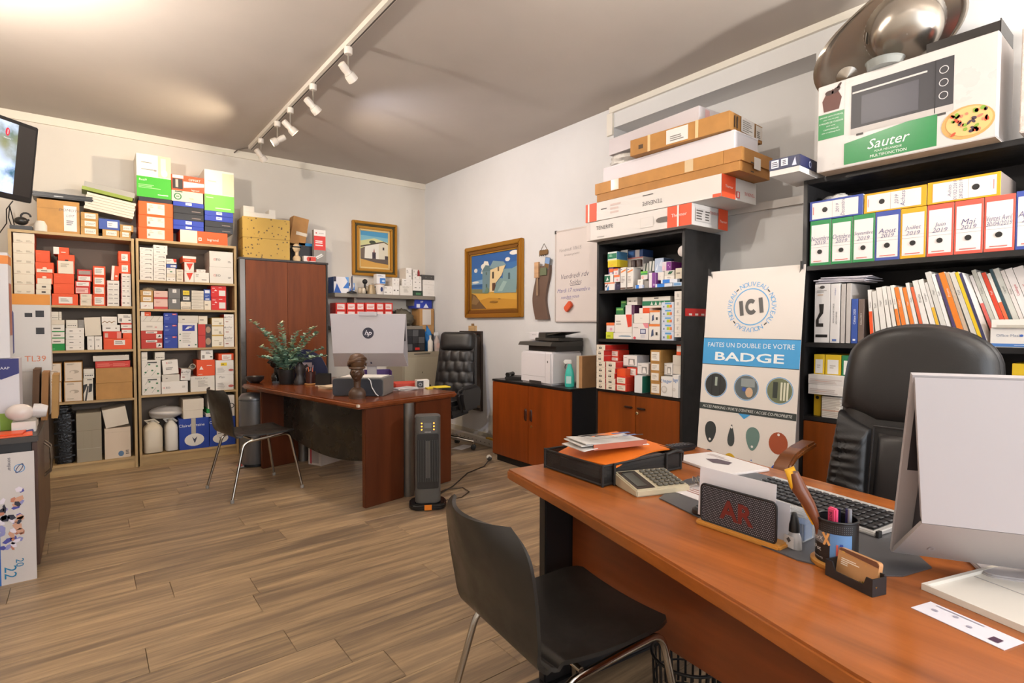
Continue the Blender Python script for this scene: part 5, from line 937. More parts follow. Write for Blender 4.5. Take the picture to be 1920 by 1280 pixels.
# ------------------------------------------------------------------ on top of the right bookcase: oven carton, sink
OW, OD, OH = .70, .27, .43
t = thing('oven_carton', 'large white and green oven carton with oven and pizza pictures', 'carton', (2.965, .915, 2.0755), -90)
mb = MB().box(-OW/2, OW/2, 0, OD, 0, OH, [0, 1, 1, 1, 1, 2]); mb.build('box_body', [M('#c4beba', .35, kind='smudge'), M('#b8b0ac', .45), M('#a8927c', .8, kind='card')], t, bevel=.003)
F = faces_of(OW, OD, OH)['f'][0]
def pf(name, col, polys, e=1, **k): return flat(t, name, col, polys, F, EPS*e, **k)
gm = '#0f7a3c'
pf('green_panel', gm, [q(.005, .16, .125, .285)], 1, rough=.3); pf('green_panel', gm, [q(.127, .012, .50, .115), ([(.127, .115), (.5, .115), (.5, .165)], [(0, 1, 2)])], 1, rough=.3)
pf('oven_picture', '#2c2a30', [q(.155, .155, .555, .385)], 1, rough=.45); pf('oven_trim', '#b4aeaa', [q(.155, .15, .555, .178)], 2); pf('oven_trim', '#c4c0bc', [q(.16, .345, .46, .353)], 2)
pf('oven_window', '#3c3a44', [q(.2, .19, .43, .325)], 2, rough=.4); pf('oven_trim', '#14141a', [q(.488, .155, .491, .385)], 2)
pf('oven_knob', '#c8c4c4', [ring(.52, .225, .014, .017, 20), ring(.52, .28, .014, .017, 20), ring(.52, .335, .014, .017, 20)], 2)
pf('oven_foot', '#3a3634', [q(.18, .14, .21, .15), q(.5, .14, .53, .15)], 2)
pf('cake_picture', '#cfc8c6', [q(.005, .287, .125, .425)], 1); pf('cake_picture', '#5a3028', [([(.03, .295), (.1, .295), (.112, .35), (.095, .385), (.07, .4), (.04, .385), (.022, .35)], [tuple(range(7))])], 2); pf('cake_picture', '#3a1c18', [ell(.055, .385, .02, .012), ell(.085, .39, .022, .012, rot=.5), ell(.1, .41, .015, .006, rot=.9)], 3)
pf('pizza_picture', '#c89858', [ell(.605, .085, .09, .07, 28)], 1); pf('pizza_picture', '#d8b070', [ell(.61, .088, .078, .06, 28)], 2)
rp = random.Random(3)
for c in ('#c84a2c', '#7a9c34', '#3a2a3a', '#d8785c'):
    pf('pizza_topping', c, [ell(.61+rp.uniform(-.06, .06), .088+rp.uniform(-.045, .045), rp.uniform(.005, .013), rp.uniform(.004, .009), 10, rp.uniform(0, 3)) for _ in range(9)], 3)['kind'] = 'stuff'
pf('lettering', '#e8e8e4', [txt('Sauter', .315, .085, .045, .2, 0, .3)], 2); pf('lettering', '#e0e4de', [txt('FOUR MÉCANIQUE', .315, .048, .013), txt('MULTIFONCTION', .315, .027, .013)], 2)
pf('lettering', '#dfe8df', [txt(s, .065, .27-.016*i, .008, .11) for i, s in enumerate(('GRANDE CAPACITÉ DE 42L', 'pour cuire vos plats', '8 MODES DE CUISSON', 'pour varier', 'CAVITÉ ÉMAILLÉE', 'pour un nettoyage facile'))], 2)
MB().box(.49, .496, -.0026, -.0018, .005, .42).build('tape', M('#d4cec8', .15), t)
# stainless sink leaning bowl-first towards the room
t = thing('kitchen_sink', 'stainless steel round bowl sink leaning on top of the oven carton', 'sink', (3.16, 1.0, 2.718))
dL = Vector((0, -.86, .51)).normalized(); nS = Vector((-.75, -.3, -.55)).normalized(); sS = dL.cross(nS)
STL = M('#a8a096', .26, .95); P3 = lambda a, b, c: tuple(dL*a+sS*b+nS*c)
def rimf(u, k):
    a = 2*math.pi*u; ca, sa = math.cos(a), math.sin(a); X0, Y0 = .335*math.copysign(abs(ca)**.75, ca)-.04, .215*math.copysign(abs(sa)**.8, sa)
    X1, Y1 = .05+.165*ca, .165*sa; return P3(X0+(X1-X0)*k, Y0+(Y1-Y0)*k, .012*math.sin(min(1, k*5)*math.pi)*(1 if k < .2 else .2))
MB().grid(rimf, 56, 9, wrap=True).build('rim', STL, t, 60)
bpf = [(.165, 0), (.16, .03), (.152, .08), (.142, .115), (.12, .145), (.08, .162), (.03, .168), (.001, .168)]
MB().grid(lambda u, k: P3(.05+bpf[round(k*7)][0]*math.cos(2*math.pi*u), bpf[round(k*7)][0]*math.sin(2*math.pi*u), bpf[round(k*7)][1]), 44, 8, wrap=True).build('bowl', STL, t, 70)
MB().grid(lambda u, k: P3(-.24+.05*math.cos(6.283*u)*(1-k), .05*math.sin(6.283*u)*(1-k), .004+.02*k), 24, 3, wrap=True).build('drain_hollow', STL, t, 60)
MB().grid(lambda u, k: P3(.05+.158*math.cos(3.6+.35*u), .158*math.sin(3.6+.35*u), .04+.04*k), 6, 2).build('paper_label', M('#d4d0ca', .6), t)
tag(MB().lathe([(.001, 0), (.07, 0), (.075, .03), (.08, .035), (.001, .036)], 28).build('glass_dish', M('#c8ccc8', .08, trans=.7), loc=(2.99, .98, 2.5065)), 'glass dish with metal rim under the tilted sink', 'dish')
t = thing('baking_tray', 'dark baking tray with orange packet behind sink', 'tray', (3.10, .70, 2.5065), -90)
MB().box(-.12, .13, -.10, .12, 0, .004).box(-.12, .13, -.104, -.10, 0, .05).box(-.12, .13, .12, .124, 0, .06).box(.13, .134, -.10, .12, 0, .06).build('tray_body', M('#2c2826', .4, .3), t)
bx('packet', M('#d8441c', .4), t, .0, .10, -.02, .05, .005, .035)
# further carton at the frame edge
t = thing('bubble_carton', 'white carton in bubble wrap at right end of bookcase top', 'carton', (2.99, .33, 2.0755), -90)
bx('box_body', M('#c4b8b0', .3, kind='foil'), t, -.17, .14, 0, .3, 0, .42, .004)
blob('plastic_lamp_dome', 'pale dome resting on the bubble-wrapped carton', 'dome', (3.08, .36, 2.4966), .07, .13, .06, M('#c4c4cc', .4), .0, 1)
t = thing('blue_carton', 'small navy blue carton overhanging bookcase top beside oven carton', 'carton', (2.985, 1.425, 2.0757), -88)
t.location = (2.85, 1.375, 2.0757)
bx('box_body', M('#20264e', .35), t, -.078, .078, 0, .33, .028, .085, .002); bx('base_tray', M('#cfccc8', .5), t, -.075, .075, .003, .327, 0, .028)
decorate(t, 'R:.08,.45,.32,.92,#dcdce4|P:.1,.5,.3,.85,3,#3c3c50|R:.4,.5,.62,.92,#dcdce4|P:.45,.55,.57,.85,3,#3c3c50|G:.75,.4,.9,.4,.85,.9,#c8cce0|>E:.35,.6,.2,.2,#8a8ea8|>E:.35,.6,.13,.13,#20264e', .156, .33, .085)

# ------------------------------------------------------------------ long cartons stacked on the black bookcase
def longbox(name, label, x, yl, yr, z0, z1, depth, rz, fcol, ecol, kind='plain', rough=.5):
    yc = (yl+yr)/2
    t = thing(name, label, 'carton', (x, yc, z0+.0006), -90+rz, 'long cartons stacked on the black bookcase'); w_ = yl-yr; h_ = z1-z0-.0012
    MB().box(-w_/2, w_/2, 0, depth, 0, h_, [0, 1, 0, 1, 0, 2]).build('box_body', [M(fcol, rough, kind=kind), M(ecol, rough, kind=kind), M(ecol, .6, kind=kind)], t, bevel=.002, seg=1)
    return t, w_, depth, h_
OC = '#e0512a'
t, a, b, c = longbox('radiator_carton', 'white tenerife carton with orange end bands, lowest on black bookcase', 2.975, 2.90, 2.00, 1.92, 2.055, .40, 0, '#d8d3ce', '#cfcac6')
decorate(t, 'R:.80,0,1,1,%s|R:.0,0,.04,1,#cfc4be|T:TENERIFE,.2,.62,.2,#3a3634|P:.12,.1,.26,.16,1,#8a847e|R:.56,.2,.68,.7,#cfc9c3|R:.565,.22,.675,.68,#d8d3ce|E:.745,.45,.28,.13,#5c5650|R:.745,.32,.8,.58,#5c5650|T:Thermor,.9,.55,.16,#f0e4dc|R:.885,0,.9,1,#ecdcd4|>R:.72,0,1,1,%s|>R:.08,.2,.5,.8,#c4beba|>P:.1,.25,.3,.75,4,#5a5450|>P:.34,.25,.48,.75,4,#5a5450|>T:Thermor,.86,.4,.12,#f0d8d0|>T:TENERIFE,.6,.7,.13,#c0605c' % (OC, OC), a, b, c)
t, a, b, c = longbox('radiator_carton', 'white tenerife carton lying upside down, second lowest on black bookcase', 2.97, 2.905, 1.80, 2.056, 2.19, .40, 0, '#d8d3ce', '#cfcac6')
decorate(t, 'R:0,0,.10,1,%s|R:.02,0,.035,1,#ecdcd4|P:.22,.2,.34,.8,3,#cdb8b0|R:.14,.55,.19,.6,#4a4440|P:.48,.75,.62,.83,1,#4a4642|>R:0,0,.38,1,%s|>R:.4,.1,.5,.4,#c84a44|>R:.43,.14,.47,.36,#e0dcd8|>T:Thermor,.2,.5,.12,#f0dcd4' % (OC, OC), a, b, c)
Fl = faces_of(a, b, c); flat(t, 'lettering', '#3a3634', [txt('TENERIFE', .55*a, .38*c, .2*c, None, math.pi)], Fl['f'][0]); flat(t, 'lettering', '#c0504a', [txt('TENERIFE', .8*b, .4*c, .15*c, None, math.pi)], Fl['r'][0]); flat(t, 'edge_band', OC, [q(.95*a, 0, a, .02)], Fl['f'][0])
t, a, b, c = longbox('flat_carton', 'brown cardboard telescopic carton under the plain white one', 2.985, 2.80, 1.70, 2.191, 2.325, .36, 1, '#b07a3a', '#a87236', 'card', .6)
MB().box(-a/2-.012, a/2-.1, -.006, b+.006, c*.42, c+.0005).build('lid', M('#b88240', .6, kind='card'), t)
MB().box(a/2-.098, a/2+.012, -.006, b+.006, c*.42, c+.0005).build('lid_end', M('#b07a3c', .6, kind='card'), t)
F2 = lambda p, q_, e: (p-a/2, -.006-e, q_)
flat(t, 'tape', '#d8c8b0', [q(.14, .06, .21, c)], F2, EPS, rough=.12); flat(t, 'tape', '#cfb894', [q(.74, .06, .80, c)], F2, EPS, rough=.12)
flat(t, 'label', '#d8d0c8', [q(.14, .03, .22, .1)], lambda p, q_, e: (a/2+.012+e, p, q_)); flat(t, 'slot', '#3a2818', [q(.1, .057, .14, .065), q(.1, .005, .14, .012)], lambda p, q_, e: (a/2+.012+e*1.5, p, q_))
t, a, b, c = longbox('flat_carton', 'plain white long carton in the middle of the stack', 3.0, 2.76, 1.74, 2.3266, 2.435, .27, 0, '#d4ced2', '#ccc8cc')
decorate(t, 'R:0,.92,1,1,#e0dade|>R:0,.92,1,1,#dad6da', a, b, c)
t, a, b, c = longbox('flat_carton', 'brown taped carton with shipping labels, second from top of stack', 2.955, 2.46, 1.755, 2.4365, 2.545, .42, 3, '#b07c3c', '#a8763a', 'card', .6)
decorate(t, 'R:.4,.1,.62,.92,#d8d4d0|P:.44,.2,.58,.55,3,#78746e|R:.2,0,.23,1,#d8b888|R:.69,0,.72,1,#d8b888|R:.1,.3,.15,.55,#4a3418|>R:.12,.2,.15,.85,#2c2018|>R:.19,.2,.22,.85,#2c2018|>R:.32,.15,.72,.95,#d8d4d0|>P:.36,.2,.66,.85,6,#8a867f|>R:.76,.15,.97,.9,#cfc8c0|>P:.8,.2,.93,.6,4,#5c5852', a, b, c)
t, a, b, c = longbox('flat_carton', 'white plastic-wrapped long carton on top of the whole stack', 3.06, 2.78, 2.0, 2.5462, 2.665, .30, -3, '#cdc5c8', '#c8c2c4', 'plain', .3)
decorate(t, 'R:.45,.1,1,.2,#dcd4d6|>R:.2,.2,.35,.9,#d0a4a4|>P:.5,.2,.9,.8,5,#b0aaa8', a, b, c)
blob('bubble_wrap_roll', 'bundle of bubble wrap lying left of the brown taped carton', 'bubble wrap', (3.12, 2.62, 2.4366), .12, .15, .05, WRAP, .18, 5)

# ------------------------------------------------------------------ printer cabinet, printer and things on it
t = thing('sideboard', 'low cherry wood cabinet with two oval handles under printer', 'cabinet', (3.06, 3.68, 0), -90)
bx('carcass', BLK, t, -.53, .53, .022, .415, .055, .76); bx('top_panel', M('#1d1a19', .35), t, -.535, .535, -.004, .415, .76, .78, .003); bx('plinth', BLK, t, -.51, .51, .04, .38, 0, .055)
for a, b, hx in ((-.532, -.0015, -.035), (.0015, .532, .04)):
    d = bx('door', M('#8a3f12', .3, kind='woodz', scale=.5), t, a, b, 0, .02, .07, .757, .003)
    MB().pillow([(hx+x, .50+z) for x, z in rrect(-.016, -.055, .016, .055, .0155, 5)], 0, -.012, -.002).build('handle', M('#3c1c10', .3), d, 50)
MB().lathe([(.01, 0), (.01, .004), (.006, .005)], 14).xf(Matrix.Translation((.045, -.0005, .405)) @ Matrix.Rotation(R(90), 4, 'X')).build('lock', M('#a08050', .3, .8), d, 40)
PW = M('#dcd8da', .4); PD = M('#38342f', .45)
t = thing('printer', 'white and dark grey multifunction laser printer on cabinet', 'printer', (3.085, 3.615, .7805), -90)
MB().box(-.21, .21, 0, .37, 0, .285).build('body', PW, t, bevel=.018, seg=3)
F = lambda a, b, e: (a, -e, b)
flat(t, 'tray_seam', '#a8a4a4', [q(-.17, .068, .13, .071), q(.13, .0, .133, .28)], F); flat(t, 'front_slot', '#3a3430', [q(-.08, .005, .08, .03)], F); flat(t, 'button', '#2c2a2a', [ell(.16, .2, .006, .01, 12)], F)
MB().box(-.15, .21, .05, .37, .285, .33).build('output_bay', M('#2c2926', .5), t); MB().prism([(-.02, .335), (.0, .365), (.37, .375), (.37, .33), (.05, .33)], -.215, .215, axis='x').build('control_panel', PD, t)
flat(t, 'panel_screen', '#8a8c90', [q(-.06, .02, .06, .05), q(.08, .02, .12, .045)], lambda a, b, e: (a, b-.01, .3665+e+.0008*(b/.05)))
MB().box(-.1, .215, .08, .37, .375, .40).build('scanner_lid', PD, t, bevel=.004); MB().box(-.2, -.07, .1, .34, .375, .45).build('feeder_cap', PW, t, bevel=.008)
MB().prism([(.1, .40), (.1, .445), (.34, .45), (.34, .40)], -.069, .02, axis='x').build('document_feeder', PD, t)
MB().prism([(.02, .43), (.21, .455), (.23, .452), (.02, .418)], .11, .33, axis='y').build('feeder_tray', PD, t)
flat(t, 'lettering', '#8a8888', [txt('BROTHER', -.135, .425, .008)], lambda a, b, e: (a, .1-e, b))
t = thing('desk_phone', 'black telephone handset set beside the printer', 'telephone', (3.18, 4.02, .7805), -60)
bx('base', M('#1c1a1a', .4), t, -.08, .10, -.06, .12, 0, .03, .006)
MB().tube([(-.06, -.04, .045), (-.055, 0, .052), (-.055, .05, .052), (-.06, .09, .045)], [.022, .014, .014, .022], 12).build('handset', M('#232120', .4), t, 50)
t = thing('spray_bottle', 'turquoise spray bottle with white trigger beside printer', 'bottle', (3.17, 3.275, .7805), -60)
MB().lathe([(.03, 0), (.034, .01), (.034, .09), (.028, .13), (.016, .17), (.013, .19)], 20, sx=1.2, sy=.75).build('body', M('#3fc0b0', .3), t, 60)
MB().box(-.045, .02, -.014, .014, .19, .225).box(-.055, -.042, -.007, .007, .2, .215).build('trigger_head', M('#dcdcd8', .4), t, bevel=.005); MB().tube([(-.03, 0, .19), (-.04, 0, .165), (-.038, 0, .15)], .005, 8).build('trigger', M('#3a3a3c', .4), t, 60)
flat(t, 'label', '#b8dcd8', [q(-.022, .03, .022, .09)], lambda a, b, e: (a, -.0262-e, b))
t = thing('brown_folder', 'brown cardboard folder standing on cabinet by black bookcase', 'folder', (3.17, 3.16, .7805), -90)
bx('cover', M('#b08458', .7, kind='card'), t, -.005, .03, 0, .25, 0, .26); bx('spine', M('#c8c4b4', .6), t, -.035, -.0055, 0, .25, 0, .262)

# ------------------------------------------------------------------ whiteboard, key rack, eraser, wall pieces on right wall
t = thing('whiteboard', 'white dry-erase board with handwritten notes on right wall', 'whiteboard', (WX, 3.35, 1.32), -90)
bx('panel', M('#ded6d2', .25), t, -.43, .46, -.015, -.001, 0, .84); 
for a, b, c_, d_ in ((-.43, -.418, 0, .84), (.448, .46, 0, .84), (-.418, .448, 0, .012), (-.418, .448, .828, .84)): bx('frame_rail', M('#c8c0bc', .4, .3), t, a, b, -.018, -.0152, c_, d_)
bx('corner_cap', M('#3a3838', .5), t, -.434, -.415, -.0195, -.0001, .815, .845)
Fw = lambda a, b, e: (a-.43, -.0152-e, b)
def wr(s, x, y, h, col): flat(t, 'handwriting', col, [txt(s, x, y, h, None, R(rj.uniform(-1, 3)), .3, -.012)], Fw)
wr('Vendredi 10h15', .2, .66, .03, '#8a8484'); wr('livraison gravure', .22, .61, .026, '#8a8484'); wr('Vendredi rdv', .26, .42, .045, '#45425a'); wr('Soldes', .27, .36, .04, '#45425a'); wr('Mardi 17 novembre', .24, .29, .035, '#4a4a9c'); wr('rendez-vous', .2, .23, .032, '#4a4a9c')
flat(t, 'underline', '#45425a', [q(.2, .33, .33, .334), q(.16, .205, .24, .208)], Fw)
o = MB().prism(rrect(-.05, -.03, .05, .03, .018), 0, .025, axis='y').build('board_eraser', M('#dc5a34', .6), loc=(WX-.0165, 3.585, 1.475), rot=(0, R(0), R(-90)), bevel=.004); o.rotation_euler = (0, 0, R(-90))
o.matrix_world = Matrix.Translation((WX-.0435, 3.585, 1.46)) @ Matrix.Rotation(R(-90), 4, 'Z') @ Matrix.Rotation(R(-42), 4, 'Y')
tag(o, 'orange board eraser stuck to the whiteboard', 'eraser')
o = bx('sticky_note', M('#e8b4b4', .7), None, 0, .1, -.001, 0, 0, .1); o.location = (WX-.0175, 3.16, 1.60); o.rotation_euler = (0, 0, R(-90)); tag(o, 'pink sticky note on the whiteboard beside black bookcase', 'note')
t = thing('magazine_holder', 'wavy brown wall strip holding postcards left of whiteboard', 'wall holder', (WX, 3.965, 1.345), -90)
P = []
for i in range(21):
    z = .51*i/20; P.append((.03*math.sin(z/.51*5.6+2.6), z))
MB().prism([(x-.095, z) for x, z in P]+[(x+.095, z) for x, z in P[::-1]], -.03, -.002, axis='y').build('strip', M('#6c564a', .4, kind='smudge'), t)
pc = bx('postcard', M('#5a7088', .5), t, .03, .10, -.014, -.011, .47, .58); pc.rotation_euler = (0, R(12), 0); pc.location = (-.08, -.02, .03)
flat(pc, 'picture', '#7ca0d0', [q(.035, .52, .095, .575)], lambda a, b, e: (a, -.014-e, b)); flat(pc, 'picture', '#7c5c34', [q(.035, .475, .095, .52)], lambda a, b, e: (a, -.014-e, b))
bx('booklet', M('#6a7458', .5), t, -.0, .09, -.042, -.032, .42, .49)
bx('wooden_cross_toy', M('#c8a078', .6, kind='wood'), t, -.075, -.015, -.05, -.031, .40, .55); 
MB().tube([(-.045, -.04, .41), (-.05, -.042, .30), (-.048, -.042, .23)], .004, 6).tube([(-.035, -.04, .41), (-.03, -.042, .30), (-.03, -.042, .23)], .004, 6).build('cord_legs', M('#b89878', .6), t, 60)
t = thing('key_hook_rack', 'small carved wooden key hook rack hanging above wall strip', 'key rack', (WX, 3.95, 1.98), -90)
MB().prism([(-.06+.012*i, .02+(.012 if i % 2 else 0)) for i in range(11)]+[(.06-.012*i, -.012-(.008 if i % 2 else 0)) for i in range(11)], -.014, -.002, axis='y').build('plate', M('#7a5a34', .5), t)
MB().tube([(-.045, -.006, .03), (0, -.004, .09), (.045, -.006, .03)], .0022, 6).build('cord', M('#5a4a38', .7), t)
for i in range(4): MB().tube([(-.045+.03*i, -.014, -.014), (-.045+.03*i, -.022, -.03), (-.045+.03*i, -.028, -.022)], .003, 6).build('hook', M('#4a3a28', .4, .5), t)

def painting(name, label, w_, h_, loc, rz, fw_, bands, art):
    t = thing(name, label, 'painting', loc, rz); x = 0
    for (bw, dep, col, rg, mt) in bands:
        a0, b0, a1, b1 = -w_/2+x, x, w_/2-x, h_-x; xi = x+bw
        for nm, L in (('frame_rail', [(a0, b0), (a1, b0), (a1-bw, b0+bw), (a0+bw, b0+bw)]), ('frame_rail', [(a1, b0), (a1, b1), (a1-bw, b1-bw), (a1-bw, b0+bw)]), ('frame_rail', [(a1, b1), (a0, b1), (a0+bw, b1-bw), (a1-bw, b1-bw)]), ('frame_rail', [(a0, b1), (a0, b0), (a0+bw, b0+bw), (a0+bw, b1-bw)])):
            MB().prism(L, -dep, -.0015, axis='y').build(nm, M(col, rg, mt), t, bevel=min(.006, bw/4))
        x = xi
    iw, ih = w_-2*x, h_-2*x
    cv_ = bx('canvas', M(art[0][0], .6), t, -iw/2, iw/2, -.008, -.0015, x, h_-x)
    Fc = lambda a, b, e: (a*iw-iw/2, -.008-e, x+b*ih)
    for i, (col, poly) in enumerate(art[1:]): flat(cv_, 'painted_area', col, [(poly, [tuple(range(len(poly)))])], Fc, EPS*.35*(i+1), rough=.5)
    return t
GOLD = ('#b07c28', .35, .55)
E2 = lambda cx, cy, rx, ry, n=14: ell(cx, cy, rx, ry, n)[0]
painting('seaside_painting', 'gold framed painting of stone house by sandy sea shore', 1.03, .79, (WX, 4.765, 1.37), -90, 0, [(.045, .045, *GOLD), (.04, .03, '#8a5c20', .35, .5), (.012, .022, '#c89838', .3, .6)],
 [('#3a6ea8',), ('#2c5c9c', [(0, .75), (1, .8), (1, 1), (0, 1)]), ('#7aa0c0', [(0, .42), (.3, .42), (.3, .55), (0, .52)]), ('#2c5a90', [(0, .4), (.3, .4), (.3, .46), (0, .46)]), ('#d8d8d0', E2(.1, .72, .04, .04)), ('#dcdcd4', E2(.28, .78, .06, .05)), ('#e0dcd0', [(.22, .66), (.3, .88), (.38, .86), (.42, .75), (.3, .62)]), ('#e4e0d8', E2(.8, .85, .05, .035)), ('#e8e4dc', E2(.93, .95, .09, .04)), ('#dcdcd4', E2(.1, .5, .08, .02)),
  ('#d0a040', [(0, 0), (1, 0), (1, .32), (.5, .3), (0, .36)]), ('#7c7c58', [(0, .3), (.3, .28), (.32, .36), (0, .38)]), ('#c08c30', [(0, 0), (1, 0), (1, .14), (.4, .2), (0, .12)]), ('#6c5030', [(0, 0), (.35, 0), (.22, .12), (.1, .26), (0, .3)]), ('#8a6c44', [(0, .1), (.12, .08), (.2, .16), (.05, .26)]),
  ('#6c8890', [(.26, .3), (.44, .3), (.44, .7), (.36, .78), (.26, .7)]), ('#5c7880', [(.24, .69), (.33, .8), (.6, .74), (.5, .68)]), ('#7c98a0', [(.42, .74), (.5, .86), (.72, .82), (.78, .75), (.68, .7), (.5, .72)]), ('#e0c898', [(.42, .3), (.52, .3), (.56, .46), (.68, .58), (.76, .75), (.62, .74), (.44, .7)]), ('#5c4030', [(.48, .32), (.55, .32), (.55, .46), (.48, .46)]), ('#4a4038', [(.48, .54), (.52, .54), (.52, .66), (.48, .66)]), ('#6a5a48', [(.6, .66), (.63, .66), (.63, .74), (.6, .74)]), ('#48605c', [(.34, .38), (.37, .38), (.37, .45), (.34, .45)]), ('#48605c', [(.34, .62), (.36, .62), (.36, .67), (.34, .67)]),
  ('#7898a0', [(.7, .4), (1, .42), (1, .72), (.9, .68), (.72, .69)]), ('#405c64', [(.82, .5), (.86, .5), (.86, .6), (.84, .62), (.82, .6)]), ('#7a9898', [(.52, .28), (.98, .26), (1, .48), (.78, .5), (.66, .54), (.58, .46)]), ('#98b4b0', [(.6, .3), (.7, .3), (.8, .46), (.72, .48)]), ('#6a8470', [(.3, .28), (.4, .28), (.42, .36), (.36, .4)]), ('#8c6424', E2(.52, .12, .09, .02)), ('#8c6424', E2(.64, .17, .03, .008))])
painting('village_painting', 'portrait gold and green framed painting of white village house', .57, .645, (2.785, WY, 1.875), 0, 0, [(.03, .05, *GOLD), (.026, .035, '#4a4020', .4, .3), (.03, .04, '#b88430', .35, .5), (.022, .02, '#d8bc80', .5, .1)],
 [('#7ab0c0',), ('#c8c890', [(0, .5), (1, .55), (1, .72), (.5, .82), (0, .72)]), ('#4890b8', [(0, .88), (1, .85), (1, 1), (0, 1)]), ('#e0dcd0', [(.12, .22), (.68, .2), (.68, .72), (.12, .58)]), ('#d4cdb8', [(.66, .2), (1, .22), (1, .66), (.84, .72), (.66, .68)]), ('#4a3c34', [(0, .54), (.85, .72), (1, .66), (1, .69), (.84, .75), (0, .58)]), ('#6c5c50', [(0, .22), (.14, .22), (.16, .56), (0, .5)]), ('#3c4434', E2(.43, .7, .12, .05)), ('#4a3c44', [(.42, .22), (.55, .22), (.55, .42), (.42, .42)]), ('#2c2430', [(.46, .26), (.52, .26), (.52, .37), (.46, .37)]), ('#8c3c30', [(.46, .42), (.51, .42), (.49, .54)]), ('#3c3434', [(.8, .5), (.86, .5), (.86, .58), (.8, .58)]), ('#3c3438', [(.88, .22), (1, .22), (1, .34), (.88, .34)]), ('#5c5048', [(0, .12), (1, .1), (1, .24), (0, .24)]), ('#c89848', [(0, 0), (1, 0), (1, .1), (.5, .14), (0, .22)])])
# dark framed mirror board with brown scarf on the right wall behind the tufted chair
t = thing('wall_mirror', 'tall narrow dark framed board with brown scarf behind tufted chair', 'wall board', (WX, 5.19, .36), -90)
bx('board', M('#7c6c60', .25), t, -.2, .2, -.02, -.001, 0, .8); bx('frame_rail', M('#3a2c24', .4), t, .2, .22, -.03, -.001, -.01, .82); bx('frame_rail', M('#3a2c24', .4), t, -.22, .22, -.03, -.0005, -.03, -.01); bx('frame_rail', M('#3a2c24', .4), t, -.22, -.2, -.03, -.001, -.01, .82); bx('frame_rail', M('#2c2420', .4), t, -.22, .22, -.03, -.001, .82, .86)
MB().shell(lambda u, v_: (-.02+.2*u+.012*math.sin(v_*9), -.05-.012*math.sin(u*14), .84-.6*v_*(1-.15*math.sin(u*9))), 18, 12, .004).build('scarf', M('#4a3424', .8), t, 60)
bx('clip', M('#d0ac7c', .5, kind='wood'), t, -.02, .1, -.035, -.001, .862, .92); bx('clip_knob', M('#8a6c44', .5), t, .03, .055, -.03, -.01, .92, .945)
# cable trunking on the floor along the right wall
t = thing('cable_trunking', 'white perforated plastic cable trunking lying along right wall', 'cable trunking', (3.38, 4.95, 0), -90)
bx('channel', M('#c8c0b4', .5), t, -.66, .66, -.03, .03, .0, .075, .004); bx('yellow_strip', M('#c89c30', .5), t, .2, .6, -.02, .02, .0755, .09)
flat(t, 'perforation', '#7a7268', [ell(-.6+.08*i, .035, .012, .006, 10) for i in range(16)], lambda a, b, e: (a, -.03-e, b))

# ------------------------------------------------------------------ back wall shelves, filing cabinet
GM = M('#8a8276', .45, .2)
for z, x0_, x1_, d_, lab in ((1.645, 2.20, 3.475, .27, 'upper grey metal wall shelf of white boxes beneath village painting'), (1.275, 2.16, 3.30, .27, 'lower grey metal wall shelf behind the white computer')):
    t = thing('wall_shelf', lab, 'shelf', ((x0_+x1_)/2, WY, z)); hw = (x1_-x0_)/2
    bx('board', GM, t, -hw, hw, -d_, -.001, -.045, 0, .003)
    for s in (-.6, .6): bx('bracket', GM, t, s*hw-.012, s*hw+.012, -d_*.8, -.001, -.12, -.046)
t = thing('filing_cabinet', 'beige metal filing cabinet in the corner under wall shelves', 'cabinet', (3.18, 5.82, 0))
FCB = M('#9a907c', .4)
bx('carcass', FCB, t, -.25, .28, .005, .44, 0, .965, .006); bx('door', M('#a29882', .4), t, -.235, .245, -.012, .004, .04, .90, .004); flat(t, 'grip_slot', '#2c2824', [q(-.1, .935, .12, .945)], lambda a, b, e: (a, .005-e, b)); flat(t, 'key_hole', '#4a4438', [ell(0, .72, .005, .012, 10)], lambda a, b, e: (a, -.012-e, b))
GS = 'tools and supplies above the filing cabinet'
t = thing('parts_organizer', 'black plastic parts organizer with small drawers on filing cabinet', 'organizer', (3.10, 5.90, .9655), 0, GS)
bx('body', M('#1c1b1c', .4), t, -.17, .17, 0, .2, 0, .27, .004)
for i in range(4):
    for j in range(3): bx('drawer', M(('#3a3a3c', '#58585a', '#2c2c30')[(i+j) % 3], .3), t, -.16+.08*i, -.085+.08*i, -.006, -.0005, .015+.085*j, .092+.085*j)
bx('red_tag', M('#c43028', .4), t, .03, .09, -.01, -.0062, .02, .05)
t = thing('cleaning_bottle', 'white cleaning bottle on filing cabinet left of clear spray', 'bottle', (3.33, 5.88, .9655), 0, GS); MB().lathe([(.03, 0), (.032, .02), (.032, .12), (.012, .15), (.012, .17)], 18).build('body', M('#dcd6cc', .4), t, 60); MB().lathe([(.014, .17), (.014, .19), (.008, .195)], 14).build('cap', M('#c8c4bc', .4), t, 40)
t = thing('clear_spray', 'clear pinkish spray bottle at right corner on filing cabinet', 'bottle', (3.42, 5.88, .9655), 0, GS); MB().lathe([(.032, 0), (.034, .02), (.034, .13), (.014, .17), (.014, .19)], 18).build('body', M('#cdbcb4', .15, alpha=.75), t, 60); MB().box(-.04, .02, -.01, .01, .19, .23).build('trigger_head', M('#d8d8d8', .4), t, bevel=.004)
bx('label', M('#c8a8a0', .5), t, -.02, .02, -.036, -.0345, .04, .1)
blob('blue_cloth', 'crumpled blue cloth between bottles on filing cabinet', 'cloth', (3.36, 6.0, .9655), .05, .06, .15, M('#2c7cc0', .7), .35, 12, group=GS)
blob('gravel_bag', 'grey-green crumpled sack on lower wall shelf right of computer', 'bag', (3.07, 6.12, 1.2755), .15, .11, .11, M('#5c5648', .7, kind='foil'), .25, 21, 9)
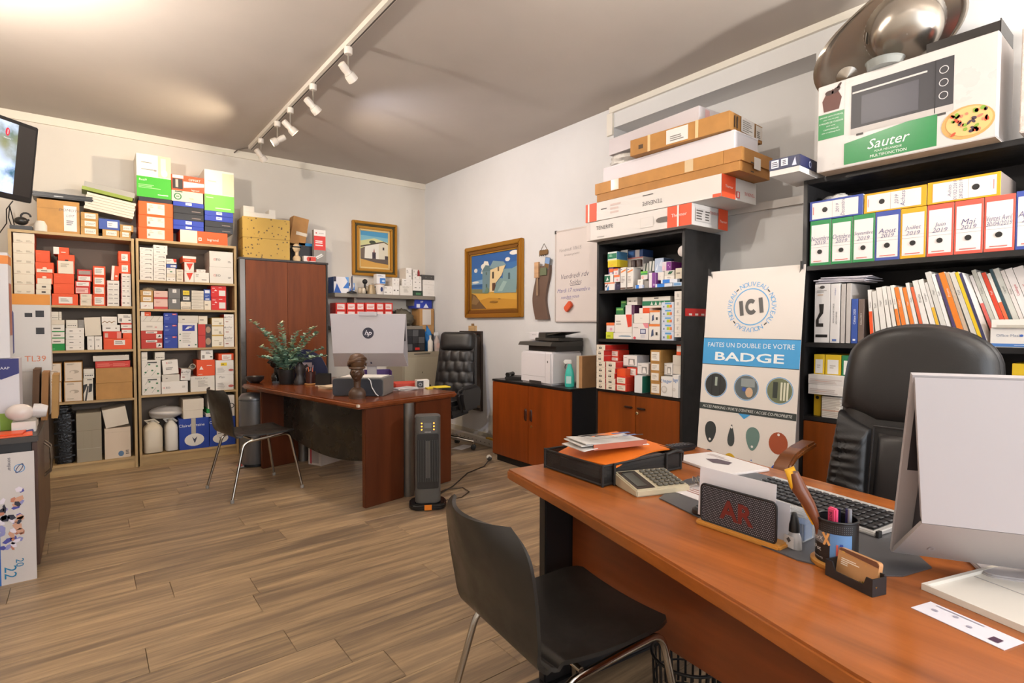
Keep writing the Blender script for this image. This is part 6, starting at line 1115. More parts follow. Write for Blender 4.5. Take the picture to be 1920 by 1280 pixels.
t = thing('open_carton', 'open cardboard box with flap hanging down beside blue carton', 'carton', (3.36, 6.02, 1.19))
# held on the wall side of the shelf: box on stacked blue cartons
bx('box_body', M('#b08450', .7, kind='card'), t, -.1, .1, 0, .2, .09, .30); flat(t, 'inner_white', '#d0c8c0', [q(-.06, .1, .06, .29)], lambda a, b, e: (a, -e, b)); fl_ = bx('flap', M('#b88c58', .7, kind='card'), t, -.1, .1, -.12, -.118, -.0, .11); fl_.location = (0, .118, -.02)
bx('shelf_bracket', GM, t, -.06, .06, .12, .258, .07, .09)
for i, (x, z, w_, h_) in enumerate(((3.33, 1.4906, .24, .11),)):
    o = bx('blue_carton', M('#2338a0', .4), None, -w_/2, w_/2, 0, .17, 0, h_, .003); o.location = (x, 6.05, z); tag(o, 'blue carton with white print under upper wall shelf right end', 'carton', GS)
    decorate(o, 'R:.1,.1,.3,.5,#d8dce8|G:.5,.1,.8,.1,.65,.6,#d8dce8|T:HP,.4,.75,.2,#e4e8f4', w_, .17, h_)
# small things on the upper wall shelf
t = thing('desk_lamp', 'thin black table lamp on wall shelf left end', 'lamp', (2.40, 6.02, 1.6455)); MB().lathe([(.06, 0), (.055, .012), (.012, .03)], 20).build('base', BLK, t, 40); MB().tube([(0, 0, .02), (0, 0, .17), (.004, 0, .2)], [.006, .009, .004], 8).build('stem', M('#232a4c', .4), t, 60)
t = thing('microphone', 'black microphone shaped gadget on wall shelf', 'microphone', (2.585, 6.09, 1.6455)); MB().lathe([(.025, 0), (.024, .02), (.014, .05), (.013, .12)], 16).build('handle', BLK, t, 50); MB().ball((0, 0, .145), .03, 16).build('head', M('#1c1c1c', .7), t, 60)
for i, (x, w_) in enumerate(((2.50, .05), (2.545, .05))):
    o = MB().lathe([(w_*.3, 0), (w_*.5, .01), (w_*.45, .05), (w_*.3, .065), (w_*.4, .07)], 16).build('small_jar', M(('#b8a890', '#c8bca8')[i], .4), loc=(x, 6.035, 1.6455), smooth=50); tag(o, ('small beige jar on wall shelf nearest the black lamp', 'small pale jar on wall shelf beside the microphone')[i], 'jar', 'jars on the wall shelf')
t = thing('watering_pot', 'small tan metal jug on wall shelf left of mug', 'jug', (2.655, 6.07, 1.6455)); MB().lathe([(.05, 0), (.052, .02), (.035, .09), (.03, .11)], 20).build('body', M('#a08c6c', .4, .3), t, 50); MB().tube([(-.035, 0, .08), (-.065, 0, .09), (-.06, 0, .04), (-.045, 0, .03)], .005, 8).build('handle', M('#8c7858', .4, .3), t, 60)
t = thing('mug', 'white printed mug bucket on wall shelf', 'mug', (2.76, 6.07, 1.6455)); MB().lathe([(.045, 0), (.05, .02), (.056, .115), (.052, .115), (.045, .02), (.01, .01)], 24).build('body', M('#dcd4cc', .35), t, 40); MB().tube([(-.05, 0, .09), (-.08, -.01, .08), (-.075, -.01, .04), (-.048, 0, .03)], .006, 8).build('handle', BLK, t, 60); MB().lathe([(.05, .1155), (.05, .12), (.01, .122)], 20).build('lid', M('#b87050', .5), t, 40)
flat(t, 'emblem', '#2c3c6c', [ell(0, .06, .016, .028, 14)], lambda a, b, e: (a, -.0535-e, b))
o = bx('eye_drop_carton', M('#e2e0e0', .5), None, -.055, .055, 0, .09, 0, .115, .002); o.location = (2.76, 6.03, 1.769); tag(o, 'white and blue carton standing on the printed mug', 'carton'); decorate(o, 'R:.35,.05,.98,.6,#3474c0|E:.75,.3,.18,.12,#b8d0e8|P:.1,.75,.8,.9,2,#8a98b0', .11, .09, .115)
o = MB().lathe([(.014, 0), (.014, .06), (.006, .075), (.006, .085)], 14).build('red_bottle', M('#b03030', .35), loc=(3.28, 6.08, 1.885), smooth=50); tag(o, 'tiny red bottle at top right of wall shelf boxes', 'bottle')

# ------------------------------------------------------------------ things on the wardrobe
zt = 1.9505
t = thing('patterned_box', 'yellow floral patterned carton on the wardrobe top', 'carton', (1.475, 5.87, zt), -3)
FLW = M('#c09a3c', .5, kind='flower')
bx('box_body', FLW, t, -.235, .205, 0, .3, 0, .20, .003); bx('lid', FLW, t, -.237, .207, -.002, .302, .201, .405, .003)
t = thing('styrofoam_block', 'white notched styrofoam packing on the yellow patterned carton', 'packing', (1.43, 5.93, zt+.4056)); FO = M('#e2dcd2', .8)
bx('base', FO, t, -.17, .13, 0, .15, 0, .055); bx('raised_end', FO, t, -.17, -.07, 0, .15, .0555, .11); bx('raised_end', FO, t, .07, .13, 0, .15, .0555, .10)
t = thing('torn_carton', 'tall torn brown cardboard box leaning behind the mannequin bust', 'carton', (1.80, 6.0, zt+.21)); mb = MB().box(-.08, .08, 0, .14, -.02, .27); mb.xf(Matrix.Rotation(R(9), 4, 'Y')); mb.build('box_body', M('#b08048', .7, kind='card'), t)
mb = MB().box(-.03, .085, -.003, -.001, .08, .115).xf(Matrix.Rotation(R(9), 4, 'Y')); mb.build('tape', M('#dcd0bc', .3), t)
o = bx('black_carton', M('#1f1f22', .4), None, -.13, .13, 0, .22, 0, .15, .003); o.location = (1.86, 6.0, zt); tag(o, 'black carton behind the mannequin bust on wardrobe', 'carton'); decorate(o, 'P:.3,.2,.7,.5,3,#5a5a60', .26, .22, .15)
o = bx('blue_folder', M('#1f78b0', .5), None, -.12, .12, 0, .22, 0, .03, .002); o.location = (1.93, 6.0, zt+.1806); tag(o, 'blue folder lying on the black carton on wardrobe', 'folder')
o = bx('spacer_carton', M('#2a2a2e', .5), None, -.12, .12, 0, .2, 0, .029); o.location = (1.92, 6.01, zt+.1506); tag(o, 'flat dark carton under blue folder on wardrobe', 'carton')
t = thing('red_white_carton', 'small red and white carton beside tall display card on wardrobe', 'carton', (1.885, 5.88, zt)); bx('box_body', M('#dcd4ce', .5), t, -.06, .065, 0, .08, 0, .06, .002); flat(t, 'red_print', '#c83a28', [q(.0, .01, .065, .055), ell(-.01, .03, .02, .025)], lambda a, b, e: (a, -e, b))
t = thing('display_card', 'tall red and grey display card box on wardrobe right end', 'display card', (2.0, 5.90, zt))
bx('card_body', M('#8a8680', .5), t, -.062, .062, 0, .06, 0, .35); F = lambda a, b, e: (a-.062, -e, b)
flat(t, 'white_panel', '#e4ded8', [q(0, .285, .124, .35)], F); flat(t, 'red_panel', '#d03a34', [q(0, .135, .124, .285)], F); flat(t, 'lettering', '#3a3434', [txt('WÜRTH', .078, .315, .012, .07)], F, EPS*2); flat(t, 'logo', '#c82c28', [q(.018, .308, .032, .322)], F, EPS*2); flat(t, 'text_bar', '#f0dcd8', [q(.015, .225, .09, .236), q(.015, .207, .09, .218), q(.015, .18, .095, .191)], F, EPS*2); flat(t, 'plaster_picture', '#dcdcd8', [([(.015, .06), (.08, .10), (.09, .088), (.025, .048)], [(0, 1, 2, 3)]), ([(.03, .045), (.095, .085), (.1, .078), (.035, .038)], [(0, 1, 2, 3)])], F, EPS*2)
# ------------------------------------------------------------------ busts used as ornaments
def head(mb, c, s, wrap=False):
    """head looking towards -y with brow, eyes, nose, mouth, chin; s = head height"""
    def fn(u, v_):
        th = 2*math.pi*u; f = math.pi*v_; x = math.sin(f)*math.sin(th); y = -math.sin(f)*math.cos(th); z = -math.cos(f)
        jaw = 1-.28*max(0, -z-.1); X, Y, Z = .36*x*jaw, .44*y*(1-.1*max(0, -z)), .5*z
        fr = max(0, -y)
        g = lambda cx, cz, sx, sz: math.exp(-((x-cx)/sx)**2-((z-cz)/sz)**2)*fr
        d = .13*g(0, -.12, .13, .16)+.05*g(0, .05, .1, .2)-.06*g(.36, .08, .17, .1)-.06*g(-.36, .08, .17, .1)+.045*g(.3, .26, .3, .09)+.045*g(-.3, .26, .3, .09)+.05*g(0, -.5, .22, .07)-.03*g(0, -.42, .3, .04)+.045*g(0, -.58, .2, .06)+.05*g(0, -.85, .25, .16)
        d += .02*g(.36, .07, .1, .06)+.02*g(-.36, .07, .1, .06)
        return (c[0]+s*X, c[1]+s*(Y-d), c[2]+s*Z)
    mb.grid(fn, 40, 26, wrap=True)
    for sx in (-1, 1): mb.ball((c[0]+sx*.36*s, c[1]+.03*s, c[2]-.02*s), .1*s, 10, sc=(.4, .7, 1.2))

# ------------------------------------------------------------------ far desk
DT = M('#7a3f20', .22, kind='wood', scale=.8); DL = M('#5c2c14', .35, kind='woodz', scale=.5)
FD = thing('desk', 'large cherry wood desk with dark modesty panel in the background', 'desk', (1.755, 4.60, 0), -79.1)   # local x along length (towards camera), local y depth (towards user)
mb = MB().prism(rrect(-.935, -.47, .935, .47, .03), .708, .75); mb.build('top', M('#7a3f20', .2, kind='wood', scale=.8), FD, bevel=.012, seg=3)
for s in (-1, 1):
    x = .89 if s > 0 else -.70
    bx('leg_panel', DL, FD, x-.02, x+.02, -.40, -.06, .0, .707, .006); MB().lathe([(.045, 0), (.045, .707)], 20).xf(Matrix.Translation((x, -.005, 0))).build('leg_column', M('#77736e', .35, .6), FD, 40); bx('leg_panel', DL, FD, x-.018, x+.018, .05, .42, .02, .707, .006)
P = [(-.68, .707)]+[(-.68+1.55*i/16, .30-.10*math.sin(math.pi*i/16)) for i in range(17)]+[(.87, .707)]
MB().prism(P, -.20, -.18, axis='y').build('modesty_panel', M('#23211c', .3, kind='smudge'), FD)
chip = bx('worn_corner', M('#cdbfae', .7), FD, .915, .9365, -.4705, -.455, .725, .7425)
def ond(x, y, z=.7502): return FD.location + Matrix.Rotation(R(-79.1), 3, 'Z') @ Vector((x, y, z))
# ------------------------------------------------------------------ far desk things
t = thing('potted_plant', 'artificial eucalyptus plant in a black pot on far desk', 'plant', (1.44, 5.16, .7505))
MB().lathe([(.055, 0), (.06, .01), (.078, .12), (.08, .135), (.072, .135), (.066, .115), (.01, .11)], 28).build('pot', M('#1a1a1b', .45), t, 40)
MB().lathe([(.066, .108), (.03, .118), (.002, .12)], 20).build('soil', M('#2c241c', .9), t)
rp = random.Random(11); stems = []
mbs = MB(); lf = [MB(), MB(), MB()]
tips = [(-.30, -.05, .58), (-.18, .04, .46), (-.05, .0, .56), (-.10, -.08, .42), (.04, .06, .40), (.12, -.03, .48), (.24, .05, .52), (.30, -.02, .47), (.33, .03, .32), (-.25, .02, .34), (.18, -.08, .34), (-.15, .08, .30), (.08, .1, .30), (.0, -.1, .32), (.38, -.02, .26), (-.08, -.12, .24), (.14, -.12, .22), (-.2, -.08, .25)]
rv = Vector((math.cos(R(-38)), math.sin(R(-38)), 0)); dv = Vector((math.sin(R(38)), math.cos(R(38)), 0))
for tx, ty, tz in tips:
    T = rv*tx+dv*ty+Vector((0, 0, tz)); b0 = Vector((rp.uniform(-.03, .03), rp.uniform(-.03, .03), .11)); mid = b0*.5+T*.5+Vector((0, 0, .06))-rv*tx*.22
    pts = [b0*(1-k)**2+mid*2*k*(1-k)+T*k*k for k in [i/9 for i in range(10)]]; mbs.tube(pts, [.0032-.0002*i for i in range(10)], 5)
    for i in range(1, 96):
        k = i/95
        if k < .18: continue
        p = b0*(1-k)**2+mid*2*k*(1-k)+T*k*k; sz = (.036*(1-.5*k)+.007)*rp.uniform(.8, 1.25)
        a = rp.uniform(0, 6.28); dr = Vector((math.cos(a), math.sin(a), rp.uniform(-.1, .7))).normalized(); n = dr.cross(Vector((0, 0, 1))).normalized(); up = dr.cross(n)*rp.choice((-1, 1))*.25
        L = [(0, 0), (.45, .42), (.95, .45), (1.3, .0), (.95, -.45), (.45, -.42)]
        v = [p+dr*(sz*x)+n*(sz*y)+up*sz*(x*.5) for x, y in L]; lf[rp.choice((0, 0, 1, 1, 2)) if k > .4 else rp.choice((1, 1, 0))].add(v, [(0, 1, 2, 3), (0, 3, 4, 5)])
mbs.build('stem', M('#6c7a58', .6), t, 60)
for m_, c in zip(lf, ('#a2bea8', '#82a694', '#c2d0ac')): tag(m_.build('foliage', M(c, .55), t), kind='stuff')
def bust(name, label, loc, rz, hs, col, rough, headwrap):
    t = thing(name, label, 'bust', loc, rz); m_ = M(col, rough, kind='smudge'); mb = MB()
    zc = hs*1.42
    head(mb, (0, -.04*hs, zc), hs); mb.lathe([(.2*hs, .55*hs), (.19*hs, .8*hs), (.21*hs, 1.05*hs)], 18, c=(0, .02*hs, 0))
    mb.lathe([(.46*hs, 0), (.46*hs, .14*hs), (.48*hs, .2*hs), (.47*hs, .36*hs), (.36*hs, .52*hs), (.22*hs, .62*hs)], 24, sx=1.0, sy=.75); mb.build('figure', m_, t, 60)
    if headwrap == 'wrap':
        mb = MB()
        mb.lathe([(.38*hs, 0), (.46*hs, .06*hs), (.44*hs, .14*hs), (.34*hs, .16*hs)], 24, c=(0, .0, zc+.22*hs), sy=1.08)
        mb.lathe([(.36*hs, 0), (.45*hs, .2*hs), (.47*hs, .42*hs), (.36*hs, .66*hs), (.12*hs, .76*hs)], 24, c=(0, .06*hs, zc+.34*hs), sy=1.05)
        for i in range(5): mb.tube([( .47*hs*math.cos(a+i*.9), .06*hs+.48*hs*math.sin(a+i*.9), zc+(.4+.09*i)*hs+.12*hs*math.sin(a*2+i)) for a in [k*.35 for k in range(10)]], [.03*hs]+[.075*hs]*8+[.03*hs], 8)
        mb.build('headwrap', M('#543a26', .45, kind='smudge'), t, 60)
    if headwrap == 'band':
        MB().lathe([(.375*hs, 0), (.41*hs, .02*hs), (.41*hs, .12*hs), (.375*hs, .15*hs)], 24, c=(0, -.02*hs, zc+.16*hs), sy=1.18).build('headband', M('#d8d4cc', .5), t, 50); MB().ball((0, .03*hs, zc+.3*hs), .36*hs, 18, sc=(1, 1.1, .75)).build('hair', m_, t, 60)
        MB().box(-.5*hs, .5*hs, -.3*hs, .36*hs, -.16*hs, 0).build('plinth', m_, t, bevel=.006); t.location.z += .16*hs
    return t
bust('carved_bust', 'brown carved wooden bust of a woman with headwrap on desk corner', (1.575, 3.862, .7505), -32, .132, '#4a3426', .35, 'wrap')
bust('black_bust', 'black bust with white headband left of the potted plant', (1.395, 5.33, .7505), -105, .125, '#151312', .3, 'band')
bust('mannequin_bust', 'cream mannequin head bust with black eye band on wardrobe', (1.76, 5.905, zt), -60, .095, '#d8bc94', .6, '')
o = MB().lathe([(.036, 0), (.041, .002), (.041, .012), (.036, .014)], 20, sy=1.25).build('eye_band', M('#1c1a18', .5), bpy.data.objects['mannequin_bust'], smooth=50, loc=(0, -.004, .138))
t = thing('dark_ornament', 'dark carved ornament right of the potted plant', 'ornament', (1.53, 5.06, .7505)); MB().lathe([(.05, 0), (.055, .03), (.04, .06), (.03, .09), (.045, .13), (.035, .17), (.012, .2)], 16, sx=1.1, sy=.7).build('figure', M('#2a2220', .4), t, 60); MB().tube([(.02, 0, .14), (.06, .0, .17), (.08, 0, .15), (.06, 0, .11)], [.014, .012, .012, .01], 8).build('arm', M('#2a2220', .4), t, 60)
t = thing('blue_backdrop', 'dark blue rounded screen standing behind the plant', 'screen', (1.66, 5.30, .7505), -25); MB().prism([(-.16, 0), (.2, 0), (.19, .12), (.13, .24), (.03, .30), (-.1, .31), (-.16, .25)], 0, .02, axis='y').build('panel', M('#23284a', .4), t); bx('white_strip', M('#b8a8b0', .5), t, -.1, .05, -.004, -.0005, .1, .18)
t = thing('dark_bowl', 'dark round dish lying behind the black bust', 'dish', (1.24, 5.46, .7505)); MB().lathe([(.04, 0), (.075, .03), (.08, .06), (.07, .06), (.03, .012)], 24).build('body', M('#2a2423', .4), t, 50)
t = thing('pencil_cup', 'dark red pencil cup with wooden base on far desk', 'cup', (1.60, 4.99, .7505)); MB().lathe([(.052, 0), (.054, .004), (.054, .012), (.05, .014)], 24).build('base', M('#c08c54', .4, kind='wood'), t, 40); MB().lathe([(.044, .0145), (.045, .12), (.042, .12), (.04, .02), (.005, .018)], 24).build('body', M('#3c1c16', .3), t, 40)
for i, (x, y_, c) in enumerate(((.01, 0, '#e06a3c'), (-.01, .012, '#d85a34'), (.018, .014, '#c8a8b4'), (-.016, -.01, '#e07a48'), (.0, -.018, '#3a3a4c'))): MB().tube([(x*.6, y_*.6, .025), (x*1.6, y_*1.6, .15+.012*(i % 3))], .004, 6).build('pen', M(c, .4), t)
t = thing('card_stand', 'black card stand on far desk beside pencil cup', 'card stand', (1.66, 4.83, .7505), -40); bx('base', M('#c8bca8', .4), t, -.07, .07, -.015, .03, 0, .006); bx('front_panel', M('#1c1a19', .4), t, -.07, .07, -.012, -.006, .0065, .1, .003); bx('back_panel', M('#232120', .4), t, -.065, .065, .015, .02, .0065, .11, .003)
for i, (x, y_, w_, d_, z, rz, c, lab) in enumerate(((1.70, 4.64, .24, .17, .7505, 20, '#c8b498', 'stack of beige papers behind the grey box on far desk'), (1.93, 4.82, .2, .15, .7505, -15, '#d8d0c8', 'white papers near the purple tray on far desk'), (2.10, 4.13, .18, .13, .7505, 12, '#cfc8c4', 'loose crumpled papers right of the grey box'))):
    p = Vector((x, y_)); mb = MB(); rr = random.Random(i)
    for k in range(5): n0 = len(mb.v); mb.box(-w_/2, w_/2, -d_/2, d_/2, .004*k, .004*k+.003); mb.xf(Matrix.Rotation(R(rr.uniform(-14, 14)), 4, 'Z'), n0)
    tag(mb.build('paper_stack', M(c, .7), loc=(p.x, p.y, z), rot=(0, 0, R(rz))), lab, 'papers', 'papers on the far desk')
# grey box shaped printer on the far desk
t = thing('compact_printer', 'grey compact printer box with dark front on far desk', 'printer', (1.625, 3.985, .7505), -41)
MB().box(-.19, .20, 0, .30, 0, .135).build('body', M('#7a7570', .45), t, bevel=.006); MB().prism(rrect(-.188, .004, .198, .131, .02), -.012, -.0005, axis='y').build('front_panel', M('#34373f', .4), t, bevel=.004); bx('paper_on_top', M('#d8d2c8', .6), t, -.15, .17, .06, .27, .1355, .14)
MB().tube([(.09, -.02, .138), (.11, -.024, .12), (.12, -.022, .07), (.15, -.02, .02), (.17, -.024, .006)], .004, 6).build('white_cable', M('#e0dcd8', .4), t, 60)
# purple tray, red folder, mini camera cube, yellow notes
p = Vector((2.13, 4.74)); t = thing('letter_tray', 'purple letter tray on far desk behind grey box', 'tray', (p.x, p.y, .7505), -20); bx('base', M('#1c1a1c', .4), t, -.13, .13, -.1, .1, 0, .06); MB().box(-.12, .12, -.11, .1, .0605, .066).box(-.12, -.115, -.11, .1, .066, .12).box(.115, .12, -.11, .1, .066, .12).box(-.115, .115, .095, .1, .066, .12).build('tray_body', M('#4a2c68', .4), t)
p = Vector((2.27, 4.36)); o = bx('red_folder', M('#c03a24', .5), None, -.15, .12, -.1, .1, 0, .035, .002); o.location = (p.x, p.y, .7505); o.rotation_euler = (0, 0, R(-15)); tag(o, 'red folder near the tufted chair on far desk', 'folder')
t = thing('camera_cube', 'small white cube camera box on right end of far desk', 'box', (2.285, 4.18, .7505), -18); bx('box_body', M('#d8d4ce', .5), t, -.055, .055, -.04, .04, 0, .07, .003); flat(t, 'dark_print', '#2a2828', [q(-.05, .006, .005, .062)], lambda a, b, e: (a, -.04-e, b)); flat(t, 'lens_print', '#8a8a8c', [ring(-.022, .032, .008, .016, 18)], lambda a, b, e: (a, -.04-e, b), EPS*2); bx('side_label', M('#5a5650', .5), t, .0555, .0565, -.035, .035, .005, .065)
MB().tube([(.02, -.05, .004), (.09, -.10, .004), (.12, -.22, .002), (.125, -.31, -.05), (.12, -.33, -.3)], .0025, 6).build('cable', M('#4a4440', .5), t, 60)
o = bx('sticky_pad', M('#e4c824', .6), None, -.11, .10, -.06, .05, 0, .008); o.location = (2.40, 4.12, .7505); o.rotation_euler = (0, 0, R(-8)); tag(o, 'yellow note pad on the right end of far desk', 'note pad')

# ------------------------------------------------------------------ white all-in-one computers (seen from behind)
def computer(name, label, loc, rz, scale, neck):
    """local frame: x along the screen, back of the machine towards -y, origin under the screen centre on the desk"""
    t = thing(name, label, 'computer', loc, rz, 'white all-in-one computers'); W, Hh, L = .54, .385, .115
    wm = M('#b0abad', .45); z0 = neck
    # leaning screen slab: bottom at y=+0, top at y=-L
    sl = MB().prism([(0, z0), (-L, z0+Hh), (-L+.012, z0+Hh+.004), (.012, z0+.004)], -W/2, W/2, axis='x'); sl.build('screen_frame', wm, t)
    flat(t, 'display', '#101014', [q(-W/2+.012, .02, W/2-.012, Hh-.01)], lambda a, b, e: (a, .0125-L*b/Hh+e, z0+.004+b), rough=.1)
    MB().prism([(-.0012, z0+.008), (-L*.97-.0012, z0+Hh*.97), (-L*.97-.0004, z0+Hh*.97), (-.0004, z0+.008)], -W/2+.01, W/2-.01, axis='x').build('inner_shade_plate', M('#2a272c', .6), t)  # dark sheet standing in for the shade between screen and cover
    # back cover: from top edge down to the fold, slightly narrower at the fold
    fy, fz, ins = -L-.004, z0+.105, .02
    v = [(-W/2+.003, -L-.003, z0+Hh-.004), (W/2-.003, -L-.003, z0+Hh-.004), (W/2-ins, fy, fz), (-W/2+ins, fy, fz), (-W/2+.003, -L+.004, z0+Hh-.014), (W/2-.003, -L+.004, z0+Hh-.014), (W/2-ins, fy+.012, fz+.01), (-W/2+ins, fy+.012, fz+.01)]
    MB().add(v, [(0, 1, 2, 3), (4, 7, 6, 5), (0, 4, 5, 1), (1, 5, 6, 2), (2, 6, 7, 3), (3, 7, 4, 0)]).build('back_cover', wm, t)
    v = [(-W/2+ins, fy, fz-.0008), (W/2-ins, fy, fz-.0008), (W/2-.002, -.004, z0+.002), (-W/2+.002, -.004, z0+.002), (-W/2+ins, fy+.012, fz), (W/2-ins, fy+.012, fz), (W/2-.002, .004, z0+.008), (-W/2+.002, .004, z0+.008)]
    lw = MB().add(v, [(0, 1, 2, 3), (4, 7, 6, 5), (0, 4, 5, 1), (1, 5, 6, 2), (2, 6, 7, 3), (3, 7, 4, 0)]).build('lower_cover', M('#b2acab', .45), t)
    MB().prism([(-.006, z0+.016), (-L+.006, z0+Hh-.06), (-L+.012, z0+.09)], -W/2+.03, W/2-.03, axis='x').build('vent_core', M('#2a272c', .6), t)
    D = Vector((0, -.004-fy, z0+.002-fz))
    Fl_ = lambda a, b, e: (a, fy+D.y*b-e*.5, fz+D.z*b-e)
    flat(lw, 'port', '#3a3850', [q(-.06, .72, -.02, .76), q(.0, .66, .012, .8)], Fl_); flat(lw, 'port_ring', '#b8b4b8', [ring(-W/2+.06, .72, .003, .006, 16)], lambda a, b, e: (a, fy+D.y*(.72+(b-.72)*10)-e*.5, fz+D.z*(.72+(b-.72)*10)-e)); flat(lw, 'seam', '#a09ca0', [q(-.002, .02, .0, 1)], Fl_)
    bx('webcam_bar', wm, t, -.065, .065, -L-.012, -L+.01, z0+Hh-.012, z0+Hh+.018, .003)
    Fb = lambda a, b, e: (a, -L-.0036-e, z0+b)
    lg = flat(t, 'logo_disc', '#2a2836', [ell(0, .25, .04, .04, 36)], Fb); flat(lg, 'logo_letters', '#dcdae0', [txt('hp', .0, .247, .046, None, 0, .35)], Fb, EPS*2)
    MB().box(-.035, .035, .013, .03, .012, z0+.12).build('stand_neck', wm, t, bevel=.004); MB().prism(rrect(-.12, -.03, .12, .17, .02), 0, .0115).build('stand_foot', wm, t, bevel=.003)
    t.scale = (scale,)*3
    return t
computer('all_in_one_computer', 'white all-in-one computer seen from behind at far desk', (1.91, 4.375, .7505), -34, 1.14, .165)
B = Vector((1.47, .445)); e_ = Vector((math.sin(R(30)), -math.cos(R(30)))); c_ = B+e_*.297
computer('all_in_one_computer', 'white all-in-one computer seen from behind on the near desk', (c_.x, c_.y, .7505), math.degrees(math.atan2(e_.y, e_.x)), 1.1, .02)

# ------------------------------------------------------------------ visitor chairs (black plastic shell on chrome legs)
def visitor_chair(label, loc, rz):
    t = thing('visitor_chair', label, 'chair', loc, rz, 'black plastic visitor chairs')
    def prof(k):
        if k < .45: s = k/.45; return (.235-.40*s, .462-.018*math.sin(math.pi*s)-.012*(1-s)**6)
        if k < .62: s = (k-.45)/.17; a = R(-90-78*s); return (-.165+.075*math.cos(a), .537+.09*math.sin(a)*1.0)
        s = (k-.62)/.38; return (-.238-.085*s, .518+.29*s)
    def half(k):
        if k < .06: return .185+.03*(k/.06)**.5
        if k < .45: return .215
        if k < .62: return .215-.012*math.sin((k-.45)/.17*math.pi)
        s = (k-.62)/.38
        return (.215+.012*math.sin(s*math.pi))*(1 if s < .66 else (1-((s-.66)/.34)**3.2*.30))
    def fn(u, k):
        y_, z = prof(k); x = (2*u-1); hw = half(k); b = max(0, (k-.55)/.45)
        return (x*hw, y_+.055*b*x*x+(.0 if k > .45 else 0), z+.012*x*x*(1 if k < .5 else 0))
    MB().shell(fn, 21, 64, .011).build('seat_shell', M('#25221f', .42, kind='smudge'), t, 60)
    CHR = M('#b8b4ae', .12, 1.0)
    for s in (-1, 1):
        x = s*.215; xo = s*.262
        def bend(a, b, c, n=5):
            a, b, c = Vector(a), Vector(b), Vector(c); d1 = (a-b).normalized(); d2 = (c-b).normalized(); r = .05
            p0, p1 = b+d1*r, b+d2*r; return [p0*(1-k)**2+b*2*k*(1-k)+p1*k*k for k in [i/n for i in range(n+1)]]
        F0, F1, B1, B0 = (xo, .262, .012), (x, .185, .448), (x, -.16, .418), (xo, -.262, .012)
        MB().tube([F0]+bend(F0, F1, B1)+bend(F1, B1, B0)+[B0], .0105, 12).build('leg_frame', CHR, t, 60)
        for q_ in (F0, B0): MB().lathe([(.013, -.012), (.014, 0), (.012, .014)], 12).xf(Matrix.Translation(q_)).build('foot_cap', M('#8a8680', .5), t, 50)
    for y_ in (.12, -.10): MB().tube([(-.213, y_, .436), (.213, y_, .436)], .008, 10).build('cross_bar', CHR, t, 60)
    return t
visitor_chair('black plastic visitor chair with chrome legs in the foreground', (1.085, 1.15, 0), -95.7)
visitor_chair('black plastic visitor chair with chrome legs at the far desk', (1.04, 4.625, 0), -81.4)

# ------------------------------------------------------------------ near desk
ND_ = thing('desk', 'wide cherry wood desk with black end leg in the foreground', 'desk', (1.5, .75, 0))
OFF = Vector((1.5, .75))
poly = [(1.255, 1.635), (2.20, 1.515), (2.13, 1.25), (2.06, .94), (1.995, .60), (1.90, .15), (1.80, -.35), (.80, -.35), (.86, -.05), (.945, .334), (1.003, .541), (1.087, .867), (1.165, 1.20)]
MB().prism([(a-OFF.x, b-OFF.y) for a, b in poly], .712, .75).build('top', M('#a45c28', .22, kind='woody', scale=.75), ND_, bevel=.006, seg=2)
DIR = Vector((.247, 1)).normalized()
def nd(a, b): return (a-OFF.x, b-OFF.y)
LP = M('#1a191b', .4)
MB().prism([nd(1.262, 1.455), nd(2.06, 1.37), nd(2.055, 1.33), nd(1.257, 1.415)], .03, .7115).build('end_leg', LP, ND_, bevel=.004)
MB().prism([nd(1.20, 1.475), nd(2.08, 1.39), nd(2.075, 1.31), nd(1.19, 1.395)], .0, .03).build('leg_foot', LP, ND_, bevel=.012, seg=3)
MB().prism([nd(.93, -.1), nd(1.73, -.2), nd(1.72, -.24), nd(.92, -.14)], .0, .7115).build('end_leg', LP, ND_, bevel=.004)
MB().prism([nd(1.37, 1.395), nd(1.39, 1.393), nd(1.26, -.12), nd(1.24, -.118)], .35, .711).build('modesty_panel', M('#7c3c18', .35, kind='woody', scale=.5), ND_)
# waste basket under the desk
t = thing('waste_basket', 'black slatted plastic waste basket under the near desk', 'basket', (1.47, .98, 0))
MB().lathe([(.085, 0), (.09, .01), (.095, .12), (.088, .12), (.08, .015), (.01, .012)], 28).build('base', BLK, t, 40)
mbk = MB()
for i in range(28):
    a = 2*math.pi*i/28; b = M; n0 = len(mbk.v); mbk.box(-.0035, .0035, -.002, .002, .12, .27); mbk.xf(Matrix.Rotation(a, 4, 'Z') @ Matrix.Translation((0, .096, 0)) @ Matrix.Rotation(R(-3), 4, 'X'), n0)
tag(mbk.build('slat', BLK, t), kind='stuff'); MB().tube([(.112*math.cos(a), .112*math.sin(a), .27) for a in [2*math.pi*i/28 for i in range(28)]], .005, 8, closed=True).build('rim', BLK, t, 60); MB().tube([(.104*math.cos(a), .104*math.sin(a), .19) for a in [2*math.pi*i/28 for i in range(28)]], .003, 6, closed=True).build('hoop', BLK, t, 60)

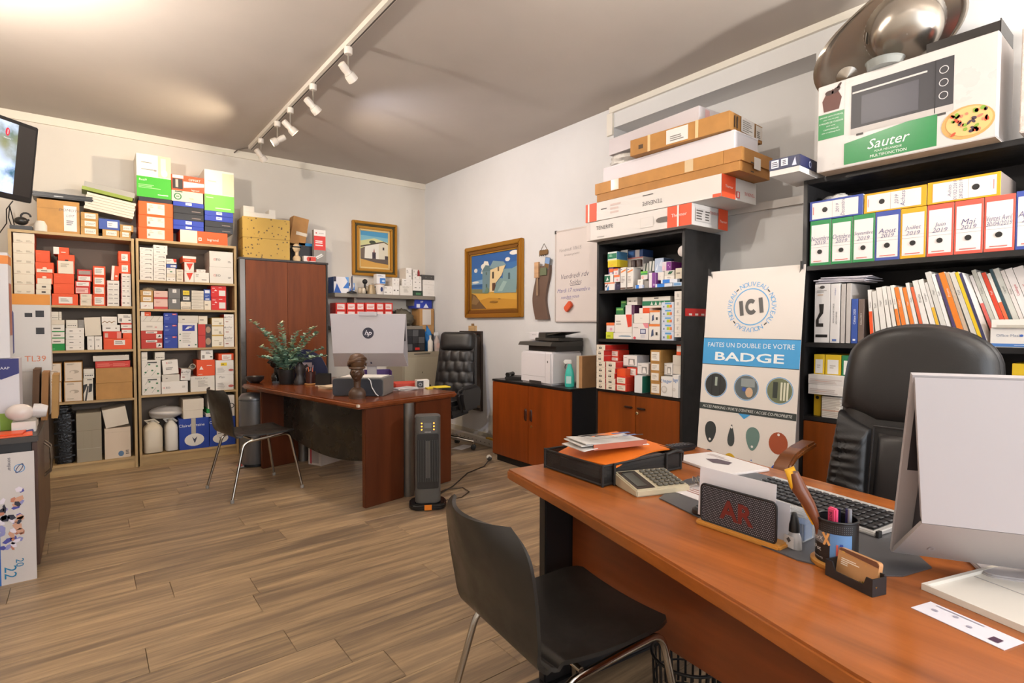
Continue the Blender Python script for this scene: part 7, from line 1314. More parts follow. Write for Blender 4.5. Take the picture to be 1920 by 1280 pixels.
# ------------------------------------------------------------------ near desk things (z = .7505)
DZ = .7505
t = thing('letter_tray', 'black mesh letter tray with papers on near desk corner', 'tray', (1.58, 1.395, DZ), -3)
MS = M('#1a1817', .5); MSH = M('#1c1a19', .6, alpha=.66)
hx, hy = .205, .155
for a, b, c_, d_ in ((-hx, hx, -hy, -hy+.0015), (-hx, hx, hy-.0015, hy), (-hx, -hx+.0015, -hy, hy), (hx-.0015, hx, -hy, hy)): bx('mesh_wall', MSH, t, a, b, c_, d_, .006, .068)
bx('mesh_floor', MS, t, -hx, hx, -hy, hy, .003, .005)
MB().tube([(-hx, -hy, .07), (hx, -hy, .07), (hx, hy, .07), (-hx, hy, .07)], .0045, 8, closed=True).build('rim', MS, t, 40); MB().tube([(-hx, -hy, .006), (hx, -hy, .006), (hx, hy, .006), (-hx, hy, .006)], .004, 8, closed=True).build('base_wire', MS, t, 40)
for x, y_ in ((-hx, -hy), (hx, -hy), (hx, hy), (-hx, hy), (-hx+.05, -hy-.006), (hx-.09, -hy-.006)): MB().tube([(x, y_, .001), (x, y_, .075)], .0055, 10).build('post', MS, t, 60)
MB().tube([(hx-.09, -hy-.006, .07), (hx-.04, -hy-.012, .078), (hx+.005, -hy-.004, .066), (hx+.02, -hy+.01, .03)], .006, 8).build('handle', MS, t, 60)
mb = MB()
for k in range(4): n0 = len(mb.v); mb.box(-.16, .17, -.125, .125, .008+.012*k, .018+.012*k); mb.xf(Matrix.Rotation(R((-2, 1, 3, -1)[k]), 4, 'Z'), n0)
o = mb.build('tray_papers', M('#b8b4b0', .7), loc=(1.58, 1.395, DZ), rot=(0, 0, R(-3))); tag(o, 'grey papers lying inside the mesh letter tray', 'papers')
mb = MB().shell(lambda u, v_: (-.18+.39*u, -.14+.27*v_, .060+.018*math.sin(u*3)+.028*v_*u), 12, 8, .006); o = mb.build('orange_folder', M('#dc701c', .5), loc=(1.585, 1.40, DZ), rot=(0, 0, R(6)), smooth=50); tag(o, 'orange card folder on top of the mesh letter tray', 'folder')
MB().tube([(.02, .1, .105), (.09, .05, .104), (.21, .0, .1)], .002, 6).build('elastic', M('#2c2420', .6), o)
t = thing('newspaper', 'folded newspaper and leaflets on the orange folder', 'newspaper', (1.53, 1.385, DZ+.1), -14)
for k, (c, z, rz_, sx) in enumerate((('#cfcac6', 0, 4, .15), ('#d8d4d0', .008, -3, .14), ('#c8c4c0', .016, 0, .13))):
    o = MB().shell(lambda u, v_: (-sx+2*sx*u, -.07+.14*v_, z+.004+.007*math.sin(u*4+k)), 10, 4, .003).build('sheet', M(c, .6), t, 50, rot=(0, 0, R(rz_)))
flat(t, 'print', '#5a6c98', [q(.04, .01, .12, .03), q(.06, -.03, .12, -.015)], lambda a, b, e: (a, b, .033+e)); flat(t, 'print', '#8a8682', [q(-.1, -.05+.02*i, .02, -.043+.02*i) for i in range(5)], lambda a, b, e: (a, b, .0335+e)); bx('fold_edge', M('#a85c44', .6), t, -.10, .13, -.076, -.071, .002, .022)
# calculator
t = thing('calculator', 'beige desktop calculator with grey keys in front of tray', 'calculator', (1.49, 1.145, DZ), -20)
MB().prism([(-.075, 0), (-.075, .022), (.075, .045), (.075, .012), (.06, 0)], -.10, .10, axis='x').build('body', M('#b8ac92', .5), t, bevel=.004)
sf = lambda a, b, e: (a, b, .022+(b+.075)/.15*.023+e*1.2)
flat(t, 'display_panel', '#2c2a26', [q(-.092, -.066, -.025, .066)], sf, rough=.2); flat(t, 'display_glass', '#4a4a44', [q(-.082, -.05, -.045, .05)], sf, EPS*2, rough=.1)
kmb = None
for i in range(5):
    for j in range(6):
        x0_, y0_ = -.012+.021*i, -.064+.0215*j; z_ = .022+(y0_+.083)/.15*.023+.001
        o = kmb.copy() if kmb else MB().box(0, .016, 0, .016, 0, .006).build('key', M('#55524a', .5), bevel=.002, seg=1)
        if kmb: COL.objects.link(o)
        kmb = kmb or o; o.parent = t; o.location = (x0_, y0_, z_)
# desk mat, keyboard
mat_poly = [(1.42, 1.06), (1.335, .78), (1.30, .58), (1.33, .46), (1.40, .40), (1.50, .375), (1.56, .42), (1.86, .55), (1.93, .90), (1.96, 1.10), (1.66, 1.13)]
o = MB().prism(mat_poly, DZ, DZ+.003).build('desk_mat', M('#4c4b4e', .35)); tag(o, 'dark grey desk mat under keyboard on near desk', 'desk mat')
t = thing('keyboard', 'silver keyboard with dark keys between pen pot and chair', 'keyboard', (1.735, .72, DZ+.0035), -101)
MB().prism([(-.10, 0), (-.10, .010), (.10, .022), (.10, 0)], -.225, .225, axis='x').build('case', M('#c8c6c4', .3, .3), t, bevel=.003); MB().prism([(-.085, .0112), (-.085, .0125), (.07, .0217), (.07, .0204)], -.212, .212, axis='x').build('key_bed', M('#232224', .5), t)
kb = None
for j in range(6):
    for i in range(18):
        y_ = -.082+.0255*j
        o = kb.copy() if kb else MB().box(0, .019, 0, .0205, 0, .006).build('key', M('#2c2b2e', .35), bevel=.002, seg=1)
        if kb: COL.objects.link(o)
        kb = kb or o; o.parent = t; o.location = (-.211+.0236*i, y_, .0128+(y_+.085)/.155*.0092)
bx('corner_clip', M('#1c1c1e', .4), t, .2252, .233, -.1, -.085, 0, .016)
# AR letter holder
t = thing('letter_holder', 'black mesh letter holder with red AR initials and wooden base', 'letter holder', (1.345, .745, DZ), -92)
MB().box(-.118, .118, -.03, .03, 0, .014).build('base', M('#c88a3c', .35, kind='wood'), t, bevel=.004)
pl = MB().prism(rrect(-.105, .014, .105, .115, .012), -.022, -.0205, axis='y').build('front_panel', M('#15141a', .5), t)
MB().tube([(x, -.021, z) for x, z in rrect(-.105, .014, .105, .115, .012)], .0032, 8, closed=True).build('panel_rim', M('#17161a', .4), t, 50)
MB().prism(rrect(-.105, .014, .105, .10, .012), .019, .0205, axis='y').build('back_panel', M('#15141a', .5), t)
dots = []
for i in range(46):
    for j in range(20): dots.append(ell(-.10+.00445*i+(.0022 if j % 2 else 0), .020+.00475*j, .00115, .00115, 5))
tag(flat(pl, 'mesh_holes', '#b0aeb8', dots, lambda a, b, e: (a, -.022-e*.5, b)), kind='stuff')
flat(pl, 'initials', '#6c2018', [txt('AR', .0, .062, .052, None, 0, 0, .03)], lambda a, b, e: (a, -.0225-e, b))
o = bx('letter_paper', M('#dcd8de', .6), None, -.125, .095, 0, .0012, 0, .135); o.location = (1.352, .755, DZ+.0145); o.rotation_euler = (R(-4), 0, R(-92)); tag(o, 'white paper sheet standing behind the AR mesh panel', 'paper')
o = bx('envelope', M('#c8ccd8', .6), None, -.08, .115, 0, .0012, 0, .095); o.location = (1.362, .74, DZ+.0145); o.rotation_euler = (R(0), 0, R(-92)); tag(o, 'pale blue envelope in letter holder at right', 'envelope')
# small clear box behind the holder
t = thing('clear_tray_box', 'clear plastic box with blue contents behind glue bottle', 'box', (1.435, .665, DZ+.0035), -92); bx('shell', M('#c8ccd0', .1, alpha=.35), t, -.055, .055, -.03, .03, 0, .07, .005); bx('blue_content', M('#4a6c9c', .5), t, -.0, .05, -.02, .022, .003, .045)
# glue bottle
t = thing('glue_bottle', 'small clear glue bottle with black cone cap', 'glue bottle', (1.365, .618, DZ), -110)
MB().lathe([(.0175, 0), (.0185, .003), (.0165, .03), (.012, .042)], 20, sx=1.15, sy=.8).build('body', M('#c8c8cc', .15, alpha=.8), t, 50); MB().lathe([(.0125, .0425), (.012, .06), (.006, .088), (.004, .09)], 18).build('cap', M('#151517', .4), t, 50); flat(t, 'warning_label', '#dcdce0', [q(-.015, .005, .015, .034)], lambda a, b, e: (a, -.0152-e, b)); flat(t, 'warning_sign', '#5a5a60', [([(-.007, .024), (0, .031), (.007, .024), (0, .017)], [(0, 1, 2, 3)])], lambda a, b, e: (a, -.0152-2*e, b))
# black tape roll
t = thing('black_mouse', 'small black round puck at left end of letter holder', 'puck', (1.40, .895, DZ)); MB().lathe([(.024, 0), (.028, .006), (.027, .016), (.018, .022), (.008, .018), (.001, .017)], 24).build('body', M('#232324', .35), t, 50)
# pen pot
t = thing('pen_pot', 'black printed mesh pen pot on round wooden base', 'pen pot', (1.352, .517, DZ), -110)
MB().lathe([(.05, 0), (.0525, .003), (.0525, .010), (.05, .012)], 32).build('base', M('#c88a3c', .35, kind='wood'), t, 40); MB().lathe([(.043, .0125), (.043, .108), (.0405, .108), (.0405, .016), (.002, .014)], 36).build('body', M('#161517', .4), t, 40); MB().tube([(.0425*math.cos(a), .0425*math.sin(a), .108) for a in [2*math.pi*i/36 for i in range(36)]], .0028, 8, closed=True).build('rim', M('#17161a', .35), t, 60)
def cyl(a, b, e): return ((.0432+e)*math.sin(a/.043), -(.0432+e)*math.cos(a/.043), b)
def curved(par, nm, c, a0, b0, a1, b1, e=1, n=10):
    mb = MB().grid(lambda u, v_: cyl(a0+(a1-a0)*u, b0+(b1-b0)*v_, EPS*e), n, 2); return mb.build(nm, M(c, .4), par, 60)
curved(t, 'grey_band', '#6c6e72', -.06, .055, .018, .082); curved(t, 'photo_panel', '#5c84b4', .018, .016, .062, .082); flat(t, 'lettering', '#d8dadc', [txt('worX', -.012, .066, .010, .03)], cyl, EPS*2); flat(t, 'lettering', '#d8dadc', [txt('n Pot', -.016, .042, .010)], cyl, EPS*2); flat(t, 'lettering', '#c8cacc', [txt('www.networx.org', -.018, .022, .0045)], cyl, EPS*2); flat(t, 'orange_cross', '#dca060', [([(.004, .054), (.009, .054), (.018, .082), (.013, .082)], [(0, 1, 2, 3)]), ([(.001, .08), (.006, .083), (.02, .057), (.016, .054)], [(0, 1, 2, 3)])], cyl, EPS*3)
flat(t, 'photo_pens', '#c85a50', [q(.03, .03, .034, .06)], cyl, EPS*2); flat(t, 'photo_pens', '#2c4494', [q(.037, .03, .043, .062), q(.048, .03, .053, .055)], cyl, EPS*2)
tag(flat(t, 'mesh_holes', '#5a5a60', [ell(-.06+.0042*i, .086+.0045*j, .001, .001, 5) for i in range(30) for j in range(4)], cyl, EPS*1.2), kind='stuff')
PG = 'pens standing in the pen pot'
t = thing('knife_handle', 'brown and yellow knife handle standing in the pen pot', 'knife', (1.33, .535, DZ+.016)); pts = [(0, 0, 0), (-.005, .01, .07), (-.018, .028, .12), (-.03, .045, .155), (-.036, .055, .19)]
MB().tube(pts, [.006, .009, .014, .0165, .011], 14).build('grip', M('#6c3c24', .3), t, 60); MB().tube([(p_[0]-.006, p_[1]+.009, p_[2]+.004) for p_ in pts[1:]]+[(-.036, .052, .2)], [.004, .007, .009, .009, .006], 10).build('yellow_edge', M('#dca41c', .35), t, 60)
t = thing('highlighter', 'pink highlighter marker standing in the pen pot', 'highlighter', (1.345, .523, DZ+.016), -110); MB().box(-.011, .011, -.006, .006, 0, .115).build('body', M('#e8527c', .35), t, bevel=.003); flat(t, 'lettering', '#5a1c34', [txt('BOSS', 0, .095, .007, None, -math.pi/2)], lambda a, b, e: (a, -.006-e, b))
for i, (dx, dy, c, hh, lab) in enumerate(((.025, -.012, '#2c3060', .11, 'dark blue pen in the pen pot beside the highlighter'), (.012, -.022, '#8a8c94', .115, 'silver pen in the pen pot right of highlighter'), (.03, .008, '#23243c', .105, 'navy pen at back of the pen pot'))):
    o = MB().tube([(0, 0, 0), (0, 0, hh)], .0045, 10).build('pen', M(c, .3), loc=(1.352+dx, .517+dy, DZ+.016), smooth=60); tag(o, lab, 'pen', PG)
# business card holder with cards
t = thing('card_holder', 'black plastic business card holder at desk front', 'card holder', (1.278, .452, DZ), -108)
MB().box(-.054, .054, -.02, .02, 0, .004).prism([(-.054, .004), (.054, .004), (.054, .036), (.04, .036), (.034, .018), (-.030, .018), (-.038, .036), (-.054, .036)], -.02, -.017, axis='y').box(-.054, -.051, -.017, .02, .004, .036).box(.051, .054, -.017, .02, .004, .036).box(-.051, .051, .017, .02, .004, .04).build('holder', M('#17171a', .4), t)
o = MB().prism(rrect(-.046, 0, .046, .056, .006), 0, .012, axis='y').build('business_cards', M('#c08c5c', .4), loc=(1.285, .454, DZ+.0045), rot=(R(-10), 0, R(-108))); tag(o, 'stack of brown business cards in the black holder', 'cards')
flat(o, 'dark_edge', '#6c4028', [([(-.046, .05), (.046, .045), (.046, .05), (.04, .056), (-.04, .056)], [tuple(range(5))])], lambda a, b, e: (a, -e, b)); flat(o, 'lettering', '#f0e4d4', [q(-.036, .034, -.002, .036), q(-.036, .030, .006, .032), q(-.036, .026, -.02, .028), q(-.036, .022, -.02, .024)], lambda a, b, e: (a, -e*1.5, b)); flat(o, 'gold_line', '#d8a850', [q(-.04, .044, .02, .0445), q(.0195, .037, .02, .0445), q(-.036, .047, -.03, .05)], lambda a, b, e: (a, -e*1.5, b))
mb = MB()
for i in range(6): mb.tube([(-.004+.006*i, -.012+.003*(i % 2), 0), (-.002+.007*i, -.010, .012+.002*(i % 3))], .0022, 6)
o = mb.build('screws', M('#a88c50', .3, .8), loc=(1.272, .432, DZ+.0042), rot=(0, 0, R(-108))); tag(o, 'few brass screws in front of the business cards', 'screws', None, 'stuff')
# keys
t = thing('key_bunch', 'bunch of keys with metal rings right of calculator', 'keys', (1.63, 1.05, DZ+.003), 15); KM = M('#a8a098', .25, .9)
for i, (x, y_, r_, tl) in enumerate(((0, 0, .018, 60), (.03, .012, .014, 40), (.012, .025, .012, 75))):
    mb = MB().tube([(r_*math.cos(a), r_*math.sin(a), 0) for a in [2*math.pi*k/20 for k in range(20)]], .0014, 6, closed=True); mb.xf(Matrix.Translation((x, y_, r_*math.sin(R(tl))+.003)) @ Matrix.Rotation(R(tl), 4, 'X')); mb.build('ring', KM, t, 60)
for i, a in enumerate((10, -25, -60, 160, 200)):
    mb = MB().lathe([(.011, 0), (.011, .003)], 14).box(.008, .05, -.004, .004, 0, .003).box(.03, .034, -.007, -.004, 0, .003).box(.04, .044, -.007, -.004, 0, .003); mb.xf(Matrix.Translation((.01*math.cos(R(a)), .01*math.sin(R(a)), .004*i)) @ Matrix.Rotation(R(a), 4, 'Z')); mb.build('key', KM if i != 1 else M('#c8603c', .4), t)
# white booklet, phone handset, remote
t = thing('white_booklet', 'white glossy booklet with photo behind letter holder', 'booklet', (1.95, 1.20, DZ), -105); MB().prism(rrect(-.13, -.10, .17, .12, .012), 0, .010).build('pages', M('#dcd6d4', .35), t, bevel=.002); flat(t, 'cover_photo', '#5a4c54', [([(-.04, .0), (.02, -.02), (.07, .01), (.05, .05), (-.02, .04)], [tuple(range(5))])], lambda a, b, e: (a, b, .010+e)); flat(t, 'print', '#b8a8a8', [q(-.1, .06, .02, .065), q(-.1, .075, -.02, .08)], lambda a, b, e: (a, b, .010+e))
o = bx('loose_leaflet', M('#cfc8c8', .6), None, -.1, .1, -.07, .07, 0, .002); o.location = (1.565, .985, DZ+.0035); o.rotation_euler = (0, 0, R(-100)); tag(o, 'white leaflet lying on the desk mat near calculator', 'leaflet'); flat(o, 'print', '#b06a5c', [q(-.06, -.03+.015*i, .05, -.026+.015*i) for i in range(3)], lambda a, b, e: (a, b, .002+e))
t = thing('remote_control', 'black phone handset remote on far corner of near desk', 'remote', (2.015, 1.42, DZ), 78); MB().box(-.028, .028, -.10, .10, .004, .026).build('body', M('#1b1a1b', .35), t, bevel=.008); bx('feet', BLK, t, -.02, .02, -.08, .08, 0, .0045)
for i in range(3):
    for j in range(6): bx('button', M('#4a484a', .5), t, -.02+.0145*i, -.009+.0145*i, -.06+.018*j, -.049+.018*j, .026, .0285)
flat(t, 'display_window', '#6a6860', [q(-.018, .055, .018, .085)], lambda a, b, e: (a, b, .026+e), rough=.1)
# white tablet tray and card in the right foreground
t = thing('white_tray', 'shallow white plastic tray in the right foreground', 'tray', (1.445, .165, DZ), -17)
MB().box(-.135, .2, -.16, .16, 0, .006).box(-.135, -.128, -.16, .16, .006, .013).box(-.128, .2, .152, .16, .006, .013).box(-.128, .2, -.16, -.152, .006, .013).box(.193, .2, -.152, .152, .006, .013).build('tray_body', M('#d8d2c8', .35), t); bx('divider_line', M('#a8a4a4', .5), t, .02, .022, -.15, .15, .0061, .0068)
o = bx('photo_card', M('#dcd8e0', .4), None, -.075, .075, -.03, .03, 0, .0012); o.location = (1.265, .265, DZ); o.rotation_euler = (0, 0, R(-106)); tag(o, 'small white picture card beside the white tray', 'card'); Fz = lambda a, b, e: (a, b, .0012+e)
flat(o, 'print', '#4a2c44', [q(.045, -.018, .06, .0)], Fz); flat(o, 'print', '#9c98a8', [ell(-.05, 0, .006, .004, 10), ell(-.02, .01, .005, .004, 10), ell(.01, -.005, .005, .004, 10), q(-.06, .02, .02, .023)], Fz)

# ------------------------------------------------------------------ black leather executive chair
LE = M('#201e1e', .40, kind='leather'); LE2 = M('#232122', .38, kind='leather'); BW = M('#6c3c18', .25, kind='wood')
t = thing('executive_chair', 'big black leather executive chair with bent wood armrests behind near desk', 'chair', (2.20, .655, 0), 93)
tilt = Matrix.Translation((0, -.14, .48)) @ Matrix.Rotation(R(7), 4, 'X')
def bp(mb): return mb.xf(tilt)
def topz(x): return .835-.10*abs(x/.235)**3.2
out = [(-.285, 0), (.285, 0), (.27, .25), (.247, .45), (.240, .6)]+[(.235*math.cos(R(a)), .66+.175*math.sin(R(a))**.8) for a in range(8, 173, 9)]+[(-.240, .6), (-.247, .45), (-.27, .25)]
bp(MB().pillow([(x, z) for x, z in out], -.03, .055, .07)).build('back_shell', LE, t, 60)
hd = [(-.24, .50), (-.12, .44), (.12, .44), (.24, .50), (.238, .6)]+[(.23*math.cos(R(a)), .66+.165*math.sin(R(a))**.8) for a in range(8, 173, 9)]+[(-.238, .6)]
bp(MB().pillow(hd, .0, .055, .03, rings=9)).build('headrest_panel', LE, t, 60)
bp(MB().pillow([(-.118, .01), (.118, .01), (.118, .22), (.112, .432), (-.112, .432), (-.118, .22)], .0, .045, .03, rings=9)).build('center_panel', LE2, t, 60)
for s in (-1, 1):
    rr = random.Random(5+s)
    ph = [(rr.uniform(110, 210), rr.uniform(-22, 22), rr.uniform(0, 6)) for _ in range(5)]
    pol = [(s*.122, .01), (s*.28, .01), (s*.268, .24), (s*.247, .44), (s*.243, .485), (s*.122, .43)]
    # subdivide outline for the wrinkles
    P = []
    for a, b in zip(pol, pol[1:]+pol[:1]): P += [(a[0]+(b[0]-a[0])*k/22, a[1]+(b[1]-a[1])*k/22) for k in range(22)]
    bp(MB().pillow(P, .0, .062, .03, rings=22, disp=lambda X, Z: .0045*sum(math.sin(f*Z+g*X+h) for f, g, h in ph)/1.6*(1.15-Z))).build('side_panel', LE, t, 60)
    bp(MB().tube([(s*.119, .035, .02), (s*.119, .042, .2), (s*.114, .04, .43)], .004, 6)).build('piping', LE2, t, 60)
    x0_, x1_ = (s*.335, s*.40) if s > 0 else (s*.40, s*.335)
    MB().ribbon([(-.22, .80), (-.1, .79), (-.02, .775), (.03, .75), (.055, .71), (.06, .66), (.05, .58), (.0, .50), (-.08, .46)], .028, x0_, x1_).build('armrest', BW, t, bevel=.008)
bp(MB().tube([(-.115, .04, .437), (0, .046, .436), (.115, .04, .437)], .004, 6)).build('piping', LE2, t, 60)
MB().box(-.27, .27, -.18, .10, .40, .50).build('seat', LE, t, bevel=.04, seg=4); MB().lathe([(.03, .1), (.03, .4)], 16).xf(Matrix.Translation((0, -.05, 0))).build('gas_lift', M('#2a2a2a', .4), t, 40)
for i in range(5):
    a = R(72*i+20); mb = MB().tube([(0, -.05, .11), (.15*math.cos(a), -.05+.15*math.sin(a), .10), (.27*math.cos(a), -.05+.27*math.sin(a), .075)], [.03, .025, .018], 8); mb.build('base_leg', BW, t, 60); MB().ball((.27*math.cos(a), -.05+.27*math.sin(a), .028), .028, 12).build('caster', BLK, t, 60)

# ------------------------------------------------------------------ tufted office chair at the far desk
t = thing('tufted_chair', 'black tufted leather office chair with chrome star base at far desk', 'chair', (2.92, 4.88, 0), 122)
bt = Matrix.Translation((0, -.24, .47)) @ Matrix.Rotation(R(9), 4, 'X')
def tuft(u, v_):
    x = (2*u-1); z = .08+.46*v_; hw = .235-.035*v_
    d = .06*(1-abs(x)**4); q_ = abs(math.sin(x*math.pi*2.0+(math.pi/2 if int(v_*3.999) % 2 else 0)))**.5*abs(math.sin(v_*4*math.pi))**.4
    return (x*hw, .02+d*.6+.015*q_, z)
MB().grid(tuft, 44, 44).xf(bt).build('backrest_front', LE, t, 60)
for i in range(4):
    for j in range(3): MB().ball((-.135+.09*i, .048, .19+.115*j), .007, 8).xf(bt).build('button', LE2, t, 60)
MB().pillow(rrect(-.205, .545, .205, .75, .05), .02, .05, .05, rings=7).xf(bt).build('headrest', LE, t, 60)
MB().prism([(-.25, .03), (.25, .03), (.22, .5), (.21, .70), (.17, .752), (-.17, .752), (-.21, .70), (-.22, .5)], -.05, .02, axis='y').xf(bt).build('back_shell', LE2, t, bevel=.012, seg=3)
MB().box(-.25, .25, -.22, .27, .40, .53).build('seat', LE, t, bevel=.045, seg=4); MB().box(-.2, .2, -.18, .2, .36, .40).build('seat_pan', BLK, t)
for s in (-1, 1):
    a, b = sorted((s*.25, s*.325)); MB().prism([(-.22, .42), (.18, .42), (.24, .55), (.24, .62), (.18, .675), (-.20, .675), (-.25, .6)], a, b, axis='x').build('armrest', LE, t, bevel=.03, seg=4)
MB().lathe([(.045, .12), (.045, .2), (.035, .21), (.035, .36)], 18).build('gas_lift', M('#1c1a19', .4), t, 40)
CHR = M('#b8b2aa', .15, 1.0)
for i in range(5):
    a = R(72*i+125); c, s_ = math.cos(a), math.sin(a)
    lg = MB().tube([(.03*c, .03*s_, .135), (.16*c, .16*s_, .115), (.31*c, .31*s_, .085)], [.024, .02, .013], 10).build('base_leg', CHR, t, 60)
    MB().tube([(.31*c, .31*s_, .085), (.31*c, .31*s_, .05)], .007, 8).build('caster_pin', CHR, lg, 60); mb = MB()
    for o_ in (-.014, .014): n0 = len(mb.v); mb.lathe([(.022, -.009), (.027, -.006), (.027, .006), (.022, .009)], 16); mb.xf(Matrix.Translation((.31*c, .31*s_, .0275)) @ Matrix.Rotation(a, 4, 'Z') @ Matrix.Translation((0, o_, 0)) @ Matrix.Rotation(R(90), 4, 'X'), n0)
    mb.build('caster', M('#2a2826', .5), lg, 50)
o = bx('fallen_paper', M('#d8d0cc', .6), None, -.11, .10, -.06, .07, 0, .0012); o.location = (3.05, 4.62, .0005); o.location = (3.13, 4.83, .0005); o.rotation_euler = (0, 0, R(20)); tag(o, 'white sheet of paper on floor under tufted chair', 'paper')

# ------------------------------------------------------------------ tower heater
t = thing('tower_heater', 'dark grey tower fan heater with orange lights beside far desk', 'heater', (1.905, 3.405, 0), -28)
HG = M('#4f4e4c', .4)
MB().prism(rrect(-.13, -.10, .13, .10, .06, 6), .004, .045).build('base', M('#161617', .2), t, bevel=.012, seg=3); bx('orange_tab', M('#dc7c1c', .4), t, -.025, .025, -.104, -.098, .008, .044)
MB().prism(rrect(-.09, -.07, .09, .08, .045, 6), .0455, .655).build('body', HG, t, bevel=.006)
MB().prism(rrect(-.075, .15, .075, .535, .012), -.074, -.0702, axis='y').build('grille_panel', M('#201f1f', .4), t)
for i in range(9): bx('grille_slat', M('#3a3938', .4), t, -.064+.016*i-.0025, -.064+.016*i+.0025, -.079, -.0742, .20, .49)
MB().box(-.018, .018, -.0755, -.0742, .225, .485).build('heating_element', M('#5c5a58', .3, .4), t)
F = lambda a, b, e: (a, -.0702-e, b); flat(t, 'display', '#6a6c6e', [q(-.025, .575, .025, .61)], F, rough=.2); flat(t, 'indicator_light', M('#ff8a2a', .4, emit=2.5), [ell(x, z, .005, .005, 12) for x in (-.042, .042) for z in (.565, .587, .609)], F); flat(t, 'lettering', '#c8c8c8', [txt('OBENNER', .0, .547, .007)], F)
o = MB().tube([(1.96, 3.49, .06), (2.05, 3.55, .008), (2.3, 3.70, .006), (2.6, 3.95, .006), (2.85, 4.05, .006), (2.96, 4.13, .03), (2.985, 4.16, .05)], .005, 8).build('heater_cable', M('#2a2623', .5), smooth=60); tag(o, 'dark power cord from heater to plug near cabinet', 'cord')
o = MB().tube([(2.0, 3.44, .006), (2.2, 3.42, .006), (2.32, 3.5, .006), (2.34, 3.62, .006), (2.2, 3.66, .006), (2.08, 3.6, .006)], .004, 8).build('cable_loop', M('#4a3a2c', .5), smooth=60); tag(o, 'thin brown cable looped on floor right of heater', 'cable')
t = thing('power_plug', 'white power plug and socket on floor by cherry cabinet', 'plug', (2.99, 4.19, .0)); MB().lathe([(.022, 0), (.026, .01), (.026, .03), (.02, .035)], 18).xf(Matrix.Translation((0, 0, .03)) @ Matrix.Rotation(R(60), 4, 'X')).build('socket', M('#c8c0b0', .4), t, 40); MB().lathe([(.018, .0), (.016, .03), (.008, .04)], 14).xf(Matrix.Translation((-.01, -.03, .03)) @ Matrix.Rotation(R(75), 4, 'X')).build('plug_body', M('#3a3632', .4), t, 40)
# bin and carton by the far desk
t = thing('pedal_bin', 'grey metal pedal bin between rack and far desk', 'bin', (1.22, 5.42, 0)); MB().lathe([(.12, .02), (.125, .03), (.125, .60), (.115, .605)], 32).build('body', M('#76777a', .35, .5), t, 40); MB().lathe([(.122, 0), (.128, .004), (.128, .02), (.12, .022)], 32).build('foot_ring', BLK, t, 40); MB().lathe([(.128, .606), (.128, .625), (.10, .66), (.002, .67)], 32).build('lid', M('#6c6d70', .3, .5), t, 50); bx('pedal', M('#a8a4a0', .3, .8), t, -.15, -.11, -.10, -.06, .01, .025); bx('pedal_pad', M('#b83a34', .4), t, -.165, -.125, -.11, -.07, .026, .034)
t = thing('under_desk_carton', 'white carton with red stripe print under far desk', 'carton', (1.854, 5.05, 0), 24.8); bx('box_body', M('#d4ccc6', .5), t, -.19, .23, 0, .165, 0, .24, .002); bx('red_strip', M('#b83444', .5), t, -.1915, -.1905, .12, .14, .01, .235); bx('grey_label', M('#b0a8a4', .5), t, -.1915, -.1905, .03, .12, .02, .2)

# ------------------------------------------------------------------ banner
t = thing('banner_stand', 'white pull-up banner advertising badge duplication between bookcases', 'banner', (2.80, 1.58, 0), -90)
ln = Matrix.Rotation(R(-5.2), 4, 'X')
bw, bh = .56, 1.62
MB().box(-bw/2, bw/2, -.002, 0, .03, bh).xf(ln).build('sheet', M('#ddd6d0', .4), t)
def Fb(a, b, e):
    p = ln @ Vector((a, -.002-e, b)); return (p.x, p.y, p.z)
bl = '#3f9ad4'
def bnr(nm, c, polys, e=1): return flat(t, nm, c, polys, Fb, EPS*e, rough=.4)
cy_ = 1.405; bnr('blue_ring', '#5ca4d8', [ring(0, cy_, .098, .104, 48)]); 
def rot8(pl): return [([(x*.99-(y_)*.139, cy_+x*.139+y_*.99) for x, y_ in v], f) for v, f in pl]
bnr('lettering', '#4c4a4a', rot8([q(-.068, -.042, -.046, .042)]), 2); bnr('lettering', '#4c4a4a', rot8([q(.046, -.042, .068, .042)]), 2); bnr('lettering', '#4c4a4a', rot8([([(x*.85, y_*1.12) for x, y_ in ring(0, 0, .019, .04, 30, 42, 318)[0]], ring(0, 0, .02, .04, 30)[1])]), 2)
for w4 in range(4):
    for i, ch in enumerate('NOUVEAU-'):
        an = R(118+(-90)*w4-10.8*i+0); rr_ = .128; bnr('lettering', '#5ca4d8' if ch != '-' else '#3a3a3a', [txt(ch, rr_*math.cos(an), cy_+rr_*math.sin(an), .026 if ch != '-' else .007, None, an-math.pi/2)], 1)
bnr('blue_band', bl, [q(-bw/2, 1.075, bw/2, 1.225)]); bnr('thin_line', '#2c3c4c', [q(-bw/2, 1.225, bw/2, 1.228), q(-bw/2, 1.072, bw/2, 1.075)]); bnr('lettering', '#e4ecf0', [txt('FAITES UN DOUBLE DE VOTRE', 0, 1.188, .026, .50), txt('BADGE', 0, 1.122, .05, None, 0, 0, .02, .40)], 2)
for x, c in ((-.185, '#2c2f30'), (0, '#5a6468'), (.185, '#6c7458')):
    bnr('photo_ring', '#5ca4d8', [ring(x, .955, .068, .072, 32)]); bnr('photo_disc', c, [ell(x, .955, .066, .066, 32)], 1)
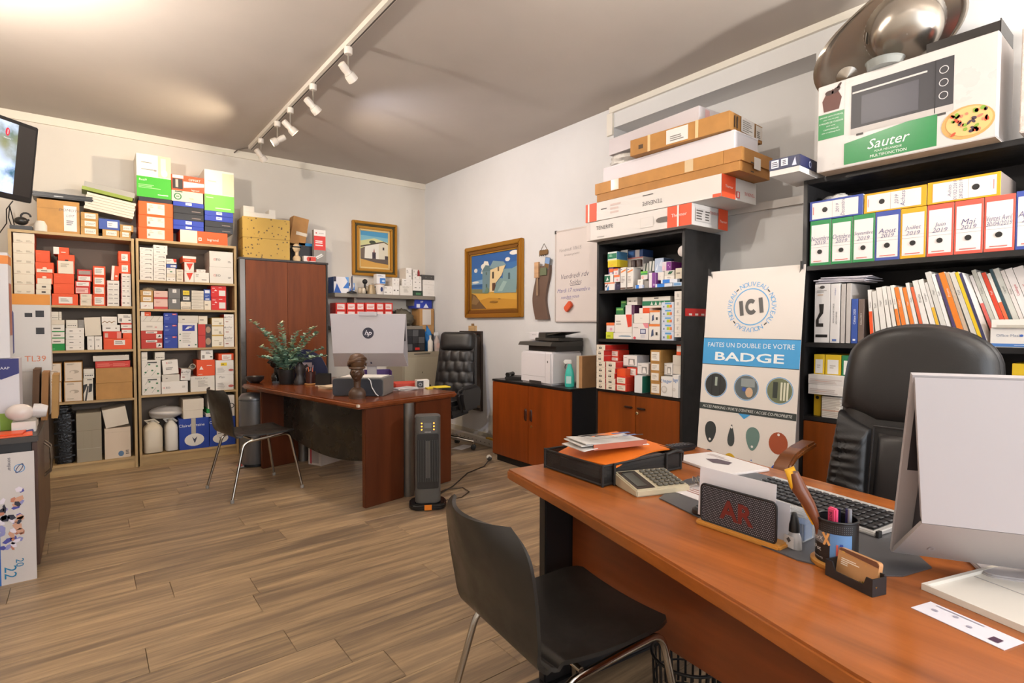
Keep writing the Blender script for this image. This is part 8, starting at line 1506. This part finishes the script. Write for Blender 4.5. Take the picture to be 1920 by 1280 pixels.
bnr('photo_detail', '#9ca89c', [q(-.19, .95, -.175, 1.0)], 2); bnr('photo_detail', '#16181a', [q(-.21, .90, -.206, 1.01), q(-.16, .90, -.156, 1.01)], 2); bnr('photo_detail', '#8c9494', [q(-.03, .96, .05, 1.005)], 2); bnr('photo_detail', '#c8a888', [ell(.02, .93, .022, .028, 12)], 3); bnr('photo_detail', '#2c50a0', [ell(-.01, .945, .012, .012, 12)], 4); bnr('photo_detail', '#d4d4c0', [q(.19+.016*i, .905, .2+.016*i, 1.0) for i in range(3)], 2); bnr('photo_detail', '#2c3430', [q(.15, .915, .175, 1.0)], 2)
bnr('dark_band', '#343c3c', [q(-bw/2, .808, bw/2, .845)]); bnr('lettering', '#d8dcd8', [txt('ACCES PARKING / PORTE D\'ENTREE / ACCES CO-PROPRIETE', 0, .827, .016, .52, 0, .2)], 2); bnr('blue_arrow', bl, [([(-.035, .808), (.035, .808), (0, .78)], [(0, 1, 2)])], 2)
bad = [(-.20, .68, '#32383a', .042, .062), (-.07, .68, '#3c4446', .030, .062), (.055, .68, '#66827c', .046, .064), (.195, .68, '#a04c2c', .05, .058), (-.20, .52, '#3a4042', .038, .06), (-.07, .52, '#cca41c', .042, .06), (.055, .51, '#1f54b0', .036, .058), (.185, .51, '#1f54b0', .030, .062)]
for i, (x, z, c, rx, ry) in enumerate(bad):
    P = []
    for k in range(24):
        a = 2*math.pi*k/24; sx = rx*math.cos(a); sy = ry*math.sin(a)
        if i in (1, 6): sx *= .62-.38*math.sin(a)
        if i in (0, 2): sx *= .82+.22*math.sin(a)
        if i == 7: sx += .008*math.sin(a)
        P.append((x+sx, z+sy))
    bnr('badge_picture', c, [(P, [tuple(range(24))])], 1); bnr('badge_hole', '#e4e0dc', [ell(x, z+(-.042 if i in (0, 2, 4, 5, 7) else .045), .007, .007, 12)], 2)
bnr('thin_line', '#2c2c2c', [q(-.25, .405, .22, .407)]); bnr('lettering', '#7cacd0', [txt('A PARTIR DE 10 EUROS SUR DEVIS', .02, .38, .014)])
for s in (-1, 1):
    bx('corner_hook', BLK, t, s*(bw/2-.015)-.004, s*(bw/2-.015)+.004, .125, .15, 1.59, 1.63)
MB().tube([(-.03, .10, .02), (0, .17, .8), (bw/2-.02, .148, 1.6)], .008, 8).tube([(.03, .10, .02), (0, .17, .8), (-bw/2+.02, .148, 1.6)], .008, 8).build('support_pole', M('#7c7874', .4, .6), t, 60); MB().tube([(-.2, .16, .012), (0, .1, .03), (.2, .16, .012)], .01, 8).build('foot', M('#3a3838', .4), t, 60)

# ------------------------------------------------------------------ left cabinet, things on it, television
t = thing('left_cabinet', 'low dark cabinet with black end panel at left edge', 'cabinet', (-.2, 3.66, 0), 90)   # local x = +y world, local y = -x world
bx('carcass', BLK, t, .004, 1.14, .022, .56, .05, .70); bx('top_panel', M('#3a3430', .35), t, -.012, 1.15, -.006, .57, .70, .73, .004); bx('plinth', BLK, t, .03, 1.12, .04, .54, 0, .05)
for a, b, h_ in ((.02, .57, .53), (.573, 1.13, .62)):
    d = bx('door', M('#4a2c1c', .35, kind='woodz'), t, a, b, 0, .021, .06, .695, .002); MB().tube([(h_, -.002, .40), (h_, -.03, .43), (h_, -.034, .50), (h_, -.03, .57), (h_, -.002, .60)], .005, 8).build('handle', M('#7a6a58', .3, .7), d, 60)
# poster on the end panel
t = thing('poster', 'sonepar calendar poster hung on black cabinet end panel', 'poster', (-.2, 3.655, 0), 0)
bx('sheet', M('#c8c2c0', .4), t, -.27, -.012, -.004, -.0015, .0, .655); Fp = lambda a, b, e: (a, -.004-e, b)
flat(t, 'blue_margin', '#1f5cb0', [q(-.27, .0, -.145, .65)], Fp); flat(t, 'cyan_margin', '#2c9cc8', [q(-.27, .0, -.165, .30), q(-.155, .0, -.15, .65)], Fp, EPS*1.5); 
for i in range(14): flat(t, 'date_box', '#1c2c6c', [q(-.166, .02+.045*i, -.153, .058+.045*i)], Fp, EPS*2)
flat(t, 'lettering', '#3a3c4c', [txt('sonepar', -.108, .60, .014, None, -math.pi/2)], Fp); flat(t, 'logo_orbit', '#3c8cc8', [ring(-.068, .575, .018, .021, 24)], Fp); flat(t, 'logo_orbit', '#2c2c58', [([(-.068+.026*math.cos(a)*c-.010*math.sin(a)*s, .575+.026*math.cos(a)*s+.010*math.sin(a)*c) for c, s in ((.5, .87),) for a in [2*math.pi*k/20 for k in range(20)]]+[(-.068+.022*math.cos(a)*c-.007*math.sin(a)*s, .575+.022*math.cos(a)*s+.007*math.sin(a)*c) for c, s in ((.5, .87),) for a in [2*math.pi*k/20 for k in range(20)]], [(k, (k+1) % 20, 20+(k+1) % 20, 20+k) for k in range(20)])], Fp, EPS*2)
rr = random.Random(2)
for c in ('#4a4c9c', '#c89880', '#2c2c3c', '#8c8cc0', '#b87860', '#dcd4e0'):
    flat(t, 'collage_picture', c, [ell(-.14+rr.uniform(.0, .075), rr.uniform(.18, .48), rr.uniform(.006, .018), rr.uniform(.008, .026), 5, rr.uniform(0, 3)) for _ in range(7)], Fp, EPS*rr.uniform(1.5, 3))['kind'] = 'stuff'
flat(t, 'lettering', '#1f7ca8', [txt('20', -.075, .10, .03, None, -math.pi/2), txt('22', -.11, .06, .045, None, -math.pi/2)], Fp, EPS*2)
G2 = 'things on the left cabinet'
zc_ = .7305
t = thing('tall_white_carton', 'tall white carton with orange band at left frame edge', 'carton', (-.37, 3.95, zc_+.382), 0, G2); bx('box_body', M('#cfcdd0', .5), t, -.13, .055, 0, .16, 0, .56, .002); bx('orange_band', M('#d8843c', .5), t, -.131, .056, -.001, .161, .50, .545); flat(t, 'side_print', '#a8604c', [q(.02, .12, .14, .4)], lambda a, b, e: (.055+e, a, b))
t = thing('blue_top_carton', 'white carton with dark blue top band at left edge', 'carton', (-.30, 3.93, zc_), 0, G2); bx('box_body', M('#cdcad0', .5), t, -.17, .02, 0, .18, 0, .38, .002); F = lambda a, b, e: (a, -e, b); flat(t, 'blue_band', '#2a2c6c', [([(-.17, .38), (.02, .38), (.02, .30), (-.05, .27), (-.17, .31)], [tuple(range(5))])], F); flat(t, 'lettering', '#d8d8e4', [txt('SAAP', -.04, .33, .014)], F, EPS*2); flat(t, 'green_corner', '#8cac3c', [q(-.06, .0, .02, .09)], F)
t = thing('tl39_carton', 'white carton with orange band and TL39 print in front of rack', 'carton', (-.255, 4.45, zc_+.2706), 0, G2); bx('box_body', M('#d0ccc8', .5), t, -.095, .09, 0, .15, 0, .475, .002); flat(t, 'orange_band', '#dc9034', [q(-.095, .41, .09, .475)], F); flat(t, 'product_picture', '#2c2a2c', [q(-.03, .335, .005, .36), q(.02, .335, .06, .375), q(.02, .23, .06, .27)], F); flat(t, 'lettering', '#d07850', [txt('TL39', .015, .08, .034)], F); flat(t, 'blue_side', '#4a4c7c', [([(-.095, .40), (-.08, .36), (-.08, .12), (-.095, .1)], [(0, 1, 2, 3)])], F)
o = bx('white_base_carton', M('#d4cec8', .5), None, -.1, .08, 0, .17, 0, .27, .002); o.location = (-.255, 4.45, zc_); tag(o, 'blank white carton under the TL39 carton', 'carton', G2)
for i, (x, y_, c) in enumerate(((-.25, 4.2, '#5c4028'), (-.205, 4.2, '#94683a'), (-.155, 4.25, '#b08850'))):
    o = bx('brown_folder', M(c, .7, kind='card'), None, 0, .03, 0, .2, 0, .30-.02*i); o.location = (x-.005*i, y_, zc_); o.rotation_euler = (0, R(2), 0); tag(o, ('dark brown folder', 'mid brown folder', 'light brown torn folder')[i]+' standing right of the blue-banded carton', 'folder', G2)
t = thing('shrink_wrapped_lamp', 'white shrink-wrapped round lamp on left cabinet', 'lamp', (-.255, 3.84, zc_+.055), 0, G2); MB().ball((-.02, 0, .045), .045, 20, sc=(1.3, .9, 1)).build('globe', M('#cfc4be', .2), t, 60); MB().lathe([(.035, 0), (.038, .03), (.03, .06)], 20).xf(Matrix.Translation((.03, .02, .05)) @ Matrix.Rotation(R(100), 4, 'Y')).build('collar', M('#c4c0c0', .3), t, 50)
o = bx('small_white_carton', M('#d4d0ca', .5), None, -.05, .045, -.05, .06, 0, .053); o.location = (-.255, 3.84, zc_+.0006); tag(o, 'small white carton under the wrapped round lamp', 'carton', G2)
o = MB().box(-.05, .06, -.06, .06, 0, .025).box(-.04, .05, -.05, .05, .025, .06).box(-.03, .055, -.05, .04, .06, .085).build('white_fittings', M('#c8c0b4', .5), loc=(-.265, 4.06, zc_)); o.location = (-.262, 4.025, zc_); o.scale=(.8,.8,1); tag(o, 'stack of small white fittings on left cabinet', 'fittings', G2)
for i, (x, y_, c, rz_) in enumerate(((-.30, 3.72, '#e05a28', 4), (-.33, 3.73, '#d84c1c', -5))):
    o = bx('orange_leaflet', M(c, .4), None, -.11, .08, -.06, .05, 0, .008); o.location = (x, y_, zc_+.0085*i); o.rotation_euler = (0, 0, R(rz_)); tag(o, ('orange leaflet, lower of two on left cabinet front edge', 'orange leaflet, upper of two on left cabinet front edge')[i], 'leaflet', G2)
o = MB().tube([(0, 0, .004), (.03, .01, .008), (.05, -.01, .006), (.08, .0, .01)], .007, 8).build('blue_pen_tool', M('#2c3468', .4), loc=(-.30, 3.775, zc_+.0006), smooth=60); tag(o, 'dark blue pen tool lying on the left cabinet', 'pen', G2)
# television on a wall arm
wv = Vector((.72, .69, 0)).normalized(); nv = Vector((.69, -.72, 0)).normalized()
RT = Vector((-.225, 4.20, 0)); TW, TH = .72, .43
t = thing('television', 'flat black television on wall arm showing a sea picture', 'television', (RT.x-wv.x*TW/2, RT.y-wv.y*TW/2, 1.985), math.degrees(math.atan2(wv.y, wv.x)))
tl = Matrix.Translation((0, 0, 0)) @ Matrix.Rotation(R(8), 4, 'X')
MB().box(-TW/2, TW/2, 0, .04, 0, TH).xf(tl).build('case', M('#1a1817', .25), t, bevel=.005); MB().box(-TW/2+.02, TW/2-.11, -.001, -.0002, .03, TH-.02).xf(tl).build('picture', M('#5a7a8c', .15, kind='screen'), t); MB().box(TW/2-.1095, TW/2-.016, -.001, -.0002, .03, TH-.02).xf(tl).build('dark_screen', M('#2c2825', .12), t)
lo_ = flat(t, 'channel_logo', '#d02c44', [ell(TW/2-.165, TH-.075, .011, .022, 16)], lambda a, b, e: tuple(tl @ Vector((a, -.001-e, b)))); flat(lo_, 'lettering', '#e8e8f0', [txt('1', TW/2-.165, TH-.075, .024), txt('Nessma', TW/2-.165, TH-.108, .008)], lambda a, b, e: tuple(tl @ Vector((a, -.002-2*e, b))))
mb = MB().box(-.08, .08, .041, .06, .12, .3).xf(tl); mb.build('mount_plate', BLK, t)
lb = t.matrix_world if False else None
inv = Matrix.Rotation(-math.atan2(wv.y, wv.x), 3, 'Z')
wp = inv @ (Vector((LX+.01, RT.y-wv.y*TW/2+.12, 2.2))-t.location)
MB().tube([(0, .06, .21), (.02, .16, .21), tuple(wp)], .016, 10).build('wall_arm', BLK, t, 60); 
mb = MB()
for x, p in ((.28, (.30, .10, -.12)), (.20, (.22, .12, -.1)), (.12, (.16, .10, -.16))): mb.tube([(x, .03, .0), (x-.02, .05, -.05), p, (p[0]+.02, p[1]+.1, -.2)], .003, 6)
mb.build('cable', M('#2c2825', .5), t, 60)
# top of left rack: laptop slab, webcam, panels
zr = 2.0556
t = thing('black_laptop', 'closed black laptop lying on the big cardboard box', 'laptop', (-.12, 5.96, zr+.285), 0); bx('body', M('#1d1d20', .35), t, -.20, .20, 0, .27, 0, .03, .008); bx('lid', M('#28282c', .3), t, -.20, .20, .002, .27, .031, .042, .005); bx('port_strip', M('#a8a8a8', .3, .5), t, -.06, .0, -.003, -.0005, .012, .017)
t = thing('webcam', 'black webcam with cables at left end of rack top', 'webcam', (-.39, 6.0, zr)); bx('base', BLK, t, -.07, .07, -.03, .05, 0, .035, .004); MB().ball((0, 0, .075), .038, 16, sc=(1.2, 1, .9)).build('head', M('#2a2826', .35), t, 60); MB().tube([(.03*math.cos(a)+.03, -.02, .11+.03*math.sin(a)) for a in [k*.5 for k in range(12)]], .007, 8).build('loop', BLK, t, 60)
MB().tube([(-.06, 0, .03), (-.08, .05, .1), (-.075, .1, .2), (-.06, .16, .1), (-.05, .2, .004)], .004, 6).build('cable', BLK, t, 60)
o = MB().lathe([(.045, 0), (.045, .05), (.03, .085), (.002, .09)], 20).build('white_adapter', M('#dcd6cc', .4), loc=(-.268, 5.985, zr), smooth=50); tag(o, 'small white rounded adapter beside the black webcam', 'adapter')
t = thing('panel_pack', 'pack of white ribbed panels lying on cartons, left rack', 'panels', (.165, 5.97, zr+.165)); 
for i in range(6):
    mb = MB().box(-.16, .19, 0, .27, .024*i, .024*i+.022); mb.xf(Matrix.Rotation(R(9), 4, 'Y') @ Matrix.Translation((.004*(i % 2), 0, .04))); mb.build('panel', M('#dcd4c4', .6), t)
t = thing('green_grey_pack', 'grey and green wrapped pack on the white panels', 'pack', (.165, 5.98, zr+.395)); mb = MB().box(-.15, .21, 0, .22, .0, .045).xf(Matrix.Rotation(R(9), 4, 'Y')); mb.build('grey_pack', M('#a8a49c', .4), t); mb = MB().box(-.16, .2, -.005, .22, -.03, -.0005).xf(Matrix.Rotation(R(9), 4, 'Y')); mb.build('green_pack', M('#8a9c34', .4), t)
# bottom of the racks: bag, canisters
t = thing('black_case', 'tall black plastic-wrapped case at bottom of left rack', 'case', (-.15, 5.985, .1005))
MB().prism(rrect(-.068, 0, .068, .22, .03, 4), 0, .44).build('body', M('#121213', .2, kind='foil'), t, bevel=.012, seg=3); MB().prism(rrect(-.06, .02, .05, .18, .03, 4), .4405, .49).build('folded_top', M('#161617', .25, kind='foil'), t, bevel=.015, seg=3)
for i in range(4): bx('wrap_band', M('#1c1c1e', .15), t, -.0695, .0695, -.0025, .0, .06+.1*i, .075+.1*i)
def canister(label, x, w_, h_, c):
    t = thing('canister', label, 'canister', (x, 6.06, .1005), 0, 'white canisters at the rack bottom'); m_ = M(c, .4); r_ = w_/2
    v = [(.30, 0), (.5, .01), (.5, h_*.72), (.44, h_*.8), (.2, h_*.92), (.14, h_*.94)]
    MB().grid(lambda u, k: (w_*2*v[min(5, int(k*5+.001))][0]*.5*math.copysign(abs(math.cos(2*math.pi*u))**.45, math.cos(2*math.pi*u)), .1*2*v[min(5, int(k*5+.001))][0]*math.copysign(abs(math.sin(2*math.pi*u))**.45, math.sin(2*math.pi*u)), v[min(5, int(k*5+.001))][1]), 36, 6, wrap=True).build('body', m_, t, 60)
    MB().lathe([(.02, h_*.92), (.02, h_)], 16).build('cap', M('#c8c0b0', .4), t, 40); MB().tube([(-.03, 0, h_*.9), (-.06, 0, h_*.98), (.01, 0, h_*1.01), (.05, 0, h_*.88)], .01, 8).build('handle', m_, t, 60)
canister("cream white canister with screw cap, left of two at rack bottom", .485, .15, .30, '#cfc4b0'); canister('white canister standing left of the blue paper cartons', .63, .105, .30, '#d4d0c8')
blob('white_sack', 'white plastic sack lying across the canisters', 'sack', (.60, 6.10, .405), .15, .1, .06, M('#c4c0bc', .35), .12, 8, 3)
o = MB().lathe([(.025, 0), (.025, .09), (.021, .09), (.021, .005)], 20).xf(Matrix.Rotation(R(75), 4, 'X')).build('paper_tube', M('#b8b0a0', .5), loc=(.80, 6.01, .871), smooth=40); tag(o, 'grey paper tube lying beside orange triangle carton', 'tube')
blob('work_glove', 'beige cloth glove on brown labelled cartons, right rack', 'glove', (.47, 6.05, 1.583), .055, .06, .025, M('#a8987c', .8), .25, 15, 5)
o = MB().lathe([(.02, 0), (.034, .012), (.034, .018), (.012, .022)], 20).build('ceiling_rose', M('#3a3836', .4), loc=(.095, 6.05, 1.2835), smooth=40); tag(o, 'small dark round fitting on white dotted cartons', 'fitting')
# round white lid of the lamp shelf
o = MB().lathe([(.03, 0), (.036, .004), (.036, .02), (.03, .024), (.012, .026)], 28).xf(Matrix.Rotation(R(-90), 4, 'Y')).build('round_lamp', M('#dcd4d2', .4), loc=(3.14, 2.165, 1.785), smooth=40); tag(o, 'round white lamp disc at upper right of lamp shelf', 'lamp')
for i, (y_, c) in enumerate(((2.575, '#3c2c28'), (2.525, '#40302a'))):
    o = MB().lathe([(.022, 0), (.022, .045), (.018, .05)], 20).build('lamp_cap', M(c, .4), loc=(3.14, y_+.01, 1.7405), smooth=40); o.location.z = max(b[4] for b in BOXES if b[7] == 'lamptall')+.0006; tag(o, ('dark round cap on the left tall lamp carton', 'dark round cap on the right tall lamp carton')[i], 'cap', 'caps on the tall lamp cartons')
